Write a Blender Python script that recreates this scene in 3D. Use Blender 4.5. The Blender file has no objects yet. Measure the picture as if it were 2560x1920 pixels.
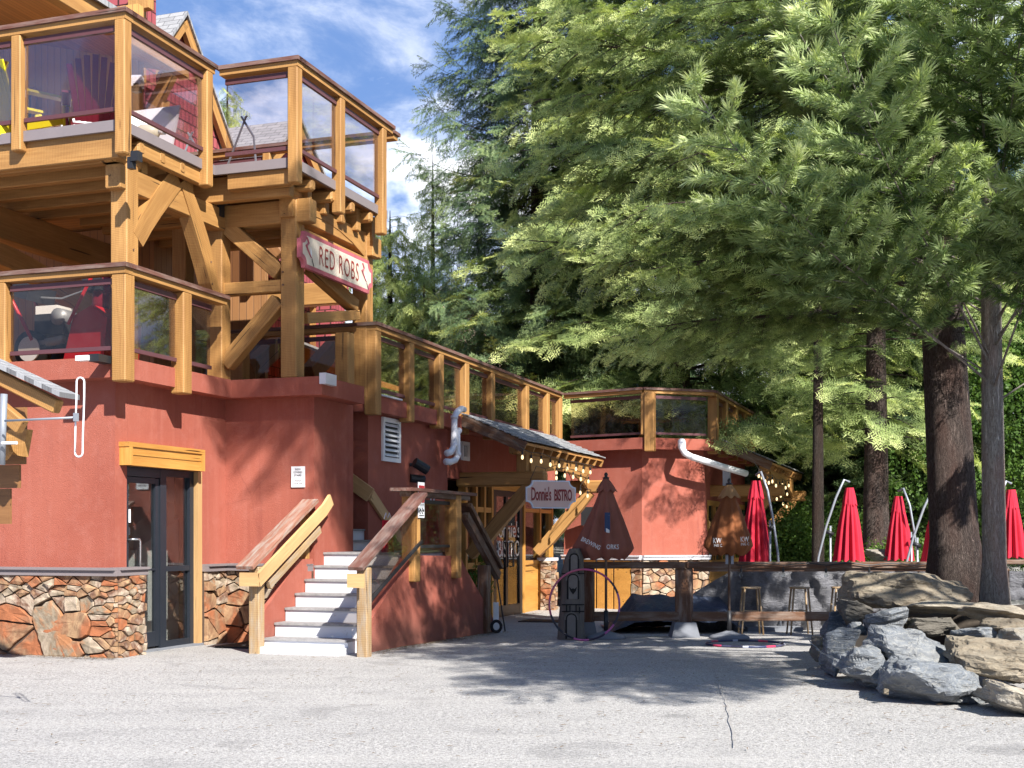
import bpy, bmesh, math, random
import numpy as np
from mathutils import Vector, Matrix, Quaternion, noise as mnoise
# ---------------------------------------------------------------- camera, sky, sun, exposure
FPX, HY, CAMZ = 3200.0, 1338.0, 1.5
sc = bpy.context.scene
cam_d = bpy.data.cameras.new("camera"); cam = bpy.data.objects.new("camera", cam_d)
sc.collection.objects.link(cam); sc.camera = cam
cam.location = (0, 0, CAMZ); cam.rotation_euler = (math.radians(90), 0, 0)
cam_d.sensor_width = 36; cam_d.lens = 45.0; cam_d.shift_y = (HY-960)/2560; cam_d.clip_start = .05; cam_d.clip_end = 3000
SUN = Vector((-.717, 1.302, -1.22)).normalized()
SUN_EL = math.asin(-SUN.z); SUN_AZ = math.atan2(-SUN.x, -SUN.y)
sun_d = bpy.data.lights.new("sun", 'SUN'); sun_d.energy = 5.0; sun_d.angle = math.radians(.53); sun_d.color = (1, .96, .905)
sun = bpy.data.objects.new("sun", sun_d); sc.collection.objects.link(sun)
sun.rotation_euler = SUN.to_track_quat('-Z', 'Y').to_euler(); sun.location = (10, -18, 20)
sc.view_settings.view_transform = 'Standard'; sc.view_settings.look = 'None'
sc.view_settings.exposure = 1.14; sc.view_settings.gamma = 1
world = bpy.data.worlds.new("World"); sc.world = world; world.use_nodes = True
sc.cycles.max_bounces = 6; sc.cycles.transparent_max_bounces = 16; sc.cycles.caustics_reflective = False; sc.cycles.caustics_refractive = False

class NT:
    def __init__(s, tree): s.t = tree; tree.nodes.clear()
    def n(s, typ, ins=None, **kw):
        nd = s.t.nodes.new(typ)
        for k, v in kw.items(): setattr(nd, k, v)
        for k, v in (ins or {}).items():
            sk = nd.inputs[k]
            if isinstance(v, bpy.types.NodeSocket): s.t.links.new(v, sk)
            else: sk.default_value = v
        return nd
    def math(s, op, a, b=0.0, c=None):
        nd = s.n('ShaderNodeMath', operation=op)
        for i, v in enumerate([a, b] + ([c] if c is not None else [])):
            if isinstance(v, bpy.types.NodeSocket): s.t.links.new(v, nd.inputs[i])
            else: nd.inputs[i].default_value = v
        return nd.outputs[0]
    def mix(s, f, a, b, mode='MIX'):
        nd = s.n('ShaderNodeMix', data_type='RGBA', blend_type=mode)
        for k, v in ((0, f), (6, a), (7, b)):
            if isinstance(v, bpy.types.NodeSocket): s.t.links.new(v, nd.inputs[k])
            else: nd.inputs[k].default_value = v if k == 0 else (tuple(v)+(1,))[:4]
        return nd.outputs[2]
    def ramp(s, f, stops, interp='LINEAR'):
        nd = s.n('ShaderNodeValToRGB', {0: f}); cr = nd.color_ramp; cr.interpolation = interp
        while len(cr.elements) < len(stops): cr.elements.new(.5)
        for e, (p, c) in zip(cr.elements, stops):
            e.position = p; e.color = (c, c, c, 1) if isinstance(c, (int, float)) else (tuple(c)+(1,))[:4]
        return nd.outputs[0]
    def noise(s, vec, scale, detail=4, rough=.55, dist=0):
        return s.n('ShaderNodeTexNoise', {'Vector': vec, 'Scale': scale, 'Detail': detail, 'Roughness': rough, 'Distortion': dist}).outputs[0]
    def mapv(s, vec, sc=(1, 1, 1), loc=(0, 0, 0), rot=(0, 0, 0)):
        return s.n('ShaderNodeMapping', {'Vector': vec, 'Scale': sc, 'Location': loc, 'Rotation': rot}).outputs[0]

w = NT(world.node_tree)
tc = w.n('ShaderNodeTexCoord').outputs['Generated']
sky = w.n('ShaderNodeTexSky', sky_type='NISHITA', sun_disc=False, sun_elevation=SUN_EL, sun_rotation=SUN_AZ)
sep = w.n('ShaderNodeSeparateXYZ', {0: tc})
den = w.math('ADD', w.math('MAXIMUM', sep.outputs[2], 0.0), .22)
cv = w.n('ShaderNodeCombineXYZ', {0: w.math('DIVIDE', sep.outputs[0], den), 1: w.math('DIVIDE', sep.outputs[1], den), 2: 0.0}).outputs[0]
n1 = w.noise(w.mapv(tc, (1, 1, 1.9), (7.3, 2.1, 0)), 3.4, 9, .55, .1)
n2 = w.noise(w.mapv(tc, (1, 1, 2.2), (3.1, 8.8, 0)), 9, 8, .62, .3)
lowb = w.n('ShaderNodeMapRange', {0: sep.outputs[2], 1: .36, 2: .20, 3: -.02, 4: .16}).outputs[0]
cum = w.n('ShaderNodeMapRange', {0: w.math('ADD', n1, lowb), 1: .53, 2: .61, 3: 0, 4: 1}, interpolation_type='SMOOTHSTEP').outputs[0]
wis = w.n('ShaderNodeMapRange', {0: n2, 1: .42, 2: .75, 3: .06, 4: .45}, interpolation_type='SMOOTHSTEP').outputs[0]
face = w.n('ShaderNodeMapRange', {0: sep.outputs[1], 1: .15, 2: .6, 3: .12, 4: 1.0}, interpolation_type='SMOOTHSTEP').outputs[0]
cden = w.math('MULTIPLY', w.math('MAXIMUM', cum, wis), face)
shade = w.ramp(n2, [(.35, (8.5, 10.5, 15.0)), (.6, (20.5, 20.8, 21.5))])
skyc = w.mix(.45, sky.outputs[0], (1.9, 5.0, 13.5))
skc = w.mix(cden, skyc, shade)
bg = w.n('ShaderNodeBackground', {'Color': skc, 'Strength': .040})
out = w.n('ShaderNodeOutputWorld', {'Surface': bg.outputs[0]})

# ---------------------------------------------------------------- frames: world xyz and the building's own a,b axes
TH = math.atan2(1095, 3200); CS, SN = math.cos(TH), math.sin(TH)
def AB(a, b, z=0.0): return Vector((a*CS + b*SN, -a*SN + b*CS, z))
def ray(px):
    x = (px-1280)/FPX
    return x*CS - SN, x*SN + CS
def PA(a0, px, py=HY):
    da, db = ray(px); t = a0/da
    return (a0, t*db, CAMZ-(py-HY)*t/FPX)
def PB(b0, px, py=HY):
    da, db = ray(px); t = b0/db
    return (t*da, b0, CAMZ-(py-HY)*t/FPX)
def PY(px, py, Y): return Vector(((px-1280)/FPX*Y, Y, CAMZ-(py-HY)*Y/FPX))
def ABv(p): return AB(*p)
def gz(Y, X=0.0):
    z = 0.0
    if Y > 17: z -= .17*min(1, (Y-17)/9)
    if Y > 32: z += 2.2*min(1, (Y-32)/45)
    return z

# ---------------------------------------------------------------- object helpers
ORG = {}
def thing(name, label, cat, loc=(0, 0, 0), group=None):
    o = bpy.data.objects.new(name, None); sc.collection.objects.link(o)
    o.location = loc; o.empty_display_size = .2; ORG[o.name] = Vector(loc)
    tag(o, label, cat, group); return o
def tag(o, label=None, cat=None, group=None, kind=None):
    if label: o['label'] = label
    if cat: o['category'] = cat
    if group: o['group'] = group
    if kind: o['kind'] = kind
    return o
def link(name, me, mat, parent=None, org=None, smooth=False):
    o = bpy.data.objects.new(name, me); sc.collection.objects.link(o)
    if parent is not None:
        o.parent = parent; g = ORG[parent.name]; ORG[o.name] = g
    else:
        g = Vector(org) if org is not None else Vector((0, 0, 0)); ORG[o.name] = g; o.location = g
    if g.length > 0: me.transform(Matrix.Translation(-g))
    if mat is not None:
        for m in (mat if isinstance(mat, (list, tuple)) else [mat]): me.materials.append(m)
    if smooth:
        me.polygons.foreach_set('use_smooth', [True]*len(me.polygons))
    return o
rg = random.Random(5)
class MB:
    def __init__(s): s.v = []; s.f = []; s.g = []; s.mi = []; s.c = []; s.cc = None
    def add(s, vs, fs, gs=None, mi=0):
        b = len(s.v); s.v += [tuple(v) for v in vs]; s.g += [tuple(g) for g in (gs or vs)]
        s.f += [tuple(i+b for i in f) for f in fs]; s.mi += [mi]*len(fs)
        s.c += [s.cc if s.cc is not None else .5]*len(vs)
        return s
    def box(s, a0, a1, b0, b1, z0, z1, ax=None, mi=0):
        """box in the building frame; the wood grain runs along the longest axis"""
        P = [(a, b, z) for z in (z0, z1) for b in (b0, b1) for a in (a0, a1)]
        fs = [(0, 2, 3, 1), (4, 5, 7, 6), (0, 1, 5, 4), (2, 6, 7, 3), (0, 4, 6, 2), (1, 3, 7, 5)]
        d = [a1-a0, b1-b0, z1-z0]; k = ax if ax is not None else max(range(3), key=lambda i: d[i])
        o = [i for i in range(3) if i != k]; r = [rg.uniform(0, 40) for _ in range(3)]
        gs = [(p[k]+r[0], p[o[0]]+r[1], p[o[1]]+r[2]) for p in P]
        return s.add([AB(*p) for p in P], fs, gs, mi)
    def wbox(s, c, ax, ay, az, mi=0):
        c = Vector(c); ax, ay, az = Vector(ax), Vector(ay), Vector(az)
        P = [c + i*ax + j*ay + k*az for k in (-1, 1) for j in (-1, 1) for i in (-1, 1)]
        fs = [(0, 2, 3, 1), (4, 5, 7, 6), (0, 1, 5, 4), (2, 6, 7, 3), (0, 4, 6, 2), (1, 3, 7, 5)]
        r = rg.uniform(0, 40); q = [(i*ax.length+r, j*ay.length+r, k*az.length) for k in (-1, 1) for j in (-1, 1) for i in (-1, 1)]
        return s.add(P, fs, q, mi)
    def beam(s, p0, p1, w, h, ch=.012, side=None, mi=0):
        """timber from p0 to p1 (world), w across, h deep, edges chamfered"""
        p0, p1 = Vector(p0), Vector(p1); d = p1-p0; L = d.length; d.normalize()
        if side is not None: sd = Vector(side).normalized(); up = sd.cross(d).normalized(); sd = d.cross(up).normalized()
        elif abs(d.z) > .95: sd = AB(1, 0); up = AB(0, 1); up = (up - up.dot(d)*d).normalized(); sd = (sd-sd.dot(d)*d).normalized()
        else: sd = d.cross(Vector((0, 0, 1))).normalized(); up = sd.cross(d).normalized()
        hw, hh = w/2, h/2; c = min(ch, hw*.45, hh*.45)
        prof = [(-hw+c, -hh), (hw-c, -hh), (hw, -hh+c), (hw, hh-c), (hw-c, hh), (-hw+c, hh), (-hw, hh-c), (-hw, -hh+c)]
        r = [rg.uniform(0, 40) for _ in range(3)]; vs = []; gs = []
        for t, base, k in ((0, p0, 1-c/hw*.6), (c, p0+d*c, 1), (L-c, p1-d*c, 1), (L, p1, 1-c/hw*.6)):
            for x, y in prof: vs.append(base + sd*x*k + up*y*k); gs.append((t+r[0], x+r[1], y+r[2]))
        fs = [tuple(range(7, -1, -1)), tuple(24+i for i in range(8))]
        for q in range(3):
            for i in range(8): j = (i+1) % 8; fs.append((q*8+i, q*8+j, q*8+8+j, q*8+8+i))
        return s.add(vs, fs, gs, mi)
    def curve_beam(s, pts, nrm, w, h, mi=0):
        """timber sawn to a curve: pts centre line, nrm the axis across (width w), h deep in plane"""
        pts = [Vector(p) for p in pts]; nrm = Vector(nrm).normalized(); vs = []; gs = []; l = rg.uniform(0, 30); r = rg.uniform(0, 30)
        hs = h if isinstance(h, (list, tuple)) else [h]*len(pts)
        for i, p in enumerate(pts):
            d = (pts[min(i+1, len(pts)-1)]-pts[max(i-1, 0)]).normalized(); u = nrm.cross(d).normalized()
            if i: l += (p-pts[i-1]).length
            for x, y in ((-1, -1), (1, -1), (1, 1), (-1, 1)): vs.append(p + nrm*x*w/2 + u*y*hs[i]/2); gs.append((l, x*w/2+r, y*hs[i]/2))
        n = len(pts); fs = [(3, 2, 1, 0), tuple((n-1)*4+k for k in range(4))]
        for i in range(n-1):
            for k in range(4): fs.append((i*4+k, i*4+(k+1) % 4, i*4+4+(k+1) % 4, i*4+4+k))
        return s.add(vs, fs, gs, mi)
    def prism(s, pts, vec, mi=0):
        pts = [Vector(p) for p in pts]; vec = Vector(vec); n = len(pts)
        fs = [tuple(range(n)), tuple(range(2*n-1, n-1, -1))] + [(i, n+i, n+(i+1) % n, (i+1) % n) for i in range(n)]
        return s.add(pts + [p+vec for p in pts], fs, None, mi)
    def tube(s, pts, r, n=8, caps=True, mi=0):
        pts = [Vector(p) for p in pts]; rs = r if isinstance(r, (list, tuple)) else [r]*len(pts); vs = []; gs = []
        up = None; l = rg.uniform(0, 9)
        for i, p in enumerate(pts):
            d = (pts[min(i+1, len(pts)-1)]-pts[max(i-1, 0)]).normalized()
            if up is None: up = d.orthogonal().normalized()
            up = (up - up.dot(d)*d).normalized(); sd = d.cross(up)
            if i: l += (p-pts[i-1]).length
            for k in range(n):
                a = 2*math.pi*k/n; vs.append(p + (up*math.cos(a)+sd*math.sin(a))*rs[i]); gs.append((l, math.cos(a)*rs[i], math.sin(a)*rs[i]))
        fs = []
        for i in range(len(pts)-1):
            for k in range(n): fs.append((i*n+k, i*n+(k+1) % n, i*n+n+(k+1) % n, i*n+n+k))
        if caps: fs += [tuple(range(n-1, -1, -1)), tuple((len(pts)-1)*n+k for k in range(n))]
        return s.add(vs, fs, gs, mi)
    def lathe(s, c, prof, n=16, fold=None, mi=0):
        c = Vector(c); vs = []
        for i, (r, z) in enumerate(prof):
            for k in range(n):
                a = 2*math.pi*k/n; rr = r*(fold(a, i) if fold else 1); vs.append(c + Vector((rr*math.cos(a), rr*math.sin(a), z)))
        fs = []
        for i in range(len(prof)-1):
            for k in range(n): fs.append((i*n+k, i*n+(k+1) % n, i*n+n+(k+1) % n, i*n+n+k))
        fs += [tuple(range(n-1, -1, -1)), tuple((len(prof)-1)*n+k for k in range(n))]
        return s.add(vs, fs, None, mi)
    def build(s, name, mat, parent=None, smooth=False, org=None):
        me = bpy.data.meshes.new(name); me.from_pydata(s.v, [], s.f)
        at = me.attributes.new('gr', 'FLOAT_VECTOR', 'POINT'); at.data.foreach_set('vector', [x for g in s.g for x in g])
        ac = me.attributes.new('rnd', 'FLOAT', 'POINT'); ac.data.foreach_set('value', s.c)
        me.polygons.foreach_set('material_index', s.mi)
        bm = bmesh.new(); bm.from_mesh(me); bmesh.ops.recalc_face_normals(bm, faces=bm.faces); bm.to_mesh(me); bm.free()
        if parent is None and org is None:
            xs = np.array(s.v); org = ((xs[:, 0].min()+xs[:, 0].max())/2, (xs[:, 1].min()+xs[:, 1].max())/2, xs[:, 2].min())
        return link(name, me, mat, parent, org, smooth)
def copy_tree(o, parent=None):
    c = o.copy(); sc.collection.objects.link(c); c.parent = parent
    for ch in list(o.children): copy_tree(ch, c)
    return c
def text_mesh(txt, w, h, org, xd, ud, mat, parent, name='lettering', ext=.004, bold=0.0, sp=1.0, top=False):
    cu = bpy.data.curves.new('t', 'FONT'); cu.body = txt; cu.align_x = 'CENTER'; cu.offset = bold; cu.resolution_u = 3; cu.space_character = sp
    to = bpy.data.objects.new('t', cu); sc.collection.objects.link(to); bpy.context.view_layer.update()
    me = bpy.data.meshes.new_from_object(to.evaluated_get(bpy.context.evaluated_depsgraph_get()))
    bpy.data.objects.remove(to); bpy.data.curves.remove(cu)
    co = np.array([v.co[:] for v in me.vertices]); mn, mx = co.min(0), co.max(0)
    xd, ud, org = Vector(xd).normalized(), Vector(ud).normalized(), Vector(org); nd = xd.cross(ud).normalized()
    for v in me.vertices:
        u = ((v.co.x-mn[0])/(mx[0]-mn[0])-.5)*w; t = ((v.co.y-mn[1])/(mx[1]-mn[1])-.5)*h
        v.co = org + xd*u + ud*t + nd*ext
    return link(name, me, mat, parent)

# ---------------------------------------------------------------- materials
def M(name):
    m = bpy.data.materials.new(name); m.use_nodes = True; return m, NT(m.node_tree)
def fin(nt, col, rough=.7, bump=None, bs=.3, bd=.01, met=0.0, spec=.4, **kw):
    ins = {'Base Color': col if isinstance(col, bpy.types.NodeSocket) else (tuple(col)+(1,))[:4], 'Roughness': rough, 'Metallic': met, 'Specular IOR Level': spec}
    ins.update(kw)
    if bump is not None: ins['Normal'] = nt.n('ShaderNodeBump', {'Height': bump, 'Strength': bs, 'Distance': bd}).outputs[0]
    p = nt.n('ShaderNodeBsdfPrincipled', ins); nt.n('ShaderNodeOutputMaterial', {'Surface': p.outputs[0]}); return p
def obj_c(nt): return nt.n('ShaderNodeTexCoord').outputs['Object']
def attr(nt, a='gr'): return nt.n('ShaderNodeAttribute', attribute_name=a)
def simple(name, col, rough=.6, met=0.0, var=.12, spec=.4, scale=9):
    m, t = M(name); n = t.noise(obj_c(t), scale, 5, .6)
    c = t.mix(n, tuple(x*(1-var) for x in col), tuple(min(1, x*(1+var)) for x in col)); fin(t, c, rough, n, .1, .01, met, spec); return m
def wood(name, lo, hi, knot=(.16, .07, .02), rough=.62, gray=0.0, saw=True):
    m, t = M(name); g = attr(t).outputs['Vector']
    gn = t.noise(t.mapv(g, (1.1, 16, 16)), 2.2, 6, .6, .35); big = t.noise(t.mapv(g, (.35, 2.5, 2.5)), 1.6, 3, .5)
    c = t.mix(t.ramp(gn, [(.3, 0.0), (.7, 1.0)]), lo, hi)
    c = t.mix(t.ramp(big, [(.3, 0.0), (.75, .8)]), c, tuple(x*.66 for x in lo))
    kn = t.n('ShaderNodeTexVoronoi', {'Vector': t.mapv(g, (1.0, 4.5, 4.5)), 'Scale': 1.1}, feature='F1').outputs['Distance']
    c = t.mix(t.ramp(kn, [(.0, .85), (.05, .5), (.09, 0.0)]), c, knot)
    crk = t.n('ShaderNodeTexNoise', {'Vector': t.mapv(g, (.55, 22, 22)), 'Scale': 1.0, 'Detail': 2.0}).outputs[0]
    crm = t.ramp(crk, [(.295, 1.0), (.32, 0.0)]); c = t.mix(crm, c, tuple(x*.22 for x in knot))
    if gray:
        gy = t.noise(t.mapv(g, (.8, 5, 5)), 3.0, 6, .65)
        c = t.mix(t.ramp(gy, [(.45, 0.0), (.68, gray)]), c, (.34, .31, .27))
    h = t.math('ADD', gn, t.math('MULTIPLY', crm, -1.5))
    if saw:
        sw = t.n('ShaderNodeTexWave', {'Vector': t.mapv(g, (1, .25, .25), rot=(0, .12, .15)), 'Scale': 14.0, 'Distortion': 3.0, 'Detail': 2.0}).outputs[0]
        h = t.math('ADD', h, t.math('MULTIPLY', sw, .35)); c = t.mix(t.math('MULTIPLY', sw, .16), c, tuple(min(1, x*1.3) for x in hi))
    oi = t.n('ShaderNodeObjectInfo').outputs['Random']; c = t.mix(t.ramp(oi, [(0, .0), (1, .38)]), c, t.mix(1.0, c, (.62, .55, .46), 'MULTIPLY')); c = t.mix(t.ramp(oi, [(0, .0), (.3, .0), (.35, .22), (.5, 0.0)]), c, t.mix(1.0, c, (1.2, 1.15, 1.05), 'MULTIPLY'))
    fin(t, c, rough, h, .45, .006); return m
MT = {}
MT['timber'] = wood('stained timber', (.33, .158, .045), (.54, .30, .10))
MT['timber_dark'] = wood('weathered brown timber', (.10, .045, .022), (.19, .09, .045), (.03, .015, .01), gray=.5)
MT['rail_cap'] = wood('weathered cap board', (.13, .055, .04), (.22, .105, .08), (.06, .025, .015), gray=.4, saw=False)
MT['rail_worn'] = wood('worn flaking handrail', (.27, .10, .06), (.42, .25, .18), (.1, .04, .02), gray=.95, saw=False)
MT['trim'] = wood('smooth tan trim board', (.56, .34, .15), (.70, .45, .21), saw=False)
MT['panel'] = wood('varnished wood panel', (.56, .26, .055), (.72, .38, .10), saw=False, rough=.45)
MT['oldpost'] = wood('greyed old post', (.30, .18, .08), (.52, .37, .20), gray=.8)
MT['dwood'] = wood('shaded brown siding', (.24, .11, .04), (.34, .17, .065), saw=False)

def stucco():
    m, t = M('red stucco'); o = obj_c(t); f = t.noise(t.mapv(o, (1, 1, 2.2)), 55, 5, .7); b = t.noise(o, .7, 4, .5)
    st = t.noise(t.mapv(o, (7, 7, .35)), 1.4, 5, .6)
    c = t.mix(t.ramp(b, [(.3, 0.0), (.7, 1.0)]), (.30, .083, .055), (.375, .116, .078))
    c = t.mix(t.ramp(st, [(.52, 0.0), (.75, .16)]), c, (.50, .21, .16)); c = t.mix(t.ramp(f, [(.35, .22), (.55, 0.0)]), c, (.24, .05, .034))
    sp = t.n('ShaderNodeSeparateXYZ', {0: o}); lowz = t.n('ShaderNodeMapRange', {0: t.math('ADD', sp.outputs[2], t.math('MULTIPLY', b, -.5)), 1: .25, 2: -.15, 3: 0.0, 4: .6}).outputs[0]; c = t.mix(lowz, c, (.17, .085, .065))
    s2 = t.noise(t.mapv(o, (2.6, 2.6, .16)), 2.2, 5, .7, .2); c = t.mix(t.ramp(s2, [(.55, 0.0), (.72, .4)]), c, (.20, .052, .04)); mot = t.noise(o, 5, 6, .7); c = t.mix(t.ramp(mot, [(.5, 0.0), (.7, .22)]), c, (.46, .19, .15))
    hc = t.n('ShaderNodeTexVoronoi', {'Vector': t.mapv(t.n('ShaderNodeMix', {0: .12, 4: o, 5: t.n('ShaderNodeTexNoise', {'Vector': o, 'Scale': 2.5, 'Detail': 4.0}).outputs[1]}, data_type='VECTOR').outputs[1], (1, 1, .7)), 'Scale': .9}, feature='DISTANCE_TO_EDGE').outputs[0]; c = t.mix(t.math('MULTIPLY', t.ramp(hc, [(0, 1.0), (.006, 0.0)]), t.ramp(b, [(.50, 0.0), (.65, .28)])), c, (.16, .045, .033))
    fin(t, c, .86, t.math('ADD', f, t.math('MULTIPLY', mot, .5)), .7, .014, spec=.25); return m
MT['stucco'] = stucco()
def shingle_wall():
    m, t = M('red shingle siding'); g = t.n('ShaderNodeTexCoord').outputs['Object']
    sp = t.n('ShaderNodeSeparateXYZ', {0: g}); u = t.math('ADD', sp.outputs[0], sp.outputs[1]); v = t.n('ShaderNodeCombineXYZ', {0: u, 1: sp.outputs[2], 2: 0.0}).outputs[0]
    br = t.n('ShaderNodeTexBrick', {'Vector': v, 'Color1': (.34, .075, .085, 1), 'Color2': (.25, .05, .06, 1), 'Mortar': (.05, .012, .012, 1), 'Scale': 1.0, 'Mortar Size': .012, 'Brick Width': .16, 'Row Height': .2, 'Mortar Smooth': .2})
    fin(t, br.outputs[0], .8, br.outputs['Fac'], .6, -.02); return m
MT['shingle_red'] = shingle_wall()
def roofing():
    m, t = M('grey asphalt shingles'); u = attr(t).outputs['Vector']
    br = t.n('ShaderNodeTexBrick', {'Vector': u, 'Color1': (.22, .225, .235, 1), 'Color2': (.34, .345, .35, 1), 'Mortar': (.05, .05, .055, 1), 'Scale': 1.0, 'Mortar Size': .008, 'Brick Width': .3, 'Row Height': .14, 'Mortar Smooth': .1, 'Bias': -.1})
    n = t.noise(u, 30, 5, .7); c = t.mix(.35, br.outputs[0], t.ramp(n, [(.3, (.14, .14, .15)), (.7, (.42, .42, .42))]))
    h = t.math('ADD', t.math('MULTIPLY', br.outputs['Fac'], -1.0), t.math('MULTIPLY', n, .4)); fin(t, c, .9, h, .8, .02); return m
MT['roof'] = roofing()
def boards(name, c1, c2, wd=.13, dark=(.06, .025, .01)):
    m, t = M(name); g = attr(t).outputs['Vector']; sp = t.n('ShaderNodeSeparateXYZ', {0: g})
    fr = t.math('FRACT', t.math('DIVIDE', sp.outputs[1], wd)); idx = t.math('FLOOR', t.math('DIVIDE', sp.outputs[1], wd))
    wn = t.n('ShaderNodeTexWhiteNoise', {'W': idx}, noise_dimensions='1D').outputs[0]
    gn = t.noise(t.n('ShaderNodeCombineXYZ', {0: sp.outputs[0], 1: t.math('MULTIPLY', sp.outputs[1], 18), 2: t.math('MULTIPLY', wn, 30)}).outputs[0], 2.0, 5, .6)
    c = t.mix(gn, c1, c2); c = t.mix(t.math('MULTIPLY', wn, .4), c, tuple(x*.6 for x in c1))
    ln = t.ramp(fr, [(0.0, 1.0), (.05, 0.0), (.95, 0.0), (1.0, 1.0)]); c = t.mix(ln, c, dark)
    fin(t, c, .6, t.math('ADD', t.math('MULTIPLY', ln, -2.0), gn), .5, .008); return m
MT['boards'] = boards('golden soffit boards', (.42, .19, .055), (.58, .30, .10))
MT['siding'] = boards('vertical wood siding', (.26, .12, .045), (.38, .19, .075), .14)
MT['siding_gold'] = boards('golden vertical siding', (.52, .26, .07), (.66, .37, .12), .12)
def asphalt():
    m, t = M('pale worn asphalt'); o = obj_c(t)
    f = t.noise(o, 24, 4, .8); f2 = t.noise(o, 60, 2, .8); b = t.noise(o, .35, 5, .55); p = t.noise(o, 1.6, 6, .68)
    c = t.mix(t.ramp(f, [(.40, 0.0), (.60, 1.0)]), (.20, .192, .182), (.44, .422, .398))
    c = t.mix(t.ramp(f2, [(.5, 0.0), (.66, .65)]), c, (.62, .61, .59)); c = t.mix(t.ramp(f2, [(.36, .55), (.44, 0.0)]), c, (.06, .06, .06))
    c = t.mix(t.ramp(b, [(.35, 0.0), (.7, .30)]), c, (.27, .262, .255)); c = t.mix(t.ramp(p, [(.5, 0.0), (.7, .4)]), c, (.19, .185, .18)); c = t.mix(t.ramp(t.noise(t.mapv(o, (.22, 1.4, 1)), 1.3, 5, .6), [(.5, 0.0), (.72, .35)]), c, (.46, .44, .41))
    sp_ = t.noise(o, .9, 3, .5, .6); c = t.mix(t.ramp(sp_, [(.64, 0.0), (.66, .3)]), c, (.17, .165, .16)); oil = t.n('ShaderNodeTexVoronoi', {'Vector': o, 'Scale': .55, 'Randomness': 1.0}).outputs['Distance']; c = t.mix(t.math('MULTIPLY', t.ramp(t.math('ADD', oil, t.math('MULTIPLY', p, .12)), [(.10, 1.0), (.17, 0.0)]), .45), c, (.12, .118, .115))
    fin(t, c, .92, t.math('ADD', f, f2), .7, .012, spec=.3); return m
MT['asphalt'] = asphalt()
def rndcol(name, cols, rough=.85, bumpscale=14, bs=.7, vein=None, interp='LINEAR', bd=.02, stretch=(1, 1, 1), mixn=.35):
    m, t = M(name); r = attr(t, 'rnd').outputs['Fac']; o = t.mapv(obj_c(t), stretch)
    n = t.noise(o, bumpscale, 7, .65, .3); n2 = t.noise(o, bumpscale*.3, 4, .6, .6)
    c = t.ramp(t.math('ADD', r, t.math('MULTIPLY', t.math('SUBTRACT', n2, .5), mixn)), [((i+.0)/(len(cols)-1), c) for i, c in enumerate(cols)], interp)
    c = t.mix(t.ramp(n, [(.3, .55), (.55, 0.0)]), c, t.mix(1.0, c, (.35, .33, .32), 'MULTIPLY')); c = t.mix(t.ramp(n, [(.58, 0.0), (.75, .45)]), c, t.mix(1.0, c, (1.6, 1.55, 1.5), 'MULTIPLY'))
    if vein: c = t.mix(t.ramp(t.noise(o, 4, 8, .7, 1.2), [(.49, 0.0), (.51, .55), (.53, 0.0)]), c, vein)
    fin(t, c, rough, n, bs, bd); return m
MT['veneer'] = rndcol('fieldstone veneer', [(.34, .12, .05), (.27, .14, .075), (.38, .24, .13), (.16, .08, .05), (.44, .35, .26), (.24, .19, .13), (.36, .16, .07)], bumpscale=8, mixn=1.6, interp='LINEAR')
MT['mortar'] = simple('brown mortar', (.085, .055, .04), .95)
MT['white'] = simple('white paint', (.78, .79, .8), .5, var=.05)
MT['pvc'] = simple('white pipe', (.74, .74, .76), .35, var=.06)
MT['black'] = simple('black metal', (.02, .02, .022), .45)
MT['dframe'] = simple('dark aluminium', (.028, .034, .045), .38, met=.3)
MT['flash'] = simple('grey brown flashing', (.20, .17, .172), .5, var=.1, scale=3)
MT['flash_pale'] = simple('pale metal flashing', (.58, .57, .60), .45, var=.12, scale=3)
MT['channel'] = simple('maroon channel', (.10, .04, .045), .4, var=.1)
MT['steel'] = simple('brushed steel', (.62, .62, .63), .25, met=.9, var=.05)
MT['galv'] = simple('galvanised tube', (.27, .29, .32), .45, met=.3, var=.08)
MT['interior'] = simple('interior plaster', (.78, .76, .72), .8, var=.05)
MT['concrete'] = simple('grey concrete', (.17, .18, .20), .9, var=.25)
MT['rubber'] = simple('black rubber', (.015, .015, .016), .8)
MT['redcloth'] = None
def glass(name, tint, gl=.55, dirt=.04):
    m, t = M(name); fr = t.n('ShaderNodeFresnel', {'IOR': 1.5}).outputs[0]
    f = t.math('MINIMUM', t.math('MULTIPLY', fr, .42), .7)
    tr = t.n('ShaderNodeBsdfTransparent', {'Color': (*tint, 1)}); g = t.n('ShaderNodeBsdfGlossy', {'Color': (.9, .92, .95, 1), 'Roughness': .02})
    n = t.noise(obj_c(t), 5, 6, .7); d = t.n('ShaderNodeBsdfDiffuse', {'Color': (.32, .31, .30, 1)})
    m1 = t.n('ShaderNodeMixShader', {0: t.math('MULTIPLY', t.ramp(n, [(.4, .15), (.75, 1.0)]), dirt), 1: tr.outputs[0], 2: d.outputs[0]})
    m2 = t.n('ShaderNodeMixShader', {0: f, 1: m1.outputs[0], 2: g.outputs[0]}); t.n('ShaderNodeOutputMaterial', {'Surface': m2.outputs[0]}); return m
MT['glass'] = glass('bronze tinted deck glass', (.87, .83, .83), dirt=.012)
MT['glass_low'] = glass('smoky brown deck glass', (.80, .755, .70), dirt=.03)
MT['glass_door'] = glass('door glass', (.86, .88, .87), dirt=.03)
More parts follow.
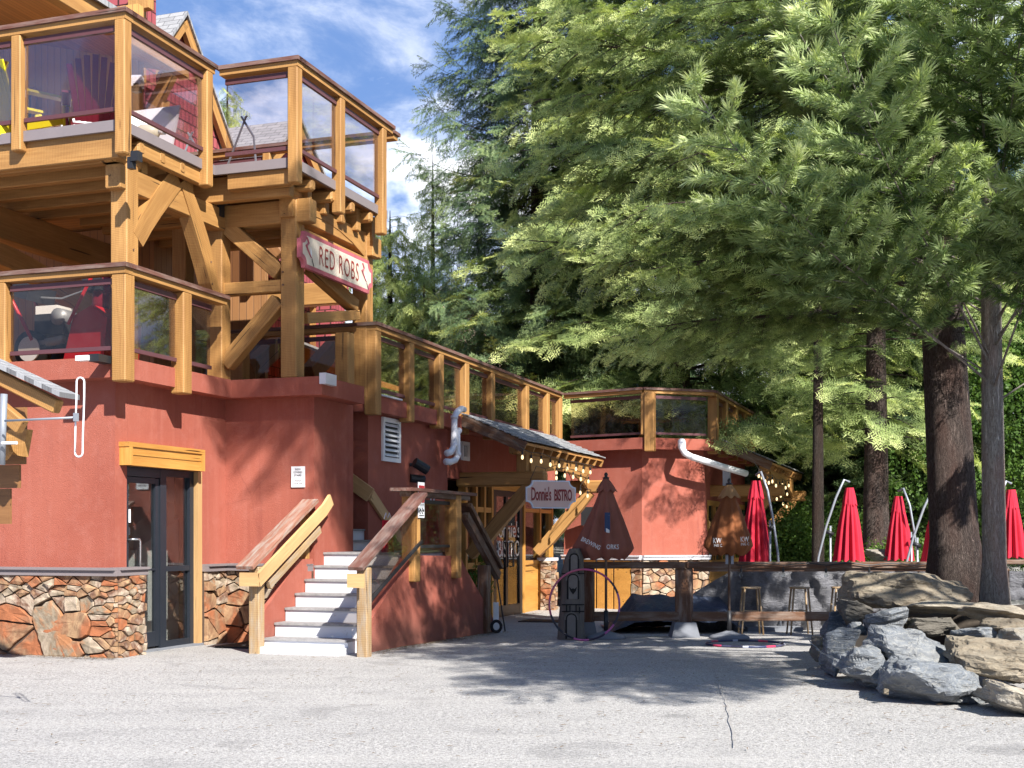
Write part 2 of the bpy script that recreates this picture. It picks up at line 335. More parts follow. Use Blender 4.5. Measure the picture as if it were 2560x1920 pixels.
def cloth(name, c, var=.1, tl=.25, rough=.8):
    m, t = M(name); n = t.noise(obj_c(t), 7, 5, .6); cc = t.mix(n, tuple(x*(1-var) for x in c), tuple(min(1, x*(1+var)) for x in c))
    p = t.n('ShaderNodeBsdfPrincipled', {'Base Color': cc, 'Roughness': rough, 'Specular IOR Level': .25}); q = t.n('ShaderNodeBsdfTranslucent', {'Color': cc})
    x = t.n('ShaderNodeMixShader', {0: tl, 1: p.outputs[0], 2: q.outputs[0]}); t.n('ShaderNodeOutputMaterial', {'Surface': x.outputs[0]}); return m
MT['red_fab'] = cloth('red umbrella cloth', (.60, .03, .06), .2); MT['rust_fab'] = cloth('faded rust umbrella cloth', (.33, .125, .085), .18)
MT['brown_fab'] = cloth('orange brown umbrella cloth', (.27, .095, .035), .15); MT['tan_fab'] = cloth('tan cap cloth', (.48, .27, .12), .1)
def bulbmat():
    m, t = M('lit bulb'); e = t.n('ShaderNodeEmission', {'Color': (1, .72, .38, 1), 'Strength': 1.3}); g = t.n('ShaderNodeBsdfGlossy', {'Color': (1, 1, 1, 1), 'Roughness': .05})
    x = t.n('ShaderNodeMixShader', {0: .25, 1: e.outputs[0], 2: g.outputs[0]}); t.n('ShaderNodeOutputMaterial', {'Surface': x.outputs[0]}); return m
MT['bulb'] = bulbmat()
MT['yellow'] = simple('yellow plastic', (.72, .62, .02), .4, var=.04); MT['maroon'] = simple('maroon plastic', (.20, .012, .03), .4, var=.06)
MT['redpaint'] = simple('red enamel', (.5, .02, .03), .35, var=.05); MT['blackp'] = simple('black plastic', (.03, .03, .033), .35)
MT['signpink'] = simple('pale pink sign face', (.80, .55, .44), .6, var=.05); MT['signcream'] = simple('cream sign face', (.60, .52, .42), .6, var=.12)
MT['letter'] = simple('dark red lettering', (.27, .03, .025), .5); MT['letter_lt'] = simple('pale lettering', (.62, .6, .58), .6); MT['letter_bk'] = simple('black lettering', (.03, .03, .035), .6)
MT['pinkred'] = simple('red sign border', (.42, .11, .13), .7, var=.3); MT['signred'] = simple('red sign panel', (.45, .03, .04), .45)
# ================================================================ the ground
def ground_mesh():
    ys = np.concatenate([np.arange(-12, 34, 1.0), np.arange(34, 90, 3.0), np.array([95, 110, 140, 200, 320, 600])]); xs = np.concatenate([np.array([-500, -260, -140, -80, -50]), np.arange(-36, 37, 2.0), np.array([50, 80, 140, 260, 500])])
    V = []; F = []
    for y in ys:
        for x in xs: V.append((x, y, gz(y) + (mnoise.noise(Vector((x*.25, y*.25, 0)))*.012)))
    n = len(xs)
    for j in range(len(ys)-1):
        for i in range(n-1): F.append((j*n+i, j*n+i+1, j*n+n+i+1, j*n+n+i))
    me = bpy.data.meshes.new('ground'); me.from_pydata(V, [], F); o = link('ground', me, MT['asphalt']); tag(o, kind='structure')
    me.polygons.foreach_set('use_smooth', [True]*len(me.polygons))
ground_mesh()
nzc = lambda x: mnoise.noise(Vector((x, 3.3, 1))); mb = MB(); r_ = random.Random(3)
p = PY(1818, 1700, 13.2); pts = []
for i in range(26):
    Y = 9.0 + i*.22; px = 1790 + (1860-1790)*((i/25.0)) ; px = 1838 - 58*(i/25.0) + 6*nzc(i*.7) + r_.uniform(-2, 2); pts.append((((px-1280)/FPX)*Y, Y))
for i in range(25):
    (x0, y0), (x1, y1) = pts[i], pts[i+1]; w_ = .0025 + .003*r_.random()
    mb.add([(x0-w_, y0, .018), (x0+w_, y0, .018), (x1+w_, y1, .018), (x1-w_, y1, .018)], [(0, 1, 2, 3)])
tag(mb.build('pavement_crack', simple('tarry crack', (.30, .285, .265), .9)), kind='structure')
# ================================================================ the lodge
lodge = thing('lodge', 'red stucco lodge with golden timber decks and stone base, along the left', 'building', AB(-9.8, 14, 0))
ZB0, ZB1 = 3.42, 3.67          # red band round the main deck
def L(mb, name, mat, smooth=False, parent=None): return mb.build(name, MT[mat] if isinstance(mat, str) else mat, parent or lodge, smooth)
# --- red walls
mb = MB()
AWL, BWL = -9.76, 13.38
door_b0, door_b1 = PA(AWL, 318)[1], PA(AWL, 503)[1]; door_zt = 2.60
mb.prism([AB(-24, BWL, ZB0), AB(AWL-.3, BWL, ZB0), AB(AWL-.3, BWL-.07, -.3), AB(-24, BWL-.07, -.3)], AB(0, .3))
mb.prism([AB(AWL, BWL+.001, ZB0), AB(AWL-.3, BWL+.001, ZB0), AB(AWL-.3, BWL-.072, -.3), AB(AWL+.035, BWL-.072, -.3)], AB(0, 0, 0)+AB(0, door_b0-BWL))
mb.box(AWL-.3, AWL, door_b0+.003, door_b1, door_zt, ZB0)
mb.box(AWL-.3, AWL+.002, door_b1+.002, 15.92, -.3, ZB0)
mb.box(AWL-.5, -8.35, 15.918, 16.22, -.3, ZB0-.001)
mb.box(-8.65, -8.352, 16.221, 17.15, -.3, ZB0-.002)
mb.box(-16, -8.93, 18.25, 18.55, -.3, ZB0)
mb.box(-8.93, -8.63, 18.252, 21.6, -.3, ZB0-.001)
mb.box(-9.03, -8.72, 21.601, 28.6, 2.55, ZB0-.002)
mb.box(-16, -11.1, 17.152, 17.3, -.3, ZB0)
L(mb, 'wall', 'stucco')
# --- the right wing: walls under the round deck end
H_, I_, J_, K_ = (-8.5, 28.36), (-6.47, 27.80), (-5.08, 28.9), (-5.04, 35.4)
def off(p, q, d):
    """inward shift of a line p->q (outside is to its right-hand side)"""
    v = Vector((q[0]-p[0], q[1]-p[1])).normalized(); return Vector((-v.y, v.x))*d
def ln_int(p, d, q, e):
    den = d[0]*e[1]-d[1]*e[0]; t = ((q[0]-p[0])*e[1]-(q[1]-p[1])*e[0])/den; return (p[0]+d[0]*t, p[1]+d[1]*t)
def inset(poly, d):
    out = []; segs = []
    for p, q in zip(poly[:-1], poly[1:]):
        o = off(p, q, d); segs.append(((p[0]+o.x, p[1]+o.y), (q[0]-p[0], q[1]-p[1])))
    out.append(segs[0][0])
    for s0, s1 in zip(segs[:-1], segs[1:]): out.append(ln_int(s0[0], s0[1], s1[0], s1[1]))
    l = segs[-1]; out.append((l[0][0]+l[1][0], l[0][1]+l[1][1])); return out
wing = [H_, I_, J_, K_]
w_top = inset(wing, .24); w_bot = inset(wing, .10); w_back = inset(wing, .55)
def wall_run(mb, top, bot, back, z0, z1, rng):
    for i in rng:
        t0, t1, b0, b1, k0, k1 = top[i], top[i+1], bot[i], bot[i+1], back[i], back[i+1]
        vs = [AB(*b0, z0), AB(*b1, z0), AB(*t1, z1), AB(*t0, z1), AB(*k0, z0), AB(*k1, z0), AB(*k1, z1), AB(*k0, z1)]
        mb.add(vs, [(0, 1, 2, 3), (4, 7, 6, 5), (0, 4, 5, 1), (3, 2, 6, 7), (0, 3, 7, 4), (1, 5, 6, 2)])
mb = MB(); wall_run(mb, w_top, w_bot, w_back, .98, ZB0, range(2)); J2 = w_top[2]
mb.box(J2[0]-.5, J2[0]-.02, J2[1]+.05, 35.4, 2.3, ZB0); mb.box(J2[0]-1.6, J2[0]-.02, J2[1]+.35, J2[1]+.6, -.3, 2.3)
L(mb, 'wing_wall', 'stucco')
# --- red band all round
def band(mb, poly, z0, z1, th=.3):
    inn = inset(poly, th)
    for i in range(len(poly)-1):
        p, q, k, m = poly[i], poly[i+1], inn[i], inn[i+1]
        vs = [AB(*p, z0), AB(*q, z0), AB(*q, z1), AB(*p, z1), AB(*k, z0), AB(*m, z0), AB(*m, z1), AB(*k, z1)]
        mb.add(vs, [(0, 1, 2, 3), (4, 7, 6, 5), (0, 4, 5, 1), (3, 2, 6, 7), (0, 3, 7, 4), (1, 5, 6, 2)])
mb = MB(); band(mb, [(-24, 13.13), (-9.51, 13.13), (-9.51, 15.665), (-8.10, 15.665), (-8.10, 17.0)], ZB0, ZB1)
band(mb, [(-11.4, 17.99), (-8.40, 17.99), H_, I_, J_, K_], ZB0, ZB1); L(mb, 'wall_band', 'stucco')
mb = MB(); mb.box(-8.12, -8.02, 15.63, 15.95, 3.56, 3.71); L(mb, 'band_end_cap', 'flash_pale')
mb = MB(); mb.box(-11.4, -8.44, 17.965, 18.16, 3.672, 3.735); mb.box(-8.50, -8.37, 18.2, 19.0, 3.672, 3.70); L(mb, 'edge_flashing', 'flash_pale')
# --- decks
mb = MB(); mb.box(-24, -9.75, 13.3, 18.2, 3.44, 3.62); mb.box(-9.7, -8.3, 15.9, 16.9, 3.44, 3.62); mb.box(-24, -8.75, 18.2, 28.3, 3.44, 3.62); mb.box(-24, -5.4, 28.9, 36, 3.44, 3.62); mb.box(-8.75, -6.5, 28.31, 28.88, 3.44, 3.615)
L(mb, 'deck_floor', 'boards')
# --- sill ledges and stone base
def sill(mb, p0, p1, n, z, h=.085, d=.10):
    a, b = AB(*p0), AB(*p1); nn = AB(*n); mb.prism([a, b, b+nn*d, a+nn*d], Vector((0, 0, h*.35))); 
    mb.v = mb.v
    base = Vector((0, 0, z)); 
def ledge(mb, p0, p1, n, z):
    """metal-capped ledge: thin top lip over a recessed face"""
    u = Vector((p1[0]-p0[0], p1[1]-p0[1])); n = Vector(n)
    def q(t0, t1, d0, d1, z0, z1):
        P = []
        for zz in (z0, z1):
            for d in (d0, d1):
                for t in (t0, t1): v = Vector(p0) + u*t + n*d; P.append(AB(v.x, v.y, zz))
        mb.add(P, [(0, 2, 3, 1), (4, 5, 7, 6), (0, 1, 5, 4), (2, 6, 7, 3), (0, 4, 6, 2), (1, 3, 7, 5)])
    q(0, 1, -.1, .13, z+.07, z+.10); q(0, 1, -.1, .10, z, z+.069)
mb = MB(); ledge(mb, (-24, 13.26), (-9.60, 13.26), (0, -1), 1.0); ledge(mb, (-9.66, 13.2), (-9.66, door_b0+.16), (1, 0), 1.003); L(mb, 'sill_ledge', 'flash')
mb = MB(); ledge(mb, (AWL+.02, door_b1), (AWL+.02, 15.80), (1, 0), 1.0); ledge(mb, (AWL+.1, 15.85), (-8.36, 15.85), (0, -1), 1.003); L(mb, 'sill_ledge', 'flash')
mb = MB(); wb = w_bot
for i in range(2):
    d = Vector((wb[i+1][0]-wb[i][0], wb[i+1][1]-wb[i][1])).normalized(); ledge(mb, wb[i], wb[i+1], (d.y, -d.x), .95+.002*i)
L(mb, 'sill_ledge', 'flash_pale')
def clip_poly(poly, px, py, nx, ny):
    out = []; n = len(poly)
    for i in range(n):
        a, b = poly[i], poly[(i+1) % n]; da = (a[0]-px)*nx+(a[1]-py)*ny; db = (b[0]-px)*nx+(b[1]-py)*ny
        if da <= 0: out.append(a)
        if (da < 0 < db) or (db < 0 < da): t = da/(da-db); out.append((a[0]+(b[0]-a[0])*t, a[1]+(b[1]-a[1])*t))
    return out
def veneer(mb, o, ux, W, z0, H, nrm, seed, size=.5, small_top=.28, small_end=0.0, dep=.05):
    """irregular fieldstones: big ones low, thin courses at the top and at one end"""
    r = random.Random(seed); seeds = []; AN = .4
    xe = W-small_end
    y = H
    while y > H-small_top:
        h = r.uniform(.045, .085); x = 0
        while x < W: w_ = r.uniform(.12, .36); seeds.append((x+w_/2, y-h/2, 1.9)); x += w_
        y -= h
    x = xe
    while x < W:
        yy = 0; cw = r.uniform(.09, .13)
        while yy < H-small_top:
            hh = r.choice([.05, .06, .08, .3]); seeds.append((x+cw/2, yy+hh/2, 1.0)); yy += hh
        x += cw
    tries = 0; big = []
    while tries < 1500:
        tries += 1; q = (r.uniform(0, xe), r.uniform(-.02, H-small_top-.03)); R = size*r.choice([.42, .6, .9, 1.15])
        if all(math.hypot(q[0]-s[0], q[1]-s[1]) > .5*(R+s[2]) for s in big): big.append((q[0], q[1], R))
    seeds += [(a, b, 1.0) for a, b, _ in big]
    for i, (sx, sy, an) in enumerate(seeds):
        poly = [(0, 0), (W, 0), (W, H), (0, H)]
        near = sorted(((tx-sx)**2*.3+(ty-sy)**2, tx, ty) for j, (tx, ty, _) in enumerate(seeds) if j != i)[:26]
        for _, tx, ty in near:
            dx, dy = (tx-sx)*AN, ty-sy; l = math.hypot(dx, dy)
            if l < 1e-6: continue
            poly = clip_poly(poly, (sx+tx)/2 - dx/l*.004, (sy+ty)/2 - dy/l*.004, dx/l, dy/l)
            if len(poly) < 3: break
        if len(poly) < 3: continue
        cx = sum(q[0] for q in poly)/len(poly); cy = sum(q[1] for q in poly)/len(poly)
        ar = abs(sum(poly[k][0]*poly[(k+1) % len(poly)][1]-poly[(k+1) % len(poly)][0]*poly[k][1] for k in range(len(poly))))/2
        # roughen the outline
        pp = []
        for k in range(len(poly)):
            a, b = poly[k], poly[(k+1) % len(poly)]; nseg = max(1, int(math.hypot(a[0]-b[0], a[1]-b[1])/.07))
            for s_ in range(nseg):
                t = s_/nseg; x, y = a[0]+(b[0]-a[0])*t, a[1]+(b[1]-a[1])*t; k2 = 1-(r.uniform(.0, .10) if ar > .01 else r.uniform(0, .05)); pp.append((cx+(x-cx)*k2, cy+(y-cy)*k2))
        d = dep*r.uniform(.5, 1.5); ux_, uz = Vector(ux), Vector((0, 0, 1)); O = Vector(o); N = Vector(nrm); n = len(pp)
        rings = []
        for k2, dd in ((1, 0), (.985, d*.8), (.95, d)): rings += [O + ux_*(cx+(x-cx)*k2) + uz*(z0+cy+(y-cy)*k2) + N*(dd + (r.uniform(-.006, .006) if k2 < 1 else 0)) for x, y in pp]
        rings.append(O + ux_*cx + uz*(z0+cy) + N*(d*(1+r.uniform(-.15, .3))))
        fs = []
        for q in range(2): fs += [(q*n+k, q*n+(k+1) % n, q*n+n+(k+1) % n, q*n+n+k) for k in range(n)]
        fs += [(2*n+k, 2*n+(k+1) % n, 3*n) for k in range(n)]
        mb.cc = min(1, max(0, (r.choice([.02, .12, .0, .2, .85]) if ar > .05 else r.choice([.3, .55, .65, .75, .45, .1])) + r.uniform(-.08, .08))); mb.add(rings, fs)
    mb.cc = None
def stone_wall(name, a0, a1, n, z0, z1, seed, **kw):
    """a0,a1 ab points along the wall face; n outward ab direction"""
    p, q = AB(*a0), AB(*a1); u = q-p; W = u.length; u.normalize(); N = AB(*n)
    mb = MB(); mb.prism([p+Vector((0, 0, z0)), q+Vector((0, 0, z0)), q+Vector((0, 0, z1)), p+Vector((0, 0, z1))], -N*.12)
    o = mb.build(name, MT['mortar'], lodge); s = MB(); veneer(s, p, u, W, z0, z1-z0, N, seed, **kw); s.build('stones', MT['veneer'], o)
stone_wall('stone_base', (-12.6, 13.24), (-9.62, 13.24), (0, -1), -.12, 1.0, 12, size=.62, small_top=.30, small_end=.22)
stone_wall('stone_base', (-9.62, 13.245), (-9.62, door_b0+.13), (1, 0), -.12, 1.0, 4, size=.16, small_top=.2)
stone_wall('stone_base', (AWL+.03, door_b1+.02), (AWL+.03, 15.84), (1, 0), -.1, 1.0, 8, size=.34, small_top=.2)
stone_wall('stone_base', (AWL+.03, 15.86), (-8.36, 15.86), (0, -1), -.1, 1.0, 9, size=.42, small_top=.2)
pm = Vector(w_bot[0])*.12+Vector(w_bot[1])*.88; dHI = (Vector(w_bot[1])-Vector(w_bot[0])).normalized(); nHI = (dHI.y, -dHI.x)
stone_wall('stone_base', tuple(pm), w_bot[1], nHI, -.3, .95, 14, size=.3, small_top=.3)
dIJ = (Vector(w_bot[2])-Vector(w_bot[1])).normalized(); stone_wall('stone_base', w_bot[1], w_bot[2], (dIJ.y, -dIJ.x), -.3, .95, 15, size=.3, small_top=.3)
# --- wooden panel under the bistro's corner window
mb = MB(); q0, q1 = Vector(w_bot[0]), Vector(pm)
for k in range(4):
    a, b = q0+(q1-q0)*(k/4+.012), q0+(q1-q0)*((k+1)/4-.012); o_ = Vector(nHI)*.03
    mb.prism([AB(a.x, a.y, -.25), AB(b.x, b.y, -.25), AB(b.x, b.y, .93), AB(a.x, a.y, .93)], AB(*nHI)*.05)
L(mb, 'wood_panel', 'panel')
# ---------------------------------------------------------------- shutter box, door and side light
def PAz(a0, px, py): return PA(a0, px, py)
mb = MB(); bb0, bb1 = PA(-9.62, 322)[1], PA(-9.62, 508)[1]
mb.box(AWL, -9.62, bb0, bb1, 2.37, 2.60); mb.box(AWL, -9.60, bb0-.02, bb1+.02, 2.60, 2.66); mb.box(AWL, -9.595, bb0-.01, bb0+.05, 2.37, 2.598); mb.box(AWL, -9.595, bb1-.05, bb1+.01, 2.37, 2.598); mb.box(-9.70, -9.61, bb0+.055, bb1-.055, 2.50, 2.515)
L(mb, 'shutter_box', 'panel')
mb = MB(); mb.box(AWL-.12, AWL+.015, PA(AWL, 493)[1], door_b1, -.0, 2.37); L(mb, 'door_trim', 'trim')
mb = MB(); mb.box(AWL-.6, AWL+.04, door_b0, door_b1, -.25, .02); L(mb, 'door_threshold', 'concrete')
door = thing('x', None, None); bpy.data.objects.remove(door)
dm = MB(); f0 = AWL-.10; b1_, b2_ = PA(AWL, 409)[1], PA(AWL, 424)[1]; b3_ = PA(AWL, 492)[1]
dm.box(f0-.03, f0+.05, door_b0, door_b0+.045, .02, 2.37); dm.box(f0-.03, f0+.052, b1_, b2_, .02, 2.37); dm.box(f0-.03, f0+.05, b3_-.09, b3_, .02, 2.37)
dm.box(f0-.03, f0+.048, door_b0+.045, b1_, 2.25, 2.37); dm.box(f0-.03, f0+.048, b2_, b3_-.09, 2.28, 2.37); dm.box(f0-.03, f0+.045, b2_, b3_-.09, .02, .10)
dm.box(f0-.03, f0+.045, b2_, b3_-.09, 1.02, 1.09)
fr = L(dm, 'door_frame', 'dframe')
dl = MB(); dl.box(f0-.02, f0+.035, door_b0+.05, door_b0+.12, .05, 2.24); dl.box(f0-.02, f0+.035, b1_-.085, b1_-.004, .05, 2.24); dl.box(f0-.02, f0+.034, door_b0+.12, b1_-.085, .05, .24); dl.box(f0-.02, f0+.034, door_b0+.12, b1_-.085, 2.17, 2.24); dl.box(f0-.015, f0+.03, door_b0+.12, b1_-.085, 1.04, 1.065)
dl.box(f0-.3, f0-.26, door_b0+.12, b1_-.085, .40, .46)
dr = L(dl, 'door', 'dframe')
gm = MB(); gm.box(f0-.002, f0+.004, door_b0+.12, b1_-.085, .24, 2.17); gm.build('glass_pane', MT['glass_door'], dr)
hm = MB(); hb = door_b0+.19; hm.tube([AB(f0+.03, hb-.09, 1.44), AB(f0+.12, hb-.09, 1.45), AB(f0+.12, hb+.04, 1.45), AB(f0+.12, hb+.055, 1.42), AB(f0+.12, hb+.055, 1.10), AB(f0+.03, hb+.055, 1.09)], .014); hm.build('door_handle', MT['steel'], dr, True)
gm = MB(); gm.box(f0-.002, f0+.004, b2_, b3_-.09, .10, 1.02); gm.box(f0-.002, f0+.004, b2_, b3_-.09, 1.09, 2.28); gm.build('side_light', MT['glass_door'], fr)
sm = MB(); 
sm.box(f0+.005, f0+.009, door_b0+.125, door_b0+.20, 1.66, 1.83); sm.build('window_sticker', MT['white'], dr)
sm = MB(); sm.box(f0+.005, f0+.009, door_b0+.125, door_b0+.19, 1.50, 1.60); sm.build('window_sticker', MT['letter_bk'], dr)
# entry hall behind the glass
mb = MB(); mb.box(-11.6, -11.5, 13.7, 17.1, 0, 3.4); mb.box(-11.5, AWL-.31, 16.6, 16.7, 0, 3.4); mb.box(-11.5, AWL-.31, 13.5, 13.6, 0, 3.4); mb.box(-11.5, AWL-.305, 13.6, 16.6, -.06, .0); mb.box(-11.5, AWL-.31, 13.6, 16.6, 3.3, 3.4)
mb.prism([AB(-11.2, 15.0, 0), AB(-11.2, 16.6, 0), AB(-11.2, 16.6, 2.0), AB(-11.2, 15.0, 1.3)], AB(.6, 0)); L(mb, 'entry_hall', 'interior')
mb = MB(); mb.beam(AB(-10.6, 16.1, 0), AB(-10.6, 16.1, 3.3), .16, .16); L(mb, 'hall_post', 'timber')
mb = MB(); mb.box(-10.6, -10.5, 14.2, 15.0, .1, .55); L(mb, 'hall_bench', 'galv')
# ---------------------------------------------------------------- railings
def hit(p0, p1, px):
    """distance along the ab line p0->p1 where the sight line through px meets it"""
    da, db = ray(px); ux, uy = p1[0]-p0[0], p1[1]-p0[1]; l = math.hypot(ux, uy); ux /= l; uy /= l
    det = -ux*db + uy*da
    return (p0[0]*db - p0[1]*da)/det*1.0 if False else ((p0[0]*db - p0[1]*da)/(uy*da-ux*db))
def railing(name, p0, p1, zt, zf, posts, ps, drop, gmat='glass', gaps=None, cap0=0.0, cap1=0.0, zadd=0.0, capmat='rail_cap', glass_on=True):
    u = Vector((p1[0]-p0[0], p1[1]-p0[1])); Ln = u.length; u.normalize(); n = Vector((u.y, -u.x)); P0 = Vector(p0)
    if n.dot(Vector((.5, -.5))) < 0: n = -n
    root = bpy.data.objects.new(name, None); sc.collection.objects.link(root); root.parent = lodge; ORG[root.name] = ORG[lodge.name]
    def bx(mb, t0, t1, d0, d1, z0, z1):
        P = []
        for z in (z0, z1):
            for d in (d0, d1):
                for t in (t0, t1): v = P0+u*t+n*d; P.append(AB(v.x, v.y, z))
        r = rg.uniform(0, 50); g = [(t+r, d+r, z) for z in (z0, z1) for d in (d0, d1) for t in (t0, t1)]
        mb.add(P, [(0, 2, 3, 1), (4, 5, 7, 6), (0, 1, 5, 4), (2, 6, 7, 3), (0, 4, 6, 2), (1, 3, 7, 5)], g)
    m = MB(); bx(m, -cap0, Ln+cap1, -.21, .035, zt-.052+zadd, zt+zadd); m.build('top_rail', MT[capmat], root)
    m = MB(); bx(m, -cap0+.03, Ln+cap1-.03, -.16, .0, zt-.125+zadd, zt-.054+zadd); m.build('under_rail', MT['timber'], root)
    for t, dz in posts:
        m = MB(); v = P0+u*t-n*(ps/2); m.beam(AB(v.x, v.y, drop+dz), AB(v.x, v.y, zt-.127+zadd), ps, ps, .014); m.build('rail_post', MT['timber'], root)
    ts = sorted(t for t, _ in posts)
    if gaps is None: gaps = [(a+ps/2, b-ps/2) for a, b in zip(ts[:-1], ts[1:])]
    gi = -ps*.55
    for a, b in gaps:
        if b-a < .1: continue
        m = MB(); bx(m, a, b, gi-.02, gi+.02, zt-.235, zt-.165); m.build('glass_channel', MT['channel'], root); m = MB(); bx(m, a, b, gi-.02, gi+.02, zf+.075, zf+.125); m.build('glass_channel', MT['channel'], root)
        if glass_on: m = MB(); bx(m, a+.01, b-.01, gi-.004, gi+.004, zf+.10, zt-.17); m.build('glass_panel', MT[gmat], root)
    return root
ZU, ZUF = 7.84, 6.56
aU, bU = -9.38, 13.04
def tp(p0, p1, px): return hit(p0, p1, px)
# upper deck rails
p0, p1 = (-14.0, bU), (aU, bU); railing('upper_railing', p0, p1, ZU, ZUF, [(tp(p0, p1, 38), 0), (tp(p0, p1, 38)-1.35, 0)], .145, 6.28, gaps=[(tp(p0, p1, 38)+.08, p1[0]-p0[0]-.16), (tp(p0, p1, 38)-1.27, tp(p0, p1, 38)-.08)], cap1=.035)
p0, p1 = (aU, bU), (aU, 15.10); railing('upper_railing', p0, p1, ZU, ZUF, [(.072, -.18), (tp(p0, p1, 528)-.02, -.1)], .15, 6.28, zadd=.002, cap1=-.03)
U3a = -8.17
p0, p1 = (aU, 15.10), (U3a, 15.10); railing('upper_railing', p0, p1, ZU, ZUF, [], .15, 6.2, gaps=[(.08, 1.06)], cap1=.035)
p0, p1 = (U3a, 15.10), (U3a, 18.2); railing('upper_railing', p0, p1, ZU, ZUF, [(.075, -.02), (tp(p0, p1, 858), -.12), (tp(p0, p1, 964)-.02, -.1)], .15, 6.2, zadd=.002)
p0, p1 = (U3a-.02, 18.21), (-12.5, 18.21)
rb = railing('upper_railing', (-12.5, 18.35), (U3a-.04, 18.35), ZU, ZUF, [(.3, .3), (2.0, .3)], .14, 6.2, zadd=-.003)
# lower left deck rails
zt2 = 4.78
p0, p1 = (-14.2, bU), (aU, bU); tL = tp(p0, p1, 2); railing('lower_railing', p0, p1, zt2, ZB1, [(tL-.02, 0)], .16, 3.40, 'glass_low', gaps=[(tL+.08, p1[0]-p0[0]-.22), (tL-1.4, tL-.1)], cap1=.035)
p0, p1 = (aU, bU), (aU, 15.35); ta, tb = tp(p0, p1, 316), tp(p0, p1, 470); railing('lower_railing', p0, p1, zt2, ZB1, [(.11, -.04), (tb, -.06)], .20, 3.40, 'glass_low', gaps=[(.24, tb-.12), (tb+.12, 2.06)], zadd=.002, cap1=.02)
# main deck rails
p0, p1 = (-11.6, 17.93), (-8.34, 17.93); railing('main_railing', p0, p1, 4.78, 3.70, [(3.15, -.06)], .20, 3.43, 'glass_low', gaps=[(.1, 1.45), (1.5, 3.04)], cap1=.035)
p0, p1 = (-8.34, 17.93), (-8.46, 28.33); tt = [.1]+[tp(p0, p1, x) for x in (1031, 1105, 1169, 1234, 1320, 1372)]
railing('main_railing', p0, p1, 4.78, ZB1, [(t, -.07) for t in tt]+[(10.3, 0)], .20, 3.43, 'glass_low', zadd=.002)
p0, p1 = (-8.46, 28.33), (I_[0]+.03, I_[1]-.02); railing('main_railing', p0, p1, 4.78, ZB1, [(tp(p0, p1, 1619), -.07)], .22, 3.43, 'glass_low', gaps=[(.15, tp(p0, p1, 1603))])
p0, p1 = (I_[0]+.03, I_[1]-.02), (J_[0]+.05, J_[1]); railing('main_railing', p0, p1, 4.78, ZB1, [(.03, .3)], .1, 3.43, 'glass_low', gaps=[(.18, tp(p0, p1, 1768))], zadd=.003)
p0, p1 = (J_[0]+.06, J_[1]+.02), (K_[0]+.06, K_[1]); railing('main_railing', p0, p1, 4.78, ZB1, [(tp(p0, p1, x), -.07) for x in (1795, 1819, 1844, 1866, 1886)], .22, 3.43, 'glass_low')
p0, p1 = (-8.4, 33.5), (-5.3, 33.5); railing('main_railing', p0, p1, 4.62, 3.6, [(.6, .2), (2.2, .2)], .18, 3.43, 'glass_low')
# upper deck edge flashing, floor and joists
mb = MB(); zf0, zf1 = 6.40, 6.53
mb.box(-14, aU-.08, 13.10, 13.14, zf0, zf1); mb.box(aU-.12, aU-.08, 13.14, 15.16, zf0, zf1); mb.box(aU-.08, U3a-.08, 15.16, 15.20, zf0, zf1); mb.box(U3a-.12, U3a-.08, 15.2, 18.15, zf0, zf1); L(mb, 'deck_edge', 'flash')
mb = MB(); mb.box(-16, -9.50, 13.15, 18.1, 6.45, 6.52); mb.box(-9.499, -8.30, 15.21, 18.1, 6.45, 6.52); L(mb, 'upper_deck_floor', 'boards')
for k in range(10):
    b = 13.33+k*.52
    mb = MB(); a1 = (-9.66 if b < 15.2 else -8.42); mb.beam(AB(-14.5 if k < 5 else -12.2, b, 6.25), AB(a1, b, 6.25), .13, .34, .01); L(mb, 'joist', 'timber')
for k in range(4):
    b = 13.55+.45*k; mb = MB(); mb.beam(AB(-9.75, b, 6.31), AB(-9.49, b, 6.31), .13, .16, .03); L(mb, 'beam_end', 'timber')
for k in range(4):
    b = 15.75+.62*k; mb = MB(); mb.beam(AB(-8.6, b, 6.31), AB(-8.27, b, 6.31), .13, .16, .03); L(mb, 'beam_end', 'timber')
# big posts of the timber frame
S = .245
def post(a, b, z0, z1): m = MB(); m.beam(AB(a-S/2, b+S/2, z0), AB(a-S/2, b+S/2, z1), S, S, .014); return L(m, 'timber_post', 'timber')
P1, P4, P2, P3 = (-9.62, 13.42), (-9.66, 15.66), (-8.50, 15.68), (-8.50, 17.92)
post(*P1, 3.62, 6.12); post(*P4, 3.62, 6.12); post(*P2, 3.672, 6.22); post(*P3, 3.62, 6.12)
def bm_(p, q, w, h, side=None, name='beam', mat='timber', ch=.012):
    m = MB(); m.beam(p, q, w, h, ch, side); return L(m, name, mat)
a1 = P1[0]-S/2; a2 = P2[0]-S/2
bm_(AB(a1, 13.3, 5.92), AB(a1, 15.72, 5.92), .22, .30); bm_(AB(a2, 15.62, 6.02), AB(a2, 18.5, 6.02), .22, .30); bm_(AB(-9.9, 15.80, 5.97), AB(-8.3, 15.80, 5.97), .20, .32); bm_(AB(a2+.01, 15.9, 5.66), AB(a2+.01, 17.95, 5.66), .2, .24)
bm_(AB(-14.5, 13.24, 6.26), AB(-9.55, 13.24, 6.26), .16, .34); bm_(AB(-9.55, 13.545, 6.3), AB(-9.55, 15.1, 6.3), .1, .2)
bm_(AB(-9.3, 15.28, 6.3), AB(-8.35, 15.28, 6.3), .14, .22)
bm_(AB(a1-.02, 13.2, 6.18), AB(a1-.02, 13.75, 6.18), .3, .2, ch=.04); bm_(AB(a2-.02, 15.35, 6.22), AB(a2-.02, 15.95, 6.22), .3, .18, ch=.04)
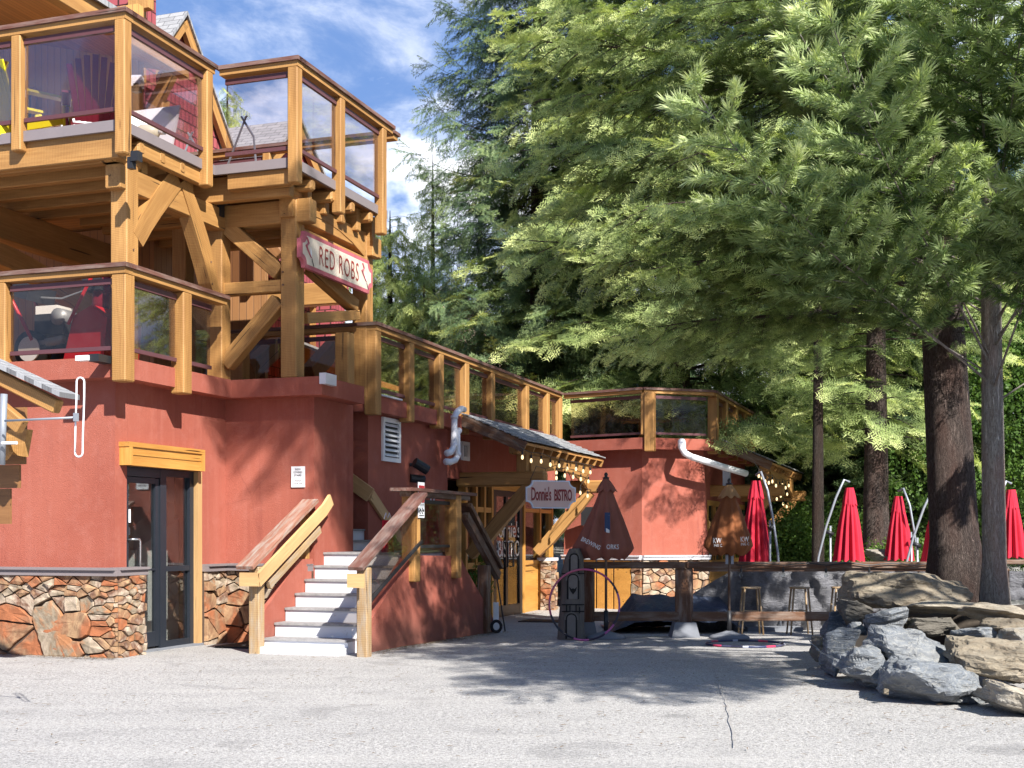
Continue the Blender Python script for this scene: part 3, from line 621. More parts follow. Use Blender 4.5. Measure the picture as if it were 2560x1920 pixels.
bm_(AB(-9.9, 18.04, 5.95), AB(-8.4, 18.04, 5.95), .2, .3)
def cbrace(a, pts, h, w=.19, mat='timber', name='curved_brace'):
    m = MB(); m.curve_beam([AB(*PA(a, x, y)) for x, y in pts], AB(1, 0), w, h); return L(m, name, mat)
cbrace(a1+.03, [(330, 600), (352, 558), (375, 520), (398, 487), (416, 462), (430, 446)], [.24, .26, .28, .29, .29, .28])
cbrace(a1+.03, [(446, 452), (462, 500), (478, 548), (494, 600), (508, 650), (520, 705), (528, 735)], [.22, .23, .25, .26, .25, .2, .14])
cbrace(a2+.03, [(770, 535), (800, 545), (835, 565), (868, 590), (900, 622)], [.06, .10, .14, .20, .26], w=.18)
def bpl(b, x0, y0, x1, y1, w, h, name='brace', mat='timber'):
    return bm_(AB(*PB(b, x0, y0)), AB(*PB(b, x1, y1)), w, h, AB(0, 1), name, mat)
def apl(a, x0, y0, x1, y1, w, h, name='brace', mat='timber'):
    return bm_(AB(*PA(a, x0, y0)), AB(*PA(a, x1, y1)), w, h, AB(1, 0), name, mat)
bq = 15.80
bpl(bq, 548, 548, 702, 683, .19, .22); bpl(bq+.001, 540, 727, 712, 716, .17, .17, 'beam'); bpl(bq, 566, 912, 700, 752, .19, .22)
apl(a2, 775, 668, 884, 766, .18, .2); apl(a2+.004, 758, 796, 890, 788, .16, .155, 'beam')
# inside frame timbers further back, seen between the posts
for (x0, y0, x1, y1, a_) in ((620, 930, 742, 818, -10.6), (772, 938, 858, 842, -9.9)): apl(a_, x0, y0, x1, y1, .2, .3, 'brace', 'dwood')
bm_(AB(-9.66-.12, 17.9, 3.6), AB(-9.66-.12, 17.9, 6.1), .24, .24, name='timber_post'); bm_(AB(-10.9, 16.6, 3.6), AB(-10.9, 16.6, 6.1), .24, .24, name='timber_post')
for px_, y0_, y1_ in ((600, 770, 940), (862, 840, 975)): 
    q = PB(17.2, px_, 900); bm_(AB(q[0], q[1], 3.6), AB(q[0], q[1], 4.5), .22, .22, name='timber_post')
# great beams behind, under the upper deck
bm_(AB(-12.6, 13.6, 5.85), AB(-12.6, 18.0, 5.85), .25, .45); m = MB(); m.curve_beam([AB(-12.3, 13.9+.45*i, 5.35-.9*(i/8.)**1.6) for i in range(9)], AB(1, 0), .2, .3); L(m, 'curved_brace', 'timber')
# back walls of the two storeys
mb = MB(); mb.box(-24, -11.3, 17.3, 17.45, 3.6, 6.4, ax=2); mb.g = [(g[0], g[1]+g[2]*0, g[2]) for g in mb.g]
# boards run upright: remap grain so plank index follows the wall
mb.g = []; 
def sidebox(mb, a0, a1, b0, b1, z0, z1):
    P = [(a, b, z) for z in (z0, z1) for b in (b0, b1) for a in (a0, a1)]
    mb.v += [tuple(AB(*p)) for p in P]; mb.g += [(p[2], p[0]+p[1], 0) for p in P]; mb.c += [.5]*8
    k = len(mb.v)-8; fs = [(0, 2, 3, 1), (4, 5, 7, 6), (0, 1, 5, 4), (2, 6, 7, 3), (0, 4, 6, 2), (1, 3, 7, 5)]; mb.f += [tuple(i+k for i in f) for f in fs]; mb.mi += [0]*6
mb = MB(); sidebox(mb, -24, -11.9, 17.3, 17.45, 3.6, 6.4); sidebox(mb, -12.0, -11.9, 17.45, 19.2, 3.6, 6.4); sidebox(mb, -24, -11.0, 19.2, 19.3, 3.6, 6.4); L(mb, 'lodge_back_wall', 'siding')
mb = MB(); sidebox(mb, -24, -11.7, 16.6, 16.75, 6.5, 9.6); L(mb, 'upper_wall', 'siding_gold')
mb = MB()
for k in range(4):
    a = -13.6-k*1.25; mb.box(a-1.0, a, 16.55, 16.58, 6.9, 8.4)
wn = L(mb, 'upper_windows', 'black')
mb = MB()
for k in range(4):
    a = -13.6-k*1.25
    mb.box(a-1.06, a+.06, 16.50, 16.56, 8.4, 8.5); mb.box(a-.54, a-.48, 16.50, 16.55, 6.9, 8.4); mb.box(a, a+.07, 16.50, 16.56, 6.8, 8.399); mb.box(a-1.07, a-1.0, 16.5, 16.56, 6.8, 8.399); mb.box(a-1.0, a, 16.5, 16.549, 7.6, 7.66)
L(mb, 'window_trim', 'timber')
# roof soffit over the upper deck with its fascia beam
mb = MB(); vs = [(-11.25, 11.2, 8.62), (-11.25, 17.0, 8.62), (-19, 17.0, 10.6), (-19, 11.2, 10.6)]
mb.add([AB(*p) for p in vs]+[AB(p[0], p[1], p[2]+.12) for p in vs], [(0, 1, 2, 3), (7, 6, 5, 4), (0, 4, 5, 1), (1, 5, 6, 2), (2, 6, 7, 3), (3, 7, 4, 0)], [(p[1], p[0]*1.1, 0) for p in vs]*2); L(mb, 'roof_soffit', 'boards')
bm_(AB(-11.2, 11.0, 8.70), AB(-11.2, 17.1, 8.70), .16, .30, name='fascia_beam'); bm_(AB(-11.5, 16.9, 8.2), AB(-11.5, 16.9, 6.5), .2, .2, name='timber_post')
bm_(AB(-11.25, 16.8, 8.55), AB(-11.9, 16.8, 7.5), .16, .18, name='brace')
mb = MB(); vs = [(-11.05, 11.0, 8.83), (-11.05, 17.2, 8.83), (-19, 17.2, 10.95), (-19, 11.0, 10.95)]
mb.add([AB(*p) for p in vs]+[AB(p[0], p[1], p[2]+.08) for p in vs], [(0, 1, 2, 3), (7, 6, 5, 4), (0, 4, 5, 1), (1, 5, 6, 2), (2, 6, 7, 3), (3, 7, 4, 0)], [(p[1], p[0]*1.1, 0) for p in vs]*2); L(mb, 'roof', 'roof')
# red shingled upper storey above and beside the soffit
pr = PB(17.8, 345); mb = MB(); mb.box(-19, pr[0], 17.8, 18.0, 8.6, 12.0); mb.box(pr[0]-.3, pr[0], 18.0, 18.3, 8.9, 12.0); L(mb, 'shingle_wall', 'shingle_red')
mb = MB(); mb.box(pr[0], pr[0]+.09, 17.74, 17.8+.1, 8.9, 12.0); mb.box(pr[0]-.05, pr[0]+.34, 17.6, 17.74, 10.0, 10.4); L(mb, 'corner_board', 'timber')
# dormer gable and the roof beyond
ag = -13.0; pk = PA(ag, 460, 38); rb_ = PA(ag, 573, 360); bk = pk[1]; zk = pk[2]; hb_ = rb_[1]-bk; dz = zk-rb_[2]
def gable(ag, bk, zk, half, drop, al, name, wallmat='shingle_red', zbase=6.5):
    ed = (bk-half, zk-drop), (bk+half, zk-drop)
    mb = MB(); mb.prism([AB(ag-.12, ed[0][0]+.15, zbase), AB(ag-.12, ed[1][0]-.15, zbase), AB(ag-.12, ed[1][0]-.15, ed[1][1]+.05), AB(ag-.12, bk, zk-.15), AB(ag-.12, ed[0][0]+.15, ed[0][1]+.05)], AB(-.12, 0)); L(mb, 'shingle_wall', wallmat)
    for sgn in (-1, 1):
        mb = MB(); mb.beam(AB(ag-.02, bk, zk-.12), AB(ag-.02, bk+sgn*half, zk-drop-.12), .1, .22, .004, AB(1, 0)); L(mb, 'rake_board', 'timber')
        e = (bk+sgn*half*1.06, zk-drop*1.06); mb = MB(); sl = math.hypot(e[0]-bk, e[1]-zk)
        vs = [(ag+.08, bk, zk), (ag+.08, e[0], e[1]), (al, e[0], e[1]), (al, bk, zk)]; up = (0, 0, .06)
        mb.add([AB(*p) for p in vs]+[AB(p[0], p[1], p[2]+.07) for p in vs], [(0, 1, 2, 3), (7, 6, 5, 4), (0, 4, 5, 1), (1, 5, 6, 2), (2, 6, 7, 3), (3, 7, 4, 0)], [(ag, 0, 0), (ag, sl, 0), (al, sl, 0), (al, 0, 0)]*2); L(mb, 'roof', 'roof')
gable(ag, bk, zk, hb_, dz, -19, 'dormer')
ag2 = -12.2; q0 = PA(ag2, 748, 308); q1 = PA(ag2, 766, 358); gable(ag2-.0, q0[1], q0[2], 2.6, 2.6*abs((q0[2]-q1[2])/(q1[1]-q0[1]))*.8, -22, 'rear roof')
# things seen through the lower bay: porch roof with its gable and number plate, red shingled pier
mb = MB(); mb.box(-14.0, -13.3, 23.0, 23.3, 3.6, 7.6); mb.box(-14, -13.3, 23.3, 26, 3.6, 7.6); L(mb, 'shingle_wall', 'shingle_red')
q = PB(24.0, 790); mb = MB(); mb.box(q[0], q[0]+.42, 24.0, 24.5, 3.6, 7.0); L(mb, 'shingle_pier', 'shingle_red'); mb = MB(); mb.box(q[0]-.12, q[0]-.003, 23.95, 24.1, 3.6, 7.0); L(mb, 'corner_board', 'timber')
pa, pb = PB(22.4, 600, 822), PB(22.4, 880, 935)
mb = MB(); p0, p1 = AB(*PB(22.4, 640, 836)), AB(*PB(22.4, 900, 940)); mb.beam(p0, p1, .1, .25, .004, AB(0, 1)); L(mb, 'fascia_beam', 'timber')
mb = MB(); mb.beam(p0+Vector((0, -.1, .17)), p1+Vector((0, -.1, .17)), 1.0, .05, .004, AB(0, 1)); L(mb, 'porch_shingles', 'roof')
mb = MB(); vs = [PB(22.5, 560, 846), PB(22.5, 880, 948)]; vs = [vs[0], vs[1], (vs[1][0], 25, vs[1][2]), (vs[0][0], 25, vs[0][2])]
mb.add([AB(*p) for p in vs]+[AB(p[0], p[1], p[2]+.1) for p in vs], [(0, 1, 2, 3), (7, 6, 5, 4), (0, 4, 5, 1), (1, 5, 6, 2), (2, 6, 7, 3), (3, 7, 4, 0)], [(p[0], p[1], 0) for p in vs]*2); L(mb, 'porch_soffit', 'boards')
mb = MB(); sidebox(mb, -14, PB(25, 900)[0], 25.0, 25.1, 3.6, 5.2); L(mb, 'porch_wall', 'siding_gold')
bm_(AB(-15, 21, 5.9), AB(-10.4, 21, 5.9), .2, .4, mat='timber', name='beam')
bpl(20.6, 640, 560, 700, 640, .15, .2, 'brace', 'dwood')
q = PB(24.9, 641, 916); mb = MB(); mb.box(q[0]-.11, q[0]+.11, 24.93, 24.97, q[2]-.16, q[2]+.16); npl = L(mb, 'number_plate', 'trim'); text_mesh('3', .09, .18, AB(q[0], 24.93, q[2]), AB(1, 0), (0, 0, 1), MT['letter'], npl)
# ---------------------------------------------------------------- bistro front under the first canopy
AB0 = -8.72
def fbox(mb, x0, x1, z0, z1, a0, a1): mb.box(a0, a1, PA(AB0, x0)[1], PA(AB0, x1)[1], z0, z1)
mb = MB()
for x in (1160, 1186, 1207, 1226, 1306, 1346, 1376): bb = PA(AB0, x)[1]; mb.box(AB0-.1, AB0+.05+.001*(x % 7), bb-.05, bb+.05, -.25, 2.6)
fbox(mb, 1165, 1226, .85, .97, AB0-.06, AB0+.04); fbox(mb, 1165, 1226, 1.95, 2.05, AB0-.06, AB0+.041); fbox(mb, 1226, 1378, 2.42, 2.56, AB0-.06, AB0+.042); fbox(mb, 1306, 1378, 2.0, 2.08, AB0-.06, AB0+.043); fbox(mb, 1306, 1378, .86, .95, AB0-.06, AB0+.06)
fbox(mb, 1308, 1377, -.25, .86, AB0-.08, AB0+.02)
bf = L(mb, 'bistro_front', 'panel')
mb = MB(); fbox(mb, 1164, 1228, .0, 2.5, AB0-.03, AB0-.02); mb.build('window_glass', MT['glass_door'], bf); mb = MB(); fbox(mb, 1306, 1376, .95, 2.42, AB0-.03, AB0-.02); mb.build('window_glass', MT['glass_door'], bf)
mb = MB(); fbox(mb, 1231, 1238, -.2, 2.42, AB0-.03, AB0+.03); fbox(mb, 1296, 1303, -.2, 2.42, AB0-.03, AB0+.03); fbox(mb, 1238, 1296, 2.3, 2.42, AB0-.03, AB0+.028); fbox(mb, 1238, 1296, -.2, .05, AB0-.03, AB0+.028); fbox(mb, 1262, 1267, .05, 2.3, AB0-.03, AB0+.027)
bd = mb.build('bistro_door', MT['black'], lodge); ORG[bd.name] = ORG[lodge.name]
mb = MB(); fbox(mb, 1238, 1262, .05, 2.3, AB0-.004, AB0+.002); fbox(mb, 1267, 1296, .05, 2.3, AB0-.004, AB0+.002); mb.build('door_pane', MT['glass_door'], bd)
mb = MB(); 
for x in (1258, 1272):
    bb = PA(AB0, x)[1]; mb.tube([AB(AB0+.02, bb, 1.35), AB(AB0+.1, bb, 1.35), AB(AB0+.1, bb, .85), AB(AB0+.02, bb, .85)], .02)
mb.build('door_handle', MT['black'], bd)
q = PA(AB0+.02, 1268, 1360); text_mesh("Donnie's", 1.7, .34, AB(AB0+.01, q[1]+.0, 1.62), AB(0, 1), (0, 0, 1), MT['letter_lt'], bd, 'door_lettering'); text_mesh("BISTRO", 1.35, .34, AB(AB0+.01, q[1]+.15, 1.22), AB(0, 1), (0, 0, 1), MT['letter_lt'], bd, 'door_lettering')
q = PA(AB0+.02, 1243, 1325); mb = MB(); cen = AB(AB0+.012, q[1]-.05, 1.22)
ring = [cen + AB(0, math.cos(t)*.15) + Vector((0, 0, math.sin(t)*.17)) for t in [i*math.pi/10 for i in range(21)]]; mb.tube(ring, .014, 4); mb.tube([cen + AB(0, math.cos(t)*.085) + Vector((0, 0, math.sin(t)*.09)) for t in [math.pi*(1.1+.8*i/6) for i in range(7)]], .012, 4)
for s_ in (-1, 1): mb.tube([cen+AB(0, s_*.05)+Vector((0, 0, .02)), cen+AB(0, s_*.05)+Vector((0, 0, .07))], .012, 4)
mb.build('door_smile_mark', MT['letter_lt'], bd)
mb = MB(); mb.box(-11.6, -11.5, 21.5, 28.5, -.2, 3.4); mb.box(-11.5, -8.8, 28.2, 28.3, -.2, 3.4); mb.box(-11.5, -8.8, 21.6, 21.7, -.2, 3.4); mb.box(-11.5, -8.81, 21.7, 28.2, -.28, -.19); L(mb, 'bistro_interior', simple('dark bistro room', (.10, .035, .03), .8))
bc = PA(-8.55, 1366)[1]; stone_wall('stone_pillar', (-8.62, bc-.18), (-8.38, bc-.18), (0, -1), -.3, .93, 21, size=.2, small_top=.2); stone_wall('stone_pillar', (-8.38, bc-.18), (-8.38, bc+.15), (1, 0), -.3, .93, 22, size=.2, small_top=.2)
mb = MB(); mb.box(-8.7, -8.33, bc-.23, bc+.2, .93, 1.0); L(mb, 'pillar_cap', 'flash_pale')
# ---------------------------------------------------------------- canopies
def canopy(aw, ae, b0, b1, zw, ze, tag_):
    root = bpy.data.objects.new('canopy', None); sc.collection.objects.link(root); root.parent = lodge; ORG[root.name] = ORG[lodge.name]
    sl = math.hypot(ae-aw, ze-zw); mb = MB(); vs = [(aw, b0, zw), (aw, b1, zw), (ae, b1, ze), (ae, b0, ze)]
    th = Vector((0, 0, .06)); nA = 26; vv = []; ff = []; gg = []
    # lapped shingle courses: each course a thin wedge
    nc = 9; r = random.Random(7)
    for c in range(nc):
        t0, t1 = c/nc, (c+1)/nc+.02
        for k in range(24):
            u0, u1 = k/24, (k+1)/24; j = r.uniform(-.006, .006)
            P = [(aw+(ae-aw)*t0, b0+(b1-b0)*u0, zw+(ze-zw)*t0+.005), (aw+(ae-aw)*t0, b0+(b1-b0)*u1, zw+(ze-zw)*t0+.005), (aw+(ae-aw)*t1, b0+(b1-b0)*u1, zw+(ze-zw)*t1+.028+j), (aw+(ae-aw)*t1, b0+(b1-b0)*u0, zw+(ze-zw)*t1+.028+j)]
            Q = [(p[0], p[1], p[2]-.02) for p in P]
            mb.add([AB(*p) for p in P+Q], [(0, 1, 2, 3), (7, 6, 5, 4), (0, 4, 5, 1), (1, 5, 6, 2), (2, 6, 7, 3), (3, 7, 4, 0)], [(p[1], (p[0]-aw)*1.2, 0) for p in P+Q])
    mb.build('shingles', MT['roof'], root)
    mb = MB(); o = .02; vs = [(aw, b0+o, zw-.03), (aw, b1-o, zw-.03), (ae-.02, b1-o, ze-.03), (ae-.02, b0+o, ze-.03)]
    mb.add([AB(*p) for p in vs]+[AB(p[0], p[1], p[2]-.05) for p in vs], [(0, 1, 2, 3), (7, 6, 5, 4), (0, 4, 5, 1), (1, 5, 6, 2), (2, 6, 7, 3), (3, 7, 4, 0)], [(p[0], p[1], 0) for p in vs]*2); mb.build('roof_boards', MT['boards'], root)
    n = int((b1-b0)/.52)
    for k in range(n+1):
        b = b0+.06+(b1-b0-.12)*k/n; m = MB(); m.beam(AB(aw, b, zw-.15), AB(ae-.04, b, ze-.145), .055, .13, .004); m.build('rafter', MT['timber'], root)
    m = MB(); m.beam(AB(aw, b0+.025, zw-.13), AB(ae-.02, b0+.025, ze-.12), .04, .2, .004); m.build('rake_board', MT['timber_dark'], root)
    return root
def frame(root, b, aw, zt, flip=False):
    """cross frame: outrigger beam, king block, diagonal brace back to the wall"""
    m = MB(); m.beam(AB(aw-.3, b, zt), AB(aw+1.45, b, zt), .22, .27, .03); m.build('outrigger_beam', MT['timber'], root)
    m = MB(); pts = [AB(aw-.05, b, zt-1.42), AB(aw+.25, b, zt-1.12), AB(aw+.6, b, zt-.72), AB(aw+.9, b, zt-.4), AB(aw+1.15, b, zt-.12)]; m.curve_beam(pts, AB(0, 1), .18, [.2, .24, .25, .24, .2]); m.build('brace', MT['timber'], root)
    m = MB(); m.beam(AB(aw+1.0, b, zt+.12), AB(aw+1.0, b, zt+.50), .2, .2); m.build('king_block', MT['timber'], root)
c1 = canopy(-8.44, -7.20, 21.8, 27.35, 3.73, 3.20, 'a')
zt = PB(22.5, 1300, 1197)[2]; frame(c1, 22.55, -8.5, zt); frame(c1, 26.7, -8.5, zt)
m = MB(); m.beam(AB(-7.5, 22.0, zt+.55), AB(-7.5, 27.2, zt+.55), .2, .24, .03); m.build('plate_beam', MT['timber'], c1)
def arch_board(root, a, b0, b1, ztop, dmax, dmid):
    top = [AB(a, b0+(b1-b0)*i/12, ztop) for i in range(13)]; bot = [AB(a, b0+(b1-b0)*i/12, ztop-dmax+(dmax-dmid)*math.sin(math.pi*i/12)**.6) for i in range(13)]
    m = MB(); n = 13; vs = top+bot+[v+AB(-.06, 0) for v in top+bot]; fs = []
    for i in range(12): fs += [(i, i+1, n+i+1, n+i), (2*n+i, 3*n+i, 3*n+i+1, 2*n+i+1), (n+i, n+i+1, 3*n+i+1, 3*n+i), (i, 2*n+i, 2*n+i+1, i+1)]
    fs += [(0, n, 3*n, 2*n), (n-1, 3*n-1, 4*n-1, 2*n-1)]; m.add(vs, fs, [(v.y, v.z, 0) for v in vs]); return m.build('arch_board', MT['timber'], root)
arch_board(c1, -7.36, 22.62, 26.6, zt+.44, .5, .2)
c2 = canopy(J_[0]+.05, J_[0]+1.24, 29.55, 36.0, 3.73, 3.20, 'b')
frame(c2, 30.1, J_[0], zt); frame(c2, 34.8, J_[0], zt); m = MB(); m.beam(AB(J_[0]+1.0, 29.8, zt+.55), AB(J_[0]+1.0, 35.8, zt+.55), .2, .24, .03); m.build('plate_beam', MT['timber'], c2); arch_board(c2, J_[0]+1.13, 30.2, 34.7, zt+.44, .5, .2)
mb = MB(); jb = J2[1]; mb.box(J2[0]-.1, J2[0]-.03, jb+.6, 35.4, -.3, .9); L(mb, 'wood_panel', 'panel')
mb = MB()
for k in range(6): b = jb+.7+k*1.0; mb.box(J2[0]-.12, J2[0]-.02, b, b+.1, .9, 2.3)
mb.box(J2[0]-.12, J2[0]-.019, jb+.6, 35.4, 2.2, 2.32); L(mb, 'window_frame', 'panel'); mb = MB(); mb.box(J2[0]-.08, J2[0]-.07, jb+.6, 35.4, .9, 2.2); L(mb, 'window_glass', 'glass_door')
# porch roof at the far left
mb = MB(); e0 = PB(10.5, 150, 980); q0_, q1_ = AB(e0[0], 10.5, e0[2]), AB(e0[0]-1.9, 10.5, e0[2]+.80); dirb = AB(0, .3)
mb.add([q0_, q1_, q1_+dirb, q0_+dirb]+[v-Vector((0, 0, .05)) for v in (q0_, q1_, q1_+dirb, q0_+dirb)], [(0, 1, 2, 3), (7, 6, 5, 4), (0, 4, 5, 1), (1, 5, 6, 2), (2, 6, 7, 3), (3, 7, 4, 0)], [(0, 0, 0), (0, 2.5, 0), (1, 2.5, 0), (1, 0, 0)]*2); L(mb, 'porch_shingles', 'roof')
bm_(q0_+AB(-.14, .15, -.13), q1_+AB(0, .15, -.13), .12, .14, name='rafter'); bm_(q0_+AB(-.5, .06, -.33), q1_+AB(0, .06, -.12), .1, .16, name='rafter')
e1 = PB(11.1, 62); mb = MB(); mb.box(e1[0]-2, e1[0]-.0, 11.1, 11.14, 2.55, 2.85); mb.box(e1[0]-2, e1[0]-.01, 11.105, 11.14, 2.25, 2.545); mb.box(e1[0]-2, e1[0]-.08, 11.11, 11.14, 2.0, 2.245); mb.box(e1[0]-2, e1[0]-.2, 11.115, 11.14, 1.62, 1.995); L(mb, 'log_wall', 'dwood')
q = PB(10.9, 68, 1078); mb = MB(); mb.prism([AB(q[0], 10.9, q[2]+.02), AB(q[0]-.24, 10.9, q[2]+.02), AB(q[0]-.38, 10.9, q[2]-.12), AB(q[0]-.38, 10.9, q[2]-.2), AB(q[0]-.06, 10.9, q[2]-.26)], AB(0, .09)); L(mb, 'beam_end', 'timber')
mb = MB(); mb.prism([AB(q[0]-.16, 10.78, q[2]-.12), AB(q[0]-.6, 10.78, q[2]-.12), AB(q[0]-.6, 10.78, q[2]-.3), AB(q[0]-.2, 10.78, q[2]-.3), AB(q[0]-.12, 10.78, q[2]-.22)], AB(0, .06)); L(mb, 'beam_end', 'timber')
# ---------------------------------------------------------------- vents, pipes, fittings of the lodge
def louver(a, x0, x1, y0, y1, n):
    b0, b1 = PA(a, x0)[1], PA(a, x1)[1]; zt_ = PA(a, x0, y0)[2]; zb = PA(a, x0, y1)[2]; m = MB()
    m.box(a, a+.04, b0, b0+.07, zb, zt_); m.box(a, a+.04, b1-.07, b1, zb, zt_); m.box(a, a+.04, b0+.07, b1-.07, zt_-.07, zt_); m.box(a, a+.04, b0+.07, b1-.07, zb, zb+.07); r_ = L(m, 'louvered_vent', 'white')
    m = MB(); m.box(a+.001, a+.006, b0+.07, b1-.07, zb+.07, zt_-.07); m.build('vent_dark', MT['black'], r_)
    for k in range(n):
        z = zb+.07+(zt_-zb-.14)*(k+.5)/n; h = (zt_-zb-.14)/n
        m = MB(); m.wbox(AB(a+.03, (b0+b1)/2, z), AB(0, (b1-b0)/2-.075), AB(.03, 0, -h*.3), AB(.002, 0, .004)); m.build('louver', MT['white'], r_)
louver(-8.628, 953, 997, 1042, 1152, 7); louver(-8.718, 1152, 1170, 1103, 1150, 10)
def pipe(name, pts, r, mat='pvc', n=10):
    m = MB(); m.tube(pts, r, n); o = L(m, name, mat, True); return o
a_ = -8.30; P = lambda x, y, a=a_: AB(*PA(a, x, y))
dp = pipe('drain_pipe', [P(1160, 1024), P(1153, 1022), P(1143, 1030), P(1136, 1042), P(1135, 1100), P(1134, 1118), P(1127, 1130), P(1117, 1133)], .058)
dp2 = pipe('drain_pipe', [P(1148, 1076), P(1143, 1082), P(1143, 1100), P(1144, 1140), P(1138, 1150), P(1126, 1155), P(1115, 1154)], .058)
for dd, x, y in ((dp, 1136, 1043), (dp, 1135, 1113), (dp2, 1144, 1136)):
    m = MB(); m.tube([P(x, y-4), P(x, y+4)], .068, 10); m.build('pipe_collar', MT['pvc'], dd, True)
Q = lambda x, y, b=28.0: AB(*PB(b, x, y))
gp = pipe('gutter_pipe', [Q(1704, 1112, 28.3), Q(1706, 1122, 28.0), Q(1712, 1133, 28.0), Q(1728, 1142, 28.1), Q(1800, 1165, 28.6), Q(1866, 1184, 29.2)], .075)
m = MB(); m.tube([Q(1704, 1104, 28.2), Q(1705, 1118, 28.05)], .09, 12); m.build('pipe_collar', MT['pvc'], gp, True)
mb = MB(); q = PA(-8.6, 1030, 1165); mb.tube([AB(-8.62, q[1]-.05, q[2]+.02), AB(-8.5, q[1], q[2]+.02)], .03); mb.tube([AB(-8.52, q[1]-.08, q[2]+.06), AB(-8.36, q[1]+.1, q[2]-.07)], .085, 12); lm = L(mb, 'wall_lamp', 'black')
mb = MB(); q = PA(-8.6, 1034, 1196); mb.tube([AB(-8.62, q[1]-.1, q[2]), AB(-8.44, q[1]+.08, q[2]-.02)], .07, 12); L(mb, 'wall_lamp', 'black')
mb = MB(); q = PB(28.3, 1474, 1290); mb.box(q[0]-.12, q[0]+.18, 28.0, 28.05, q[2]-.22, q[2]+.2); L(mb, 'menu_board', 'black')
for x_, y_ in ((1455, 1265),):
    q = PB(28.2, x_, y_); mb = MB(); mb.box(q[0]-.03, q[0]+.03, 27.9, 28.05, q[2]-.12, q[2]+.12); L(mb, 'wall_lamp', 'white')
mb = MB(); q = PB(J2[1]+.3, 1818, 1190); mb.box(q[0]-.08, q[0]+.08, J2[1]+.15, J2[1]+.34, q[2]-.22, q[2]+.18); L(mb, 'wall_lamp', 'galv')
mb = MB(); mb.wbox(AB(*PB(13.0, 341, 392)), AB(.05, 0), AB(0, .05), (0, 0, .06)); mb.wbox(AB(*PB(13.0, 329, 408)), AB(.035, 0), AB(0, .04), (0, 0, .07)); L(mb, 'post_bracket', 'black')
mb = MB(); mb.wbox(AB(*PB(15.6, 560, 490)), AB(.06, 0), AB(0, .05), (0, 0, .12)); mb.wbox(AB(*PB(15.6, 552, 515)), AB(.03, 0), AB(0, .05), (0, 0, .15)); L(mb, 'post_bracket', 'black')
# pegs in the timber frame
mb = MB()
for x, y in ((333, 624), (438, 440), (464, 452), (527, 655), (530, 710)):
    c = AB(*PA(P1[0]+.0, x, y)); mb.tube([c-AB(.05, 0), c+AB(.012, 0)], .013, 6)
for x, y in ((707, 680), (708, 712)):
    c = AB(*PB(P2[1], x, y)); mb.tube([c+AB(0, .05), c-AB(0, .014)], .016, 6)
for x, y in ((757, 490), (757, 510)):
    c = AB(*PA(P2[0], x, y)); mb.tube([c-AB(.05, 0), c+AB(.014, 0)], .014, 6)
L(mb, 'timber_pegs', 'timber_dark')
# ================================================================ the outside stair
stair = thing('exterior_staircase', 'white painted steps between red side walls, rising from the asphalt', 'staircase', AB(-7.8, 14.6, 0))
def S_(mb, name, mat, smooth=False): return mb.build(name, MT[mat], stair, smooth)
mt, t = M('chipped white step paint'); o_ = obj_c(t); n_ = t.noise(o_, 9, 7, .65, .4); c_ = t.mix(t.ramp(n_, [(.60, 0.0), (.66, .4), (.72, .8)]), (.62, .63, .66), (.38, .36, .35)); fin(t, c_, .75, n_, .5, .01); MT['steppaint'] = mt
MT['tread'] = simple('worn grey tread', (.26, .25, .245), .85, var=.6, scale=14)
AL, AR, BS = -8.349, -7.163, 14.56
for k in range(1, 8):
    b0 = BS+.276*(k-1); b1 = BS+.276*k if k < 7 else 18.249; z = .18*k
    m = MB(); m.box(AL if k < 7 else -8.63+.001, AR, b0, b1+(0.02 if k < 7 else 0), -.2 if k == 1 else z-.36, z-.03); s_ = S_(m, 'step' if k < 7 else 'landing', 'steppaint')
    m = MB(); m.box(AL-.0, AR, b0-.025, b1+(0 if k < 7 else 0), z-.029, z); m.build('tread', MT['tread'], s_)
m = MB(); m.box(AL, AR, BS-.26, BS-.001, -.2, .085); s_ = S_(m, 'step', 'steppaint')
for k, xr in ((8, 880), (9, 836), (10, 792), (11, 745)):
    q = PB(17.16+.06*(k-8), xr); z = 1.26+.168*(k-7); m = MB(); m.box(q[0]-2.2, q[0], 17.16+.06*(k-8), 18.248, 1.27, z-.028); s_ = S_(m, 'step', 'steppaint'); m = MB(); m.box(q[0]-.35, q[0]+.02, 17.14+.06*(k-8), 18.247, z-.0275, z); m.build('tread', MT['tread'], s_)
# left side wall
pl = lambda a, x, y: AB(*PA(a, x, y))
a = -8.36
def sidewall(a, th, pts, name):
    m = MB(); P = [AB(*PA(a, x, y)) if isinstance(x, (int, float)) and y is not None else x for x, y in pts]; m.prism(P, AB(-th, 0)); return m.build(name, MT['stucco'], stair)
top0, top1 = PA(a, 650, 1545), PA(a, 748, 1398)
m = MB(); m.prism([AB(a, 14.44, -.25), AB(a, 15.90, -.25), AB(a, 15.90, top1[2]), AB(a, top1[1], top1[2]), AB(a, top0[1], top0[2]), AB(a, 14.44, top0[2]-.03)], AB(-.09, 0)); S_(m, 'side_wall', 'stucco')
# right side wall with its flat-topped landing
a = -7.01; PTS = [(922, 1560), (1029, 1388), (1150, 1390), (1166, 1424), (1222, 1522), (1241, 1566)]
P = [PA(a, x, y) for x, y in PTS]
m = MB(); m.prism([AB(a, P[0][1], -.3)]+[AB(*p) for p in P]+[AB(a, P[-1][1], -.3)], AB(-.15, 0)); S_(m, 'side_wall', 'stucco')
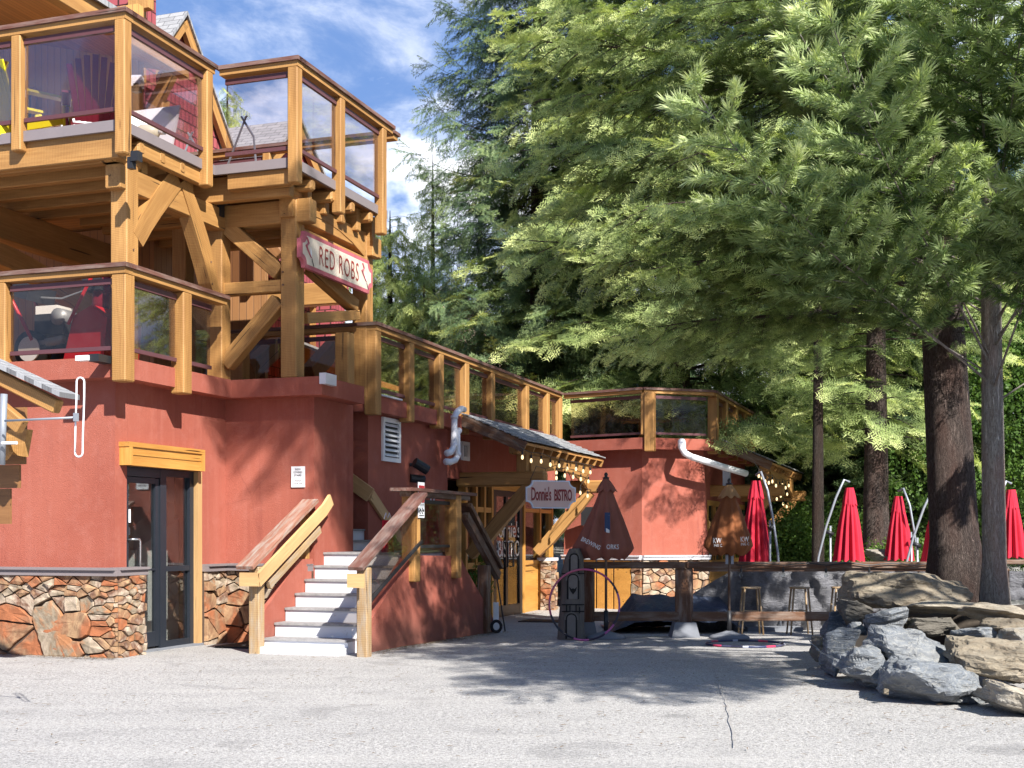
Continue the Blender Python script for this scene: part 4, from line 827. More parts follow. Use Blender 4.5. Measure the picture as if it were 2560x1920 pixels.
# posts
def vpost(px, b, wd, z0, z1, mat, name='newel_post'):
    q = PB(b, px); m = MB(); m.beam(AB(q[0], q[1]+wd/2, z0), AB(q[0], q[1]+wd/2, z1), wd, wd, .012); return S_(m, name, mat), q[0]
_q, an = vpost(634, 14.27, .15, -.1, 1.10, 'oldpost'); _q, ar = vpost(904, 14.27, .145, -.1, 1.1, 'oldpost')
def rail3(pts, w, h, name, mat):
    m = MB(); m.curve_beam(pts, AB(1, 0), w, h); return S_(m, name, mat)
# left handrail plank and tan board
za = 1.5-(1424-HY)*15.9/FPX
aL = an-.03
rail3([AB(aL, 14.1, 1.09), AB(aL, 15.86, 1.98)], .24, .045, 'handrail', 'rail_worn')
rail3([AB(an+.13, 14.15, .93), AB(an+.13, 15.95, 1.85), AB(an+.13, 16.15, 2.0)], .04, .17, 'rail_board', 'trim'); m = MB(); m.box(an-.11, an+.15, 14.11, 14.15, .86, 1.03); S_(m, 'rail_board', 'trim')
rail3([AB(an+.08, 14.5, .86), AB(an+.08, 15.9, 1.58)], .05, .1, 'under_rail', 'oldpost')
vpost(758, 15.75, .10, .7, 1.9, 'timber')
# right handrail
rail3([AB(ar, 14.1, 1.09), AB(ar+.03, 16.05, 2.06)], .2, .045, 'handrail', 'rail_cap'); m = MB(); m.box(ar-.12, ar+.1, 14.11, 14.15, .86, 1.03); S_(m, 'rail_board', 'trim')
rail3([AB(ar, 14.35, .62), AB(ar+.03, 16.1, 1.42)], .03, .04, 'channel', 'black')
m = MB(); m.prism([AB(ar, 14.36, .55), AB(ar, 16.0, 1.38), AB(ar, 16.0, 1.98), AB(ar, 14.36, 1.1)], AB(-.008, 0)); S_(m, 'glass_panel', 'glass_low')
# landing rail
b_a, b_b = PA(-6.98, 1036)[1], PA(-6.98, 1144)[1]
for px_ in (1041, 1145):
    q = PA(-6.94, px_); m = MB(); m.beam(AB(-7.02, q[1], .86), AB(-7.02, q[1], 2.1), .2, .2, .012); S_(m, 'newel_post', 'timber')
m = MB(); m.box(-7.2, -6.86, PA(-7, 1008)[1], PA(-7, 1172)[1], 2.1, 2.145); S_(m, 'landing_cap', 'rail_cap')
m = MB(); m.box(-7.10, -6.93, PA(-7, 1016)[1], PA(-7, 1165)[1], 2.03, 2.098); S_(m, 'under_rail', 'timber_dark')
m = MB(); m.box(-7.06, -7.04, b_a, b_b, 1.25, 2.0); S_(m, 'glass_panel', 'glass_low')
m = MB(); m.box(-7.07, -7.03, b_a+.1, b_b-.1, 1.32, 1.36); m.box(-7.07, -7.03, b_a+.1, b_b-.1, 1.95, 2.0); S_(m, 'channel', 'black')
# far flight going down to the right
q0, q1 = PA(-7.0, 1163, 1262), PA(-7.0, 1244, 1418)
rail3([AB(*q0), AB(*q1)], .2, .07, 'handrail', 'timber_dark'); rail3([AB(q0[0], q0[1], q0[2]-.17), AB(q1[0], q1[1], q1[2]-.14)], .1, .14, 'rail_board', 'timber_dark')
q = PA(-6.95, 1222); m = MB(); m.beam(AB(-7.03, q[1], -.15), AB(-7.03, q[1], 1.02), .17, .17, .012); S_(m, 'newel_post', 'timber_dark')
for k in range(6):
    m = MB(); b = PA(-7, 1150)[1]+.28*k; m.box(-8.6, -7.17, b, b+.29, -.3, 1.08-.18*k); S_(m, 'step', 'steppaint')
# wall handrail on the red walls
rail3([AB(-9.6, 18.19, 2.72), AB(-8.55, 18.19, 2.06)], .05, .2, 'rail_board', 'trim') if False else None
m = MB(); p0, p1 = AB(*PB(18.2, 760, 1118)), AB(*PB(18.2, 926, 1238)); m.beam(p0, p1, .05, .23, .004, AB(0, 1)); S_(m, 'rail_board', 'trim')
p0, p1 = AB(*PA(-8.6, 927, 1236)), AB(*PA(-8.6, 1002, 1350)); m = MB(); m.beam(p0, p1, .05, .2, .004, AB(1, 0)); S_(m, 'rail_board', 'trim')

# ================================================================ signs
def plate(name, label, cat, c, xd, w, h, th, mat, notch=0.0, group=None, ud=(0, 0, 1)):
    c = Vector(c); xd = Vector(xd).normalized(); ud = Vector(ud); nd = xd.cross(ud).normalized()
    def outl(w, h, k):
        pts = []
        if k == 0: pts = [(-w/2, -h/2), (w/2, -h/2), (w/2, h/2), (-w/2, h/2)]
        else:
            for sx, sy, a0 in ((1, -1, 90), (1, 1, 180), (-1, 1, 270), (-1, -1, 0)):
                for i in range(6):
                    a_ = math.radians(a0 + 90 - 90*i/5 if True else 0)
                    pts.append((sx*w/2 + k*math.cos(math.radians({90: 180-90*i/5*1.0, 180: 270-90*i/5, 270: 360-90*i/5, 0: 90-90*i/5}[a0])) , sy*h/2 + k*math.sin(math.radians({90: 180-90*i/5, 180: 270-90*i/5, 270: 360-90*i/5, 0: 90-90*i/5}[a0]))))
        return pts
    m = MB(); m.prism([c + xd*x + ud*y - nd*th for x, y in outl(w, h, notch)], nd*th)
    o = m.build(name, MT[mat], None); tag(o, label, cat, group); return o, c, xd, ud, nd
def in_plane(o, name, c, xd, ud, nd, pts, mat, d=.003, off=.001):
    m = MB(); m.prism([c + xd*x + ud*y + nd*off for x, y in pts], nd*d); return m.build(name, MT[mat], o)
def outline(w, h, k):
    """rectangle with concave corners, as a closed list"""
    pts = []
    for (cx, cy, a0) in ((w/2, -h/2, 180), (w/2, h/2, 270), (-w/2, h/2, 0), (-w/2, -h/2, 90)):
        for i in range(5): a_ = math.radians(a0-90*i/4); pts.append((cx+k*math.cos(a_), cy+k*math.sin(a_)))
    return pts
def notched(name, label, cat, c, xd, w, h, th, layers):
    c = Vector(c); xd = Vector(xd).normalized(); ud = Vector((0, 0, 1)); nd = xd.cross(ud).normalized(); o = None
    for i, (mat, s_, nm) in enumerate(layers):
        m = MB(); m.prism([c + xd*x + ud*y + nd*(-th if i == 0 else .003*(i-1)) for x, y in outline(w-2*s_, h-2*s_, .12 if i == 0 else .12)], nd*(th if i == 0 else .0025))
        if o is None: o = m.build(nm, MT[mat], None); tag(o, label, cat)
        else: m.build(nm, MT[mat], o)
    return o, c, xd, ud, nd
# big shop sign: hangs between the tall posts
a_s = -8.36; q0, q1 = PA(a_s, 762, 650), PA(a_s, 925, 650); zt_, zb_ = PA(a_s, 764, 590)[2], PA(a_s, 764, 672)[2]
cS = AB(a_s, (q0[1]+q1[1])/2, (PA(a_s, 772, 586)[2]+PA(a_s, 762, 667)[2])/2-.12)
q0, q1 = PA(a_s, 752, 650), PA(a_s, 931, 650); cS = AB(a_s, (q0[1]+q1[1])/2, 5.42)
sgW = q1[1]-q0[1]
so, c, xd, ud, nd = notched('shop_sign', 'cream board with red border reading RED ROBS, on the tall timber posts', 'sign', cS, AB(0, 1), sgW, .50, .06, [('pinkred', 0, 'shop_sign'), ('signcream', .055, 'sign_face')])
text_mesh('RED ROBS', sgW*.55, .27, c+xd*.02, xd, ud, MT['letter'], so, 'lettering', .008, -.004, 1.15)
for sx in (-1, 1):
    m = MB(); x0 = sx*sgW*.385-.0
    cur = [(x0-.10, .17), (x0-.05, .10), (x0-.12, .05), (x0-.08, .01), (x0-.0, -.06), (x0+.05, -.10)]
    m.tube([c+xd*x+ud*y+nd*.008 for x, y in cur], [.012, .016, .02, .014, .01, .006], 5); m.build('swirl_mark', MT['pinkred'], so)
    m = MB(); m.prism([c+xd*x+ud*y+nd*.006 for x, y in ((x0+.01, .06), (x0+.045, -.02), (x0+.03, -.11), (x0+.0, -.02))], nd*.004); m.build('feather_mark', MT['white'], so)
    m = MB(); m.tube([c+xd*x+ud*y+nd*.008 for x, y in ((x0+.04, -.09), (x0+.10, -.19))], .006, 4); m.build('stem_mark', MT['letter_bk'], so)
# bistro sign hangs under the canopy
cb = PY(1378, 1236, 22.9); xb = AB(.62, .42)
xb = Vector((1, .36, 0)).normalized()
wB = 120/FPX*22.9/.90
bo, c, xd, ud, nd = notched('hanging_sign', "pale pink board reading Donnie's BISTRO, hanging from the nearer canopy", 'sign', cb, xb, wB, .50, .05, [('white', 0, 'hanging_sign'), ('signpink', .022, 'sign_face')])
text_mesh("Donnie's", wB*.40, .25, c-xd*wB*.20+ud*.01, xd, ud, MT['letter'], bo, 'lettering', .008, .02, .9); text_mesh("BISTRO", wB*.36, .21, c+xd*wB*.24-ud*.01, xd, ud, MT['letter'], bo, 'lettering', .008, .025, .9)
for s_ in (-1, 1): m = MB(); m.tube([c+xd*s_*wB*.42+ud*.25, c+xd*s_*wB*.3+ud*.5], .006, 5); m.build('hanging_wire', MT['black'], bo)
# snow warning sign on the stucco
q = PB(15.90, 745, 1192); cS = AB(q[0], 15.905, q[2]); m = MB(); m.wbox(cS, AB(.105, 0), AB(0, .006), (0, 0, .145)); o = m.build('warning_sign', MT['white']); tag(o, 'white sign warning of snow covered stairs, on the red wall by the steps', 'sign')
for i, (s, wd) in enumerate((('SNOW', .09), ('COVERED', .14), ('STAIRS', .11))): text_mesh(s, wd, .026, cS+Vector((0, 0, .105-.042*i))-AB(0, .008), AB(1, 0), (0, 0, 1), MT['letter_bk'], o, 'lettering', .002, .01)
for i, (s, wd) in enumerate((('WATCH', .10), ('YOUR STEP', .15))): text_mesh(s, wd, .026, cS+Vector((0, 0, -.055-.038*i))-AB(0, .008), AB(1, 0), (0, 0, 1), MT['flash'], o, 'lettering', .002, .01)
# parking sign on the landing post
q = PA(-6.905, 1053, 1250); cS = AB(-6.90, q[1], q[2]); m = MB(); xq = AB(0, 1); cS = AB(-6.905, q[1]-.0, q[2]); m.wbox(cS, xq*.105, AB(.005, 0), (0, 0, .245)); o = m.build('parking_sign', MT['white']); tag(o, 'narrow red and white customer parking only sign on the landing post', 'sign')
m = MB(); m.wbox(cS+AB(.006, 0, .18), xq*.095, AB(.002, 0), (0, 0, .02)); m.wbox(cS+AB(.006, 0, .04), xq*.095, AB(.002, 0), (0, 0, .075)); m.build('red_panel', MT['signred'], o)
text_mesh('CUSTOMER', .17, .045, cS+AB(.008, 0, .135), xq, (0, 0, 1), MT['signred'], o, 'lettering', .002, .01)
text_mesh('PARKING', .13, .05, cS+AB(.010, 0, .075), xq, (0, 0, 1), MT['white'], o, 'lettering', .002, .01); text_mesh('ONLY', .09, .05, cS+AB(.010, 0, .005), xq, (0, 0, 1), MT['white'], o, 'lettering', .002, .01)
text_mesh('TOW AWAY ZONE', .16, .025, cS+AB(.008, 0, -.065), xq, (0, 0, 1), MT['letter_bk'], o, 'lettering', .002)
m = MB()
for s_ in (-1, 1): cc = cS+xq*(.045*s_)+AB(.008, 0, -.16); m.tube([cc+xq*.03*math.cos(i*.6)+Vector((0, 0, .03*math.sin(i*.6))) for i in range(9)], .006, 4); m.tube([cc+xq*.02, cc+xq*-.03+Vector((0, 0, .05))], .006, 4)
m.wbox(cS+AB(.007, 0, -.215), xq*.08, AB(.002, 0), (0, 0, .006)); m.build('towing_symbols', MT['letter_bk'], o)
# ================================================================ fittings that stand alone
q = PB(13.12, 262, 902); fl = thing('floodlight', 'small black and white floodlight on the red band over the glass door', 'floodlight', AB(*q))
m = MB(); m.wbox(AB(q[0]+.05, 12.98, q[2]), AB(.07, 0), AB(0, .14), (0, 0, .045)); m.build('housing', MT['black'], fl); m = MB(); m.wbox(AB(q[0]-.10, 12.86, q[2]), AB(.09, 0), AB(0, .05), (0, 0, .03)); m.build('lamp_head', MT['white'], fl)
m = MB(); m.tube([AB(q[0]+.2, 13.1, q[2]-.05), AB(q[0]+.2, 13.1, q[2]+.3)], .006, 4); m.build('cable', MT['black'], fl)
q = AB(*PB(16.5, 668, 503)); cc = thing('security_camera', 'white security camera under the upper deck', 'camera', q)
m = MB(); m.tube([q+AB(-.12, 0, .06), q+AB(-.03, 0, .04), q], [.03, .03, .022]); m.build('arm', MT['pvc'], cc, True); m = MB(); m.tube([q+AB(.02, .05, .0), q+AB(.07, -.1, -.1)], .055, 10); m.build('camera_head', MT['pvc'], cc, True)
q = AB(*PB(14.2, 343, 205)); ll = thing('deck_spotlight', 'white box spotlight behind the glass by the upper corner post', 'spotlight', q)
m = MB(); m.wbox(q, AB(.07, .02), AB(-.02, .06), (0, 0, .07)); m.build('head', MT['pvc'], ll); m = MB(); m.wbox(q+Vector((.0, -.02, -.09)), AB(.05, 0), AB(0, .05), (0, 0, .05)); m.build('bracket', MT['black'], ll)
# antenna on its mast
an_o = thing('antenna', 'silver loop antenna on a horizontal arm, at the far left edge', 'antenna', AB(*PB(7.9, 8, 1160)))
m = MB(); m.tube([AB(*PB(7.9, 4, 1162)), AB(*PB(7.9, 10, 985))], .026, 12); m.build('mast', MT['galv'], an_o, True)
m = MB(); m.tube([AB(*PB(7.8, 12, 1052)), AB(*PB(7.8, 186, 1044))], .0085, 8); m.build('arm', MT['galv'], an_o, True)
m = MB(); lp = []
for i in range(9): t = math.pi*i/8; lp.append((201+9.5*math.cos(t), 954-10*math.sin(t)))
lp += [(191, 1000), (189, 1050), (188, 1100), (187.5, 1132)]; 
for i in range(9): t = math.pi+math.pi*i/8; lp.append((197+9.5*math.cos(t), 1132-10*math.sin(t)))
lp += [(207, 1090), (209, 1040), (210.5, 990), (210.5, 954)]
m.tube([AB(*PB(7.8, x, y)) for x, y in lp], .0068, 8); m.build('loop', MT['pvc'], an_o, True)
m = MB(); m.wbox(AB(*PB(7.78, 190, 1043)), AB(.014, 0), AB(0, .014), (0, 0, .03)); m.build('clamp', MT['galv'], an_o)
m = MB(); m.tube([AB(*PB(7.85, 5, 1108)), AB(*PB(7.85, 42, 1107))], .012, 8); m.build('clamp', MT['pvc'], an_o)
# added red cloths that stand in for a red umbrella mirrored in the stair glass
def reflection_cloth(px0, px1, y0, y1, a, label):
    b0, b1 = PA(a, px0)[1], PA(a, px1)[1]; zt_, zb_ = PA(a, px0, y0)[2], PA(a, px1, y1)[2]; n = 40; vs = []; fs = []
    t = thing('umbrella_reflection', label, 'cloth', AB(a, (b0+b1)/2, zb_)); m = MB()
    for j in range(9):
        for i in range(n+1):
            u = i/n; v = j/8; wv = .035*math.sin(u*17+.8*math.sin(v*3))*(0.35+v); bb = b0+(b1-b0)*(.5+(u-.5)*(.72+.28*v)); m.v.append(tuple(AB(a+wv, bb, zt_+(zb_-zt_)*v)))
    for j in range(8):
        for i in range(n): fs.append((j*(n+1)+i, j*(n+1)+i+1, (j+1)*(n+1)+i+1, (j+1)*(n+1)+i))
    m.g = list(m.v); m.c = [.5]*len(m.v); m.f = fs; m.mi = [0]*len(fs); m.build('fabric', MT['red_fab'], t, True)
    m = MB(); c = AB(a, (b0+b1)/2, zt_); m.tube([c+AB(0, -.12, .02), c+AB(0, -.06, .1), c+AB(0, 0, .03), c+AB(0, .06, .1), c+AB(0, .12, .02)], .008, 6); m.build('hanger', MT['pvc'], t, True)
reflection_cloth(1060, 1102, 1262, 1362, -7.35, 'added red cloth standing in for an umbrella reflection in the landing glass')
reflection_cloth(950, 988, 1300, 1412, -7.5, 'added red cloth standing in for the lower umbrella reflection in the stair glass')
# ================================================================ upper deck furniture
def adirondack(loc, rz, mat, label, sc_=1.0):
    t = thing('deck_chair', label, 'chair', loc, 'slatted chairs on the upper deck'); t.rotation_euler.z = rz; t.scale = (sc_,)*3
    g = ORG[t.name]; V3 = lambda x, y, z: g+Vector((x, y, z))
    m = MB()
    for i in range(6): m.wbox(V3(0, -.25+.1*i, .34-.03*i), (.25, 0, 0), (0, .042, -.012), (0, 0, .012))
    m.build('seat', mat, t)
    n = 7
    for i in range(n):
        x = (i-3)*.082; h = .80-.022*abs(i-3)**1.7; m = MB(); p0 = V3(x*.8, .27, .22); p1 = V3(x*1.25, .27+.38*h, .22+.93*h)
        m.beam(p0, p1, .072, .02, .01, (1, 0, 0)); m.build('back_slat', mat, t)
    for s_ in (-1, 1):
        m = MB(); m.wbox(V3(s_*.33, .02, .56), (.06, 0, 0), (0, .34, -.02), (0, 0, .014)); m.build('armrest', mat, t)
        m = MB(); m.beam(V3(s_*.31, -.28, 0), V3(s_*.31, -.28, .55), .035, .08, .005); m.build('leg', mat, t); m = MB(); m.beam(V3(s_*.27, -.28, .36), V3(s_*.27, .55, .03), .03, .1, .005); m.build('leg', mat, t)
    return t
zD = 6.525
adirondack(AB(*PB(13.9, 235, 0)[:2], zD), math.radians(200), MT['maroon'], 'maroon slatted deck chair tipped tall behind the upper glass', 1.02)
adirondack(AB(*PB(13.75, 75, 0)[:2], zD), math.radians(140), MT['yellow'], 'yellow slatted deck chair at the left of the upper deck', 1.12)
adirondack(AB(*PA(-10.9, 480, 0)[:2], zD), math.radians(240), MT['maroon'], 'low maroon deck chair behind the right-hand upper glass', .62)
q = AB(*PB(13.9, 200, 0)[:2], zD); ft = thing('folding_table', 'white folded table leaning behind the maroon chair', 'table', q)
m = MB(); m.wbox(q+AB(-.1, .9, .45), AB(.95, 0), AB(0, .02, .01), AB(0, .1, .33)); m.build('table_top', MT['white'], ft); m = MB(); m.tube([q+AB(-.6, .8, .1), q+AB(-.5, .76, .4), q+AB(-.1, .76, .42), q+AB(0, .8, .1)], .014, 6); m.build('leg', MT['galv'], ft)
q = AB(*PB(14.0, 372, 0)[:2], zD+.0); jug_ = thing('plastic_jug', 'cream plastic jug lying behind the upper glass', 'jug', q)
m = MB(); m.tube([q+AB(-.2, .0, .12), q+AB(-.1, 0, .14), q+AB(.08, .05, .14), q+AB(.12, .05, .14)], [.07, .1, .09, .035], 12); m.build('body', simple('cream plastic', (.7, .66, .5), .4), jug_, True)
m = MB(); m.tube([q+AB(.12, .05, .14), q+AB(.2, .06, .14)], [.035, .04], 10); m.build('cap', MT['white'], jug_, True)
for i, (x, a0) in enumerate(((475, -10.3), (610, -9.2))):
    q = AB(*PA(a0, x, 0)[:2], zD); t = thing('folding_rack', ['grey tube folding rack behind the right-hand upper glass', 'grey tube folding rack above the middle bay of the upper deck'][i], 'folding rack', q, 'tube frames on the upper deck')
    m = MB(); m.tube([q+AB(-.3, 0, 0), q+AB(0, .05, .75), q+AB(.02, .05, .76)], .016, 6); m.build('leg', MT['galv'], t); m = MB(); m.tube([q+AB(-.1, .1, .78), q+AB(.15, 0, .45), q+AB(.25, -.1, .0)], .016, 6); m.build('leg', MT['galv'], t)
# snow blower on the lower deck
q = AB(*PB(13.85, 118, 0)[:2], 3.66); sb = thing('snow_blower', 'red and black snow blower with a white wheel on the lower deck', 'snow blower', q)
X, Yv = AB(1, 0), AB(0, 1); Z3 = Vector((0, 0, 1))
def sbp(m, name, mat, sm=False): m.build(name, MT[mat], sb, sm)
m = MB(); c = q+X*-.1+Z3*.22; m.tube([c-Yv*.18, c-Yv*.06], .22, 24); sbp(m, 'tyre', 'rubber', True); m = MB(); m.tube([c-Yv*.2, c-Yv*.17], .145, 24); sbp(m, 'wheel', 'white')
m = MB(); m.tube([c+Yv*.3, c+Yv*.42], .22, 24); sbp(m, 'tyre', 'rubber', True)
m = MB(); m.wbox(q+X*.15+Z3*.50, X*.20, Yv*.16, Z3*.12); sbp(m, 'engine', 'blackp'); m = MB(); m.wbox(q+X*.1+Z3*.66, X*.15, Yv*.14, Z3*.06); sbp(m, 'engine_cover', 'white'); m = MB(); m.tube([q+X*.28+Z3*.58-Yv*.17, q+X*.28+Z3*.58+Yv*.1], .1, 14); sbp(m, 'air_filter', 'galv', True)
m = MB(); m.tube([q+X*.0+Z3*.28-Yv*.14, q+X*.34+Z3*.32-Yv*.14], .05, 10); sbp(m, 'exhaust', 'galv', True)
m = MB()
m.prism([q+X*.45+Z3*.02-Yv*.3, q+X*1.0+Z3*.02-Yv*.3, q+X*1.05+Z3*.5-Yv*.3, q+X*.85+Z3*.66-Yv*.3, q+X*.6+Z3*.55-Yv*.3], Yv*.65); sbp(m, 'auger_housing', 'redpaint')
m = MB(); m.tube([q+X*.72+Z3*.55, q+X*.75+Z3*.85, q+X*.9+Z3*1.05], [.1, .095, .1], 14); sbp(m, 'chute', 'maroon', True); m = MB(); m.wbox(q+X*.72+Z3*.93-Yv*.05, X*.12, Yv*.1, Z3*.07); sbp(m, 'chute_cap', 'blackp')
for s_ in (-1, 1):
    m = MB(); m.tube([q+X*-.05+Z3*.32+Yv*.2*s_, q+X*-.38+Z3*.9+Yv*.22*s_, q+X*-.62+Z3*1.08+Yv*.22*s_], .022, 8); sbp(m, 'handle', 'redpaint', True); m = MB(); m.tube([q+X*-.58+Z3*1.06+Yv*.22*s_, q+X*-.70+Z3*1.2+Yv*.22*s_], .024, 8); sbp(m, 'grip', 'galv', True)
m = MB(); m.wbox(q+X*-.28+Z3*.93, X*.2+Z3*-.06, Yv*.24, Z3*.09+X*.02); sbp(m, 'control_panel', 'blackp'); m = MB(); m.tube([q+X*-.1+Z3*.85, q+X*.2+Z3*.82, q+X*.55+Z3*.9], .01, 6); sbp(m, 'chute_rod', 'galv'); m = MB(); m.tube([q+X*.55+Z3*.45-Yv*.33, q+X*.95+Z3*1.1-Yv*.33], .02, 6); sbp(m, 'drift_bar', 'redpaint')
sb.scale = (1.12,)*3
# ================================================================ festoon lights
def festoon(name, label, pts, drops, r=.024, lit=True, group='festoon light strings', sag=0):
    t = thing(name, label, 'string lights', pts[0], group); m = MB(); m.tube(pts, .008, 5); m.build('cable', MT['black'], t)
    for p in drops:
        p = Vector(p); m = MB(); m.tube([p, p-Vector((0, 0, .07))], .006, 4); m.tube([p-Vector((0, 0, .05)), p-Vector((0, 0, .11))], .018, 6); m.build('socket', MT['black'], t)
        m = MB(); m.lathe(p-Vector((0, 0, .19)), [(.006, 0), (r*.75, .012), (r, .035), (r*.85, .06), (r*.5, .08)], 8); m.build('bulb', MT['bulb'] if lit else MT['glass_door'], t, True)
def P_(x, y, b=None, a=None): return AB(*(PA(a, x, y) if a is not None else PB(b, x, y)))
def lit_string(a, xs, name_label):
    pts = [AB(*PA(a, x, y)) for x, y in xs]; festoon('festoon_lights', name_label, pts, pts[1:-1])
lit_string(-7.15, [(1280, 1098), (1306, 1122), (1328, 1131), (1353, 1133), (1376, 1142), (1398, 1145), (1418, 1153), (1440, 1154), (1458, 1160), (1476, 1163), (1490, 1170)], 'lit bulbs strung along the upper edge of the nearer canopy')
lit_string(-7.3, [(1340, 1165), (1364, 1172), (1391, 1163), (1391, 1176), (1412, 1170), (1433, 1174), (1452, 1180), (1471, 1186), (1451, 1214), (1469, 1222), (1480, 1226)], "lit bulbs strung just above the pink bistro sign")
lit_string(J_[0]+1.3, [(1885, 1155), (1897, 1172), (1905, 1176), (1913, 1186), (1922, 1190), (1931, 1187), (1940, 1198), (1949, 1199), (1956, 1197), (1964, 1204), (1972, 1199), (1976, 1202)], 'lit bulbs strung along the upper edge of the far canopy')
lit_string(J_[0]+1.1, [(1918, 1225), (1925, 1228), (1935, 1217), (1942, 1232), (1952, 1225), (1960, 1217), (1968, 1221), (1958, 1245), (1967, 1252), (1972, 1254)], 'lit bulbs in the lower swag of the far canopy')
# ================================================================ rail fence with block feet
FY = 19.4
fence = thing('rail_fence', 'dark brown timber rail fence with concrete feet, across the patio', 'fence', (5, FY, gz(FY)))
def FX(px, Y=FY): return (px-1280)/FPX*Y
g0 = gz(FY)
m = MB(); m.beam((FX(1452), FY, 1.045), (FX(1712), FY, 1.045), .16, .10, .012); m.beam((FX(1714), FY, 1.047), (FX(2345), FY, 1.047), .16, .10, .012); m.build('top_rail', MT['timber_dark'], fence)
m = MB(); m.beam((FX(2490), FY-.3, 1.10), (FX(2720), FY-.3, 1.10), .16, .07, .012); m.build('top_rail', MT['timber_dark'], fence)
m = MB(); m.beam((FX(1452), FY+.02, .27), (FX(2345), FY+.02, .27), .07, .14, .01); m.build('mid_rail', MT['timber_dark'], fence)
m = MB(); m.beam((FX(1734), FY-.01, .99), (FX(2345), FY-.01, .99), .05, .08, .006); m.build('under_rail', MT['timber_dark'], fence)
for x, wd in ((1473, .14), (1711, .25), (2338, .16), (2515, .12)):
    m = MB(); m.beam((FX(x), FY+.04, g0+.2), (FX(x), FY+.04, .994), wd, .16, .012); m.build('post', MT['timber_dark'], fence)
for x, wd in ((1465, .17), (1711, .22)):
    X0 = FX(x); m = MB(); P = [(X0-wd, FY-.2, g0-.02), (X0+wd, FY-.2, g0-.02), (X0+wd, FY+.26, g0-.02), (X0-wd, FY+.26, g0-.02), (X0-wd*.72, FY-.13, g0+.23), (X0+wd*.72, FY-.13, g0+.23), (X0+wd*.72, FY+.2, g0+.23), (X0-wd*.72, FY+.2, g0+.23)]
    m.add(P, [(0, 1, 5, 4), (1, 2, 6, 5), (2, 3, 7, 6), (3, 0, 4, 7), (4, 5, 6, 7), (3, 2, 1, 0)]); m.build('concrete_foot', MT['concrete'], fence)
# unlit string along the rail
pts = []; dr = []
for i in range(33):
    x = 1840+(2340-1840)*i/32; y = 1414-6*abs(math.sin((x-1852)/108*math.pi)); p_ = Vector((FX(x, 19.28), 19.28, CAMZ-(y-HY)*19.28/FPX)); pts.append(p_)
for x in (1853, 1958, 2065, 2173): dr.append(Vector((FX(x, 19.28), 19.28, CAMZ-(1413-HY)*19.28/FPX)))
festoon('festoon_lights', 'unlit bulbs hanging from the dark fence rail', pts, dr, .03, False)
# ================================================================ carved totem
q = PY(1432, 1578, 18.9); gt = gz(18.9); tot = thing('carved_post', 'dark carved post with door and window reliefs, behind the standing hoop', 'carving', (q.x, 18.9, gt))
mt, t = M('carved dark log'); o_ = obj_c(t); n_ = t.noise(t.mapv(o_, (6, 6, 1)), 3, 6, .6); fin(t, t.mix(n_, (.07, .06, .05), (.19, .165, .14)), .8, n_, .6, .02); MT['log'] = mt
m = MB(); P = []
for z, hw, xo in ((0, .20, -.03), (.3, .19, -.02), (.7, .175, .0), (1.0, .165, .0), (1.2, .14, .02), (1.34, .08, .03)): P.append((z, hw, xo))
vs = []; n = 12
for z, hw, xo in P:
    for k in range(n): a_ = 2*math.pi*k/n; vs.append((q.x+xo+hw*math.copysign(abs(math.cos(a_))**.7, math.cos(a_)), 18.9+.17*math.copysign(abs(math.sin(a_))**.7, math.sin(a_)), gt+z))
fs = [(i*n+k, i*n+(k+1) % n, i*n+n+(k+1) % n, i*n+n+k) for i in range(5) for k in range(n)] + [tuple(range(n-1, -1, -1)), tuple(5*n+k for k in range(n))]
m.add(vs, fs); m.build('log_body', MT['log'], tot)
MT['carv'] = simple('carved pale wood', (.17, .15, .13), .85, var=.3); MT['groove'] = simple('black groove', (.012, .011, .01), .9)
def relief(cx, z0, w_, h, ring=True):
    Yf = 18.9-.172; arch = [(-w_, 0), (w_, 0)] + [(w_*math.cos(math.pi*i/8), h-w_+w_*math.sin(math.pi*i/8)) for i in range(9)]
    m = MB(); m.prism([(q.x+cx+x, Yf+.01, gt+z0+y) for x, y in arch], (0, -.018, 0)); m.build('arch_panel', MT['carv'], tot)
    m = MB(); path = [(q.x+cx+x*1.12, Yf-.004, gt+z0+y*1.02+.0) for x, y in arch[1:]+arch[:1]]; m.tube([Vector(p) for p in path], .013, 5); m.build('carved_groove', MT['groove'], tot)
    for i in range(11):
        a_ = math.pi*i/10; x, y = w_*1.32*math.cos(a_), h-w_+w_*1.32*math.sin(a_); m = MB(); m.wbox((q.x+cx+x, Yf-.0, gt+z0+y), (.016, 0, .0), (0, .012, 0), (0, 0, .016)); m.cc = .5; m.build('arch_stone', MT['carv'], tot)
relief(-.03, .02, .066, .36); relief(-.005, .60, .07, .36); relief(.01, 1.0, .055, .26)
for z in (.42, .52, .975):
    m = MB(); m.wbox((q.x-.005, 18.9-.168, gt+z), (.165, 0, 0), (0, .012, 0), (0, 0, .008)); m.build('carved_groove', MT['groove'], tot)
for x, z in ((-.1, .47), (.04, .47), (-.05, .46), (.09, .44)):
    m = MB(); m.wbox((q.x+x, 18.9-.17, gt+z+.0), (.007, 0, 0), (0, .012, 0), (0, 0, .045)); m.build('carved_groove', MT['groove'], tot)
m = MB(); b_ = [(0, -.07), (.05, -.02), (.075, .045), (.03, .01), (0, .02), (-.03, .01), (-.075, .045), (-.05, -.02)]; m.prism([(q.x-.005+x*.8, 18.9-.183, gt+.74+y) for x, y in b_], (0, -.008, 0)); m.build('carved_moth', MT['groove'], tot)
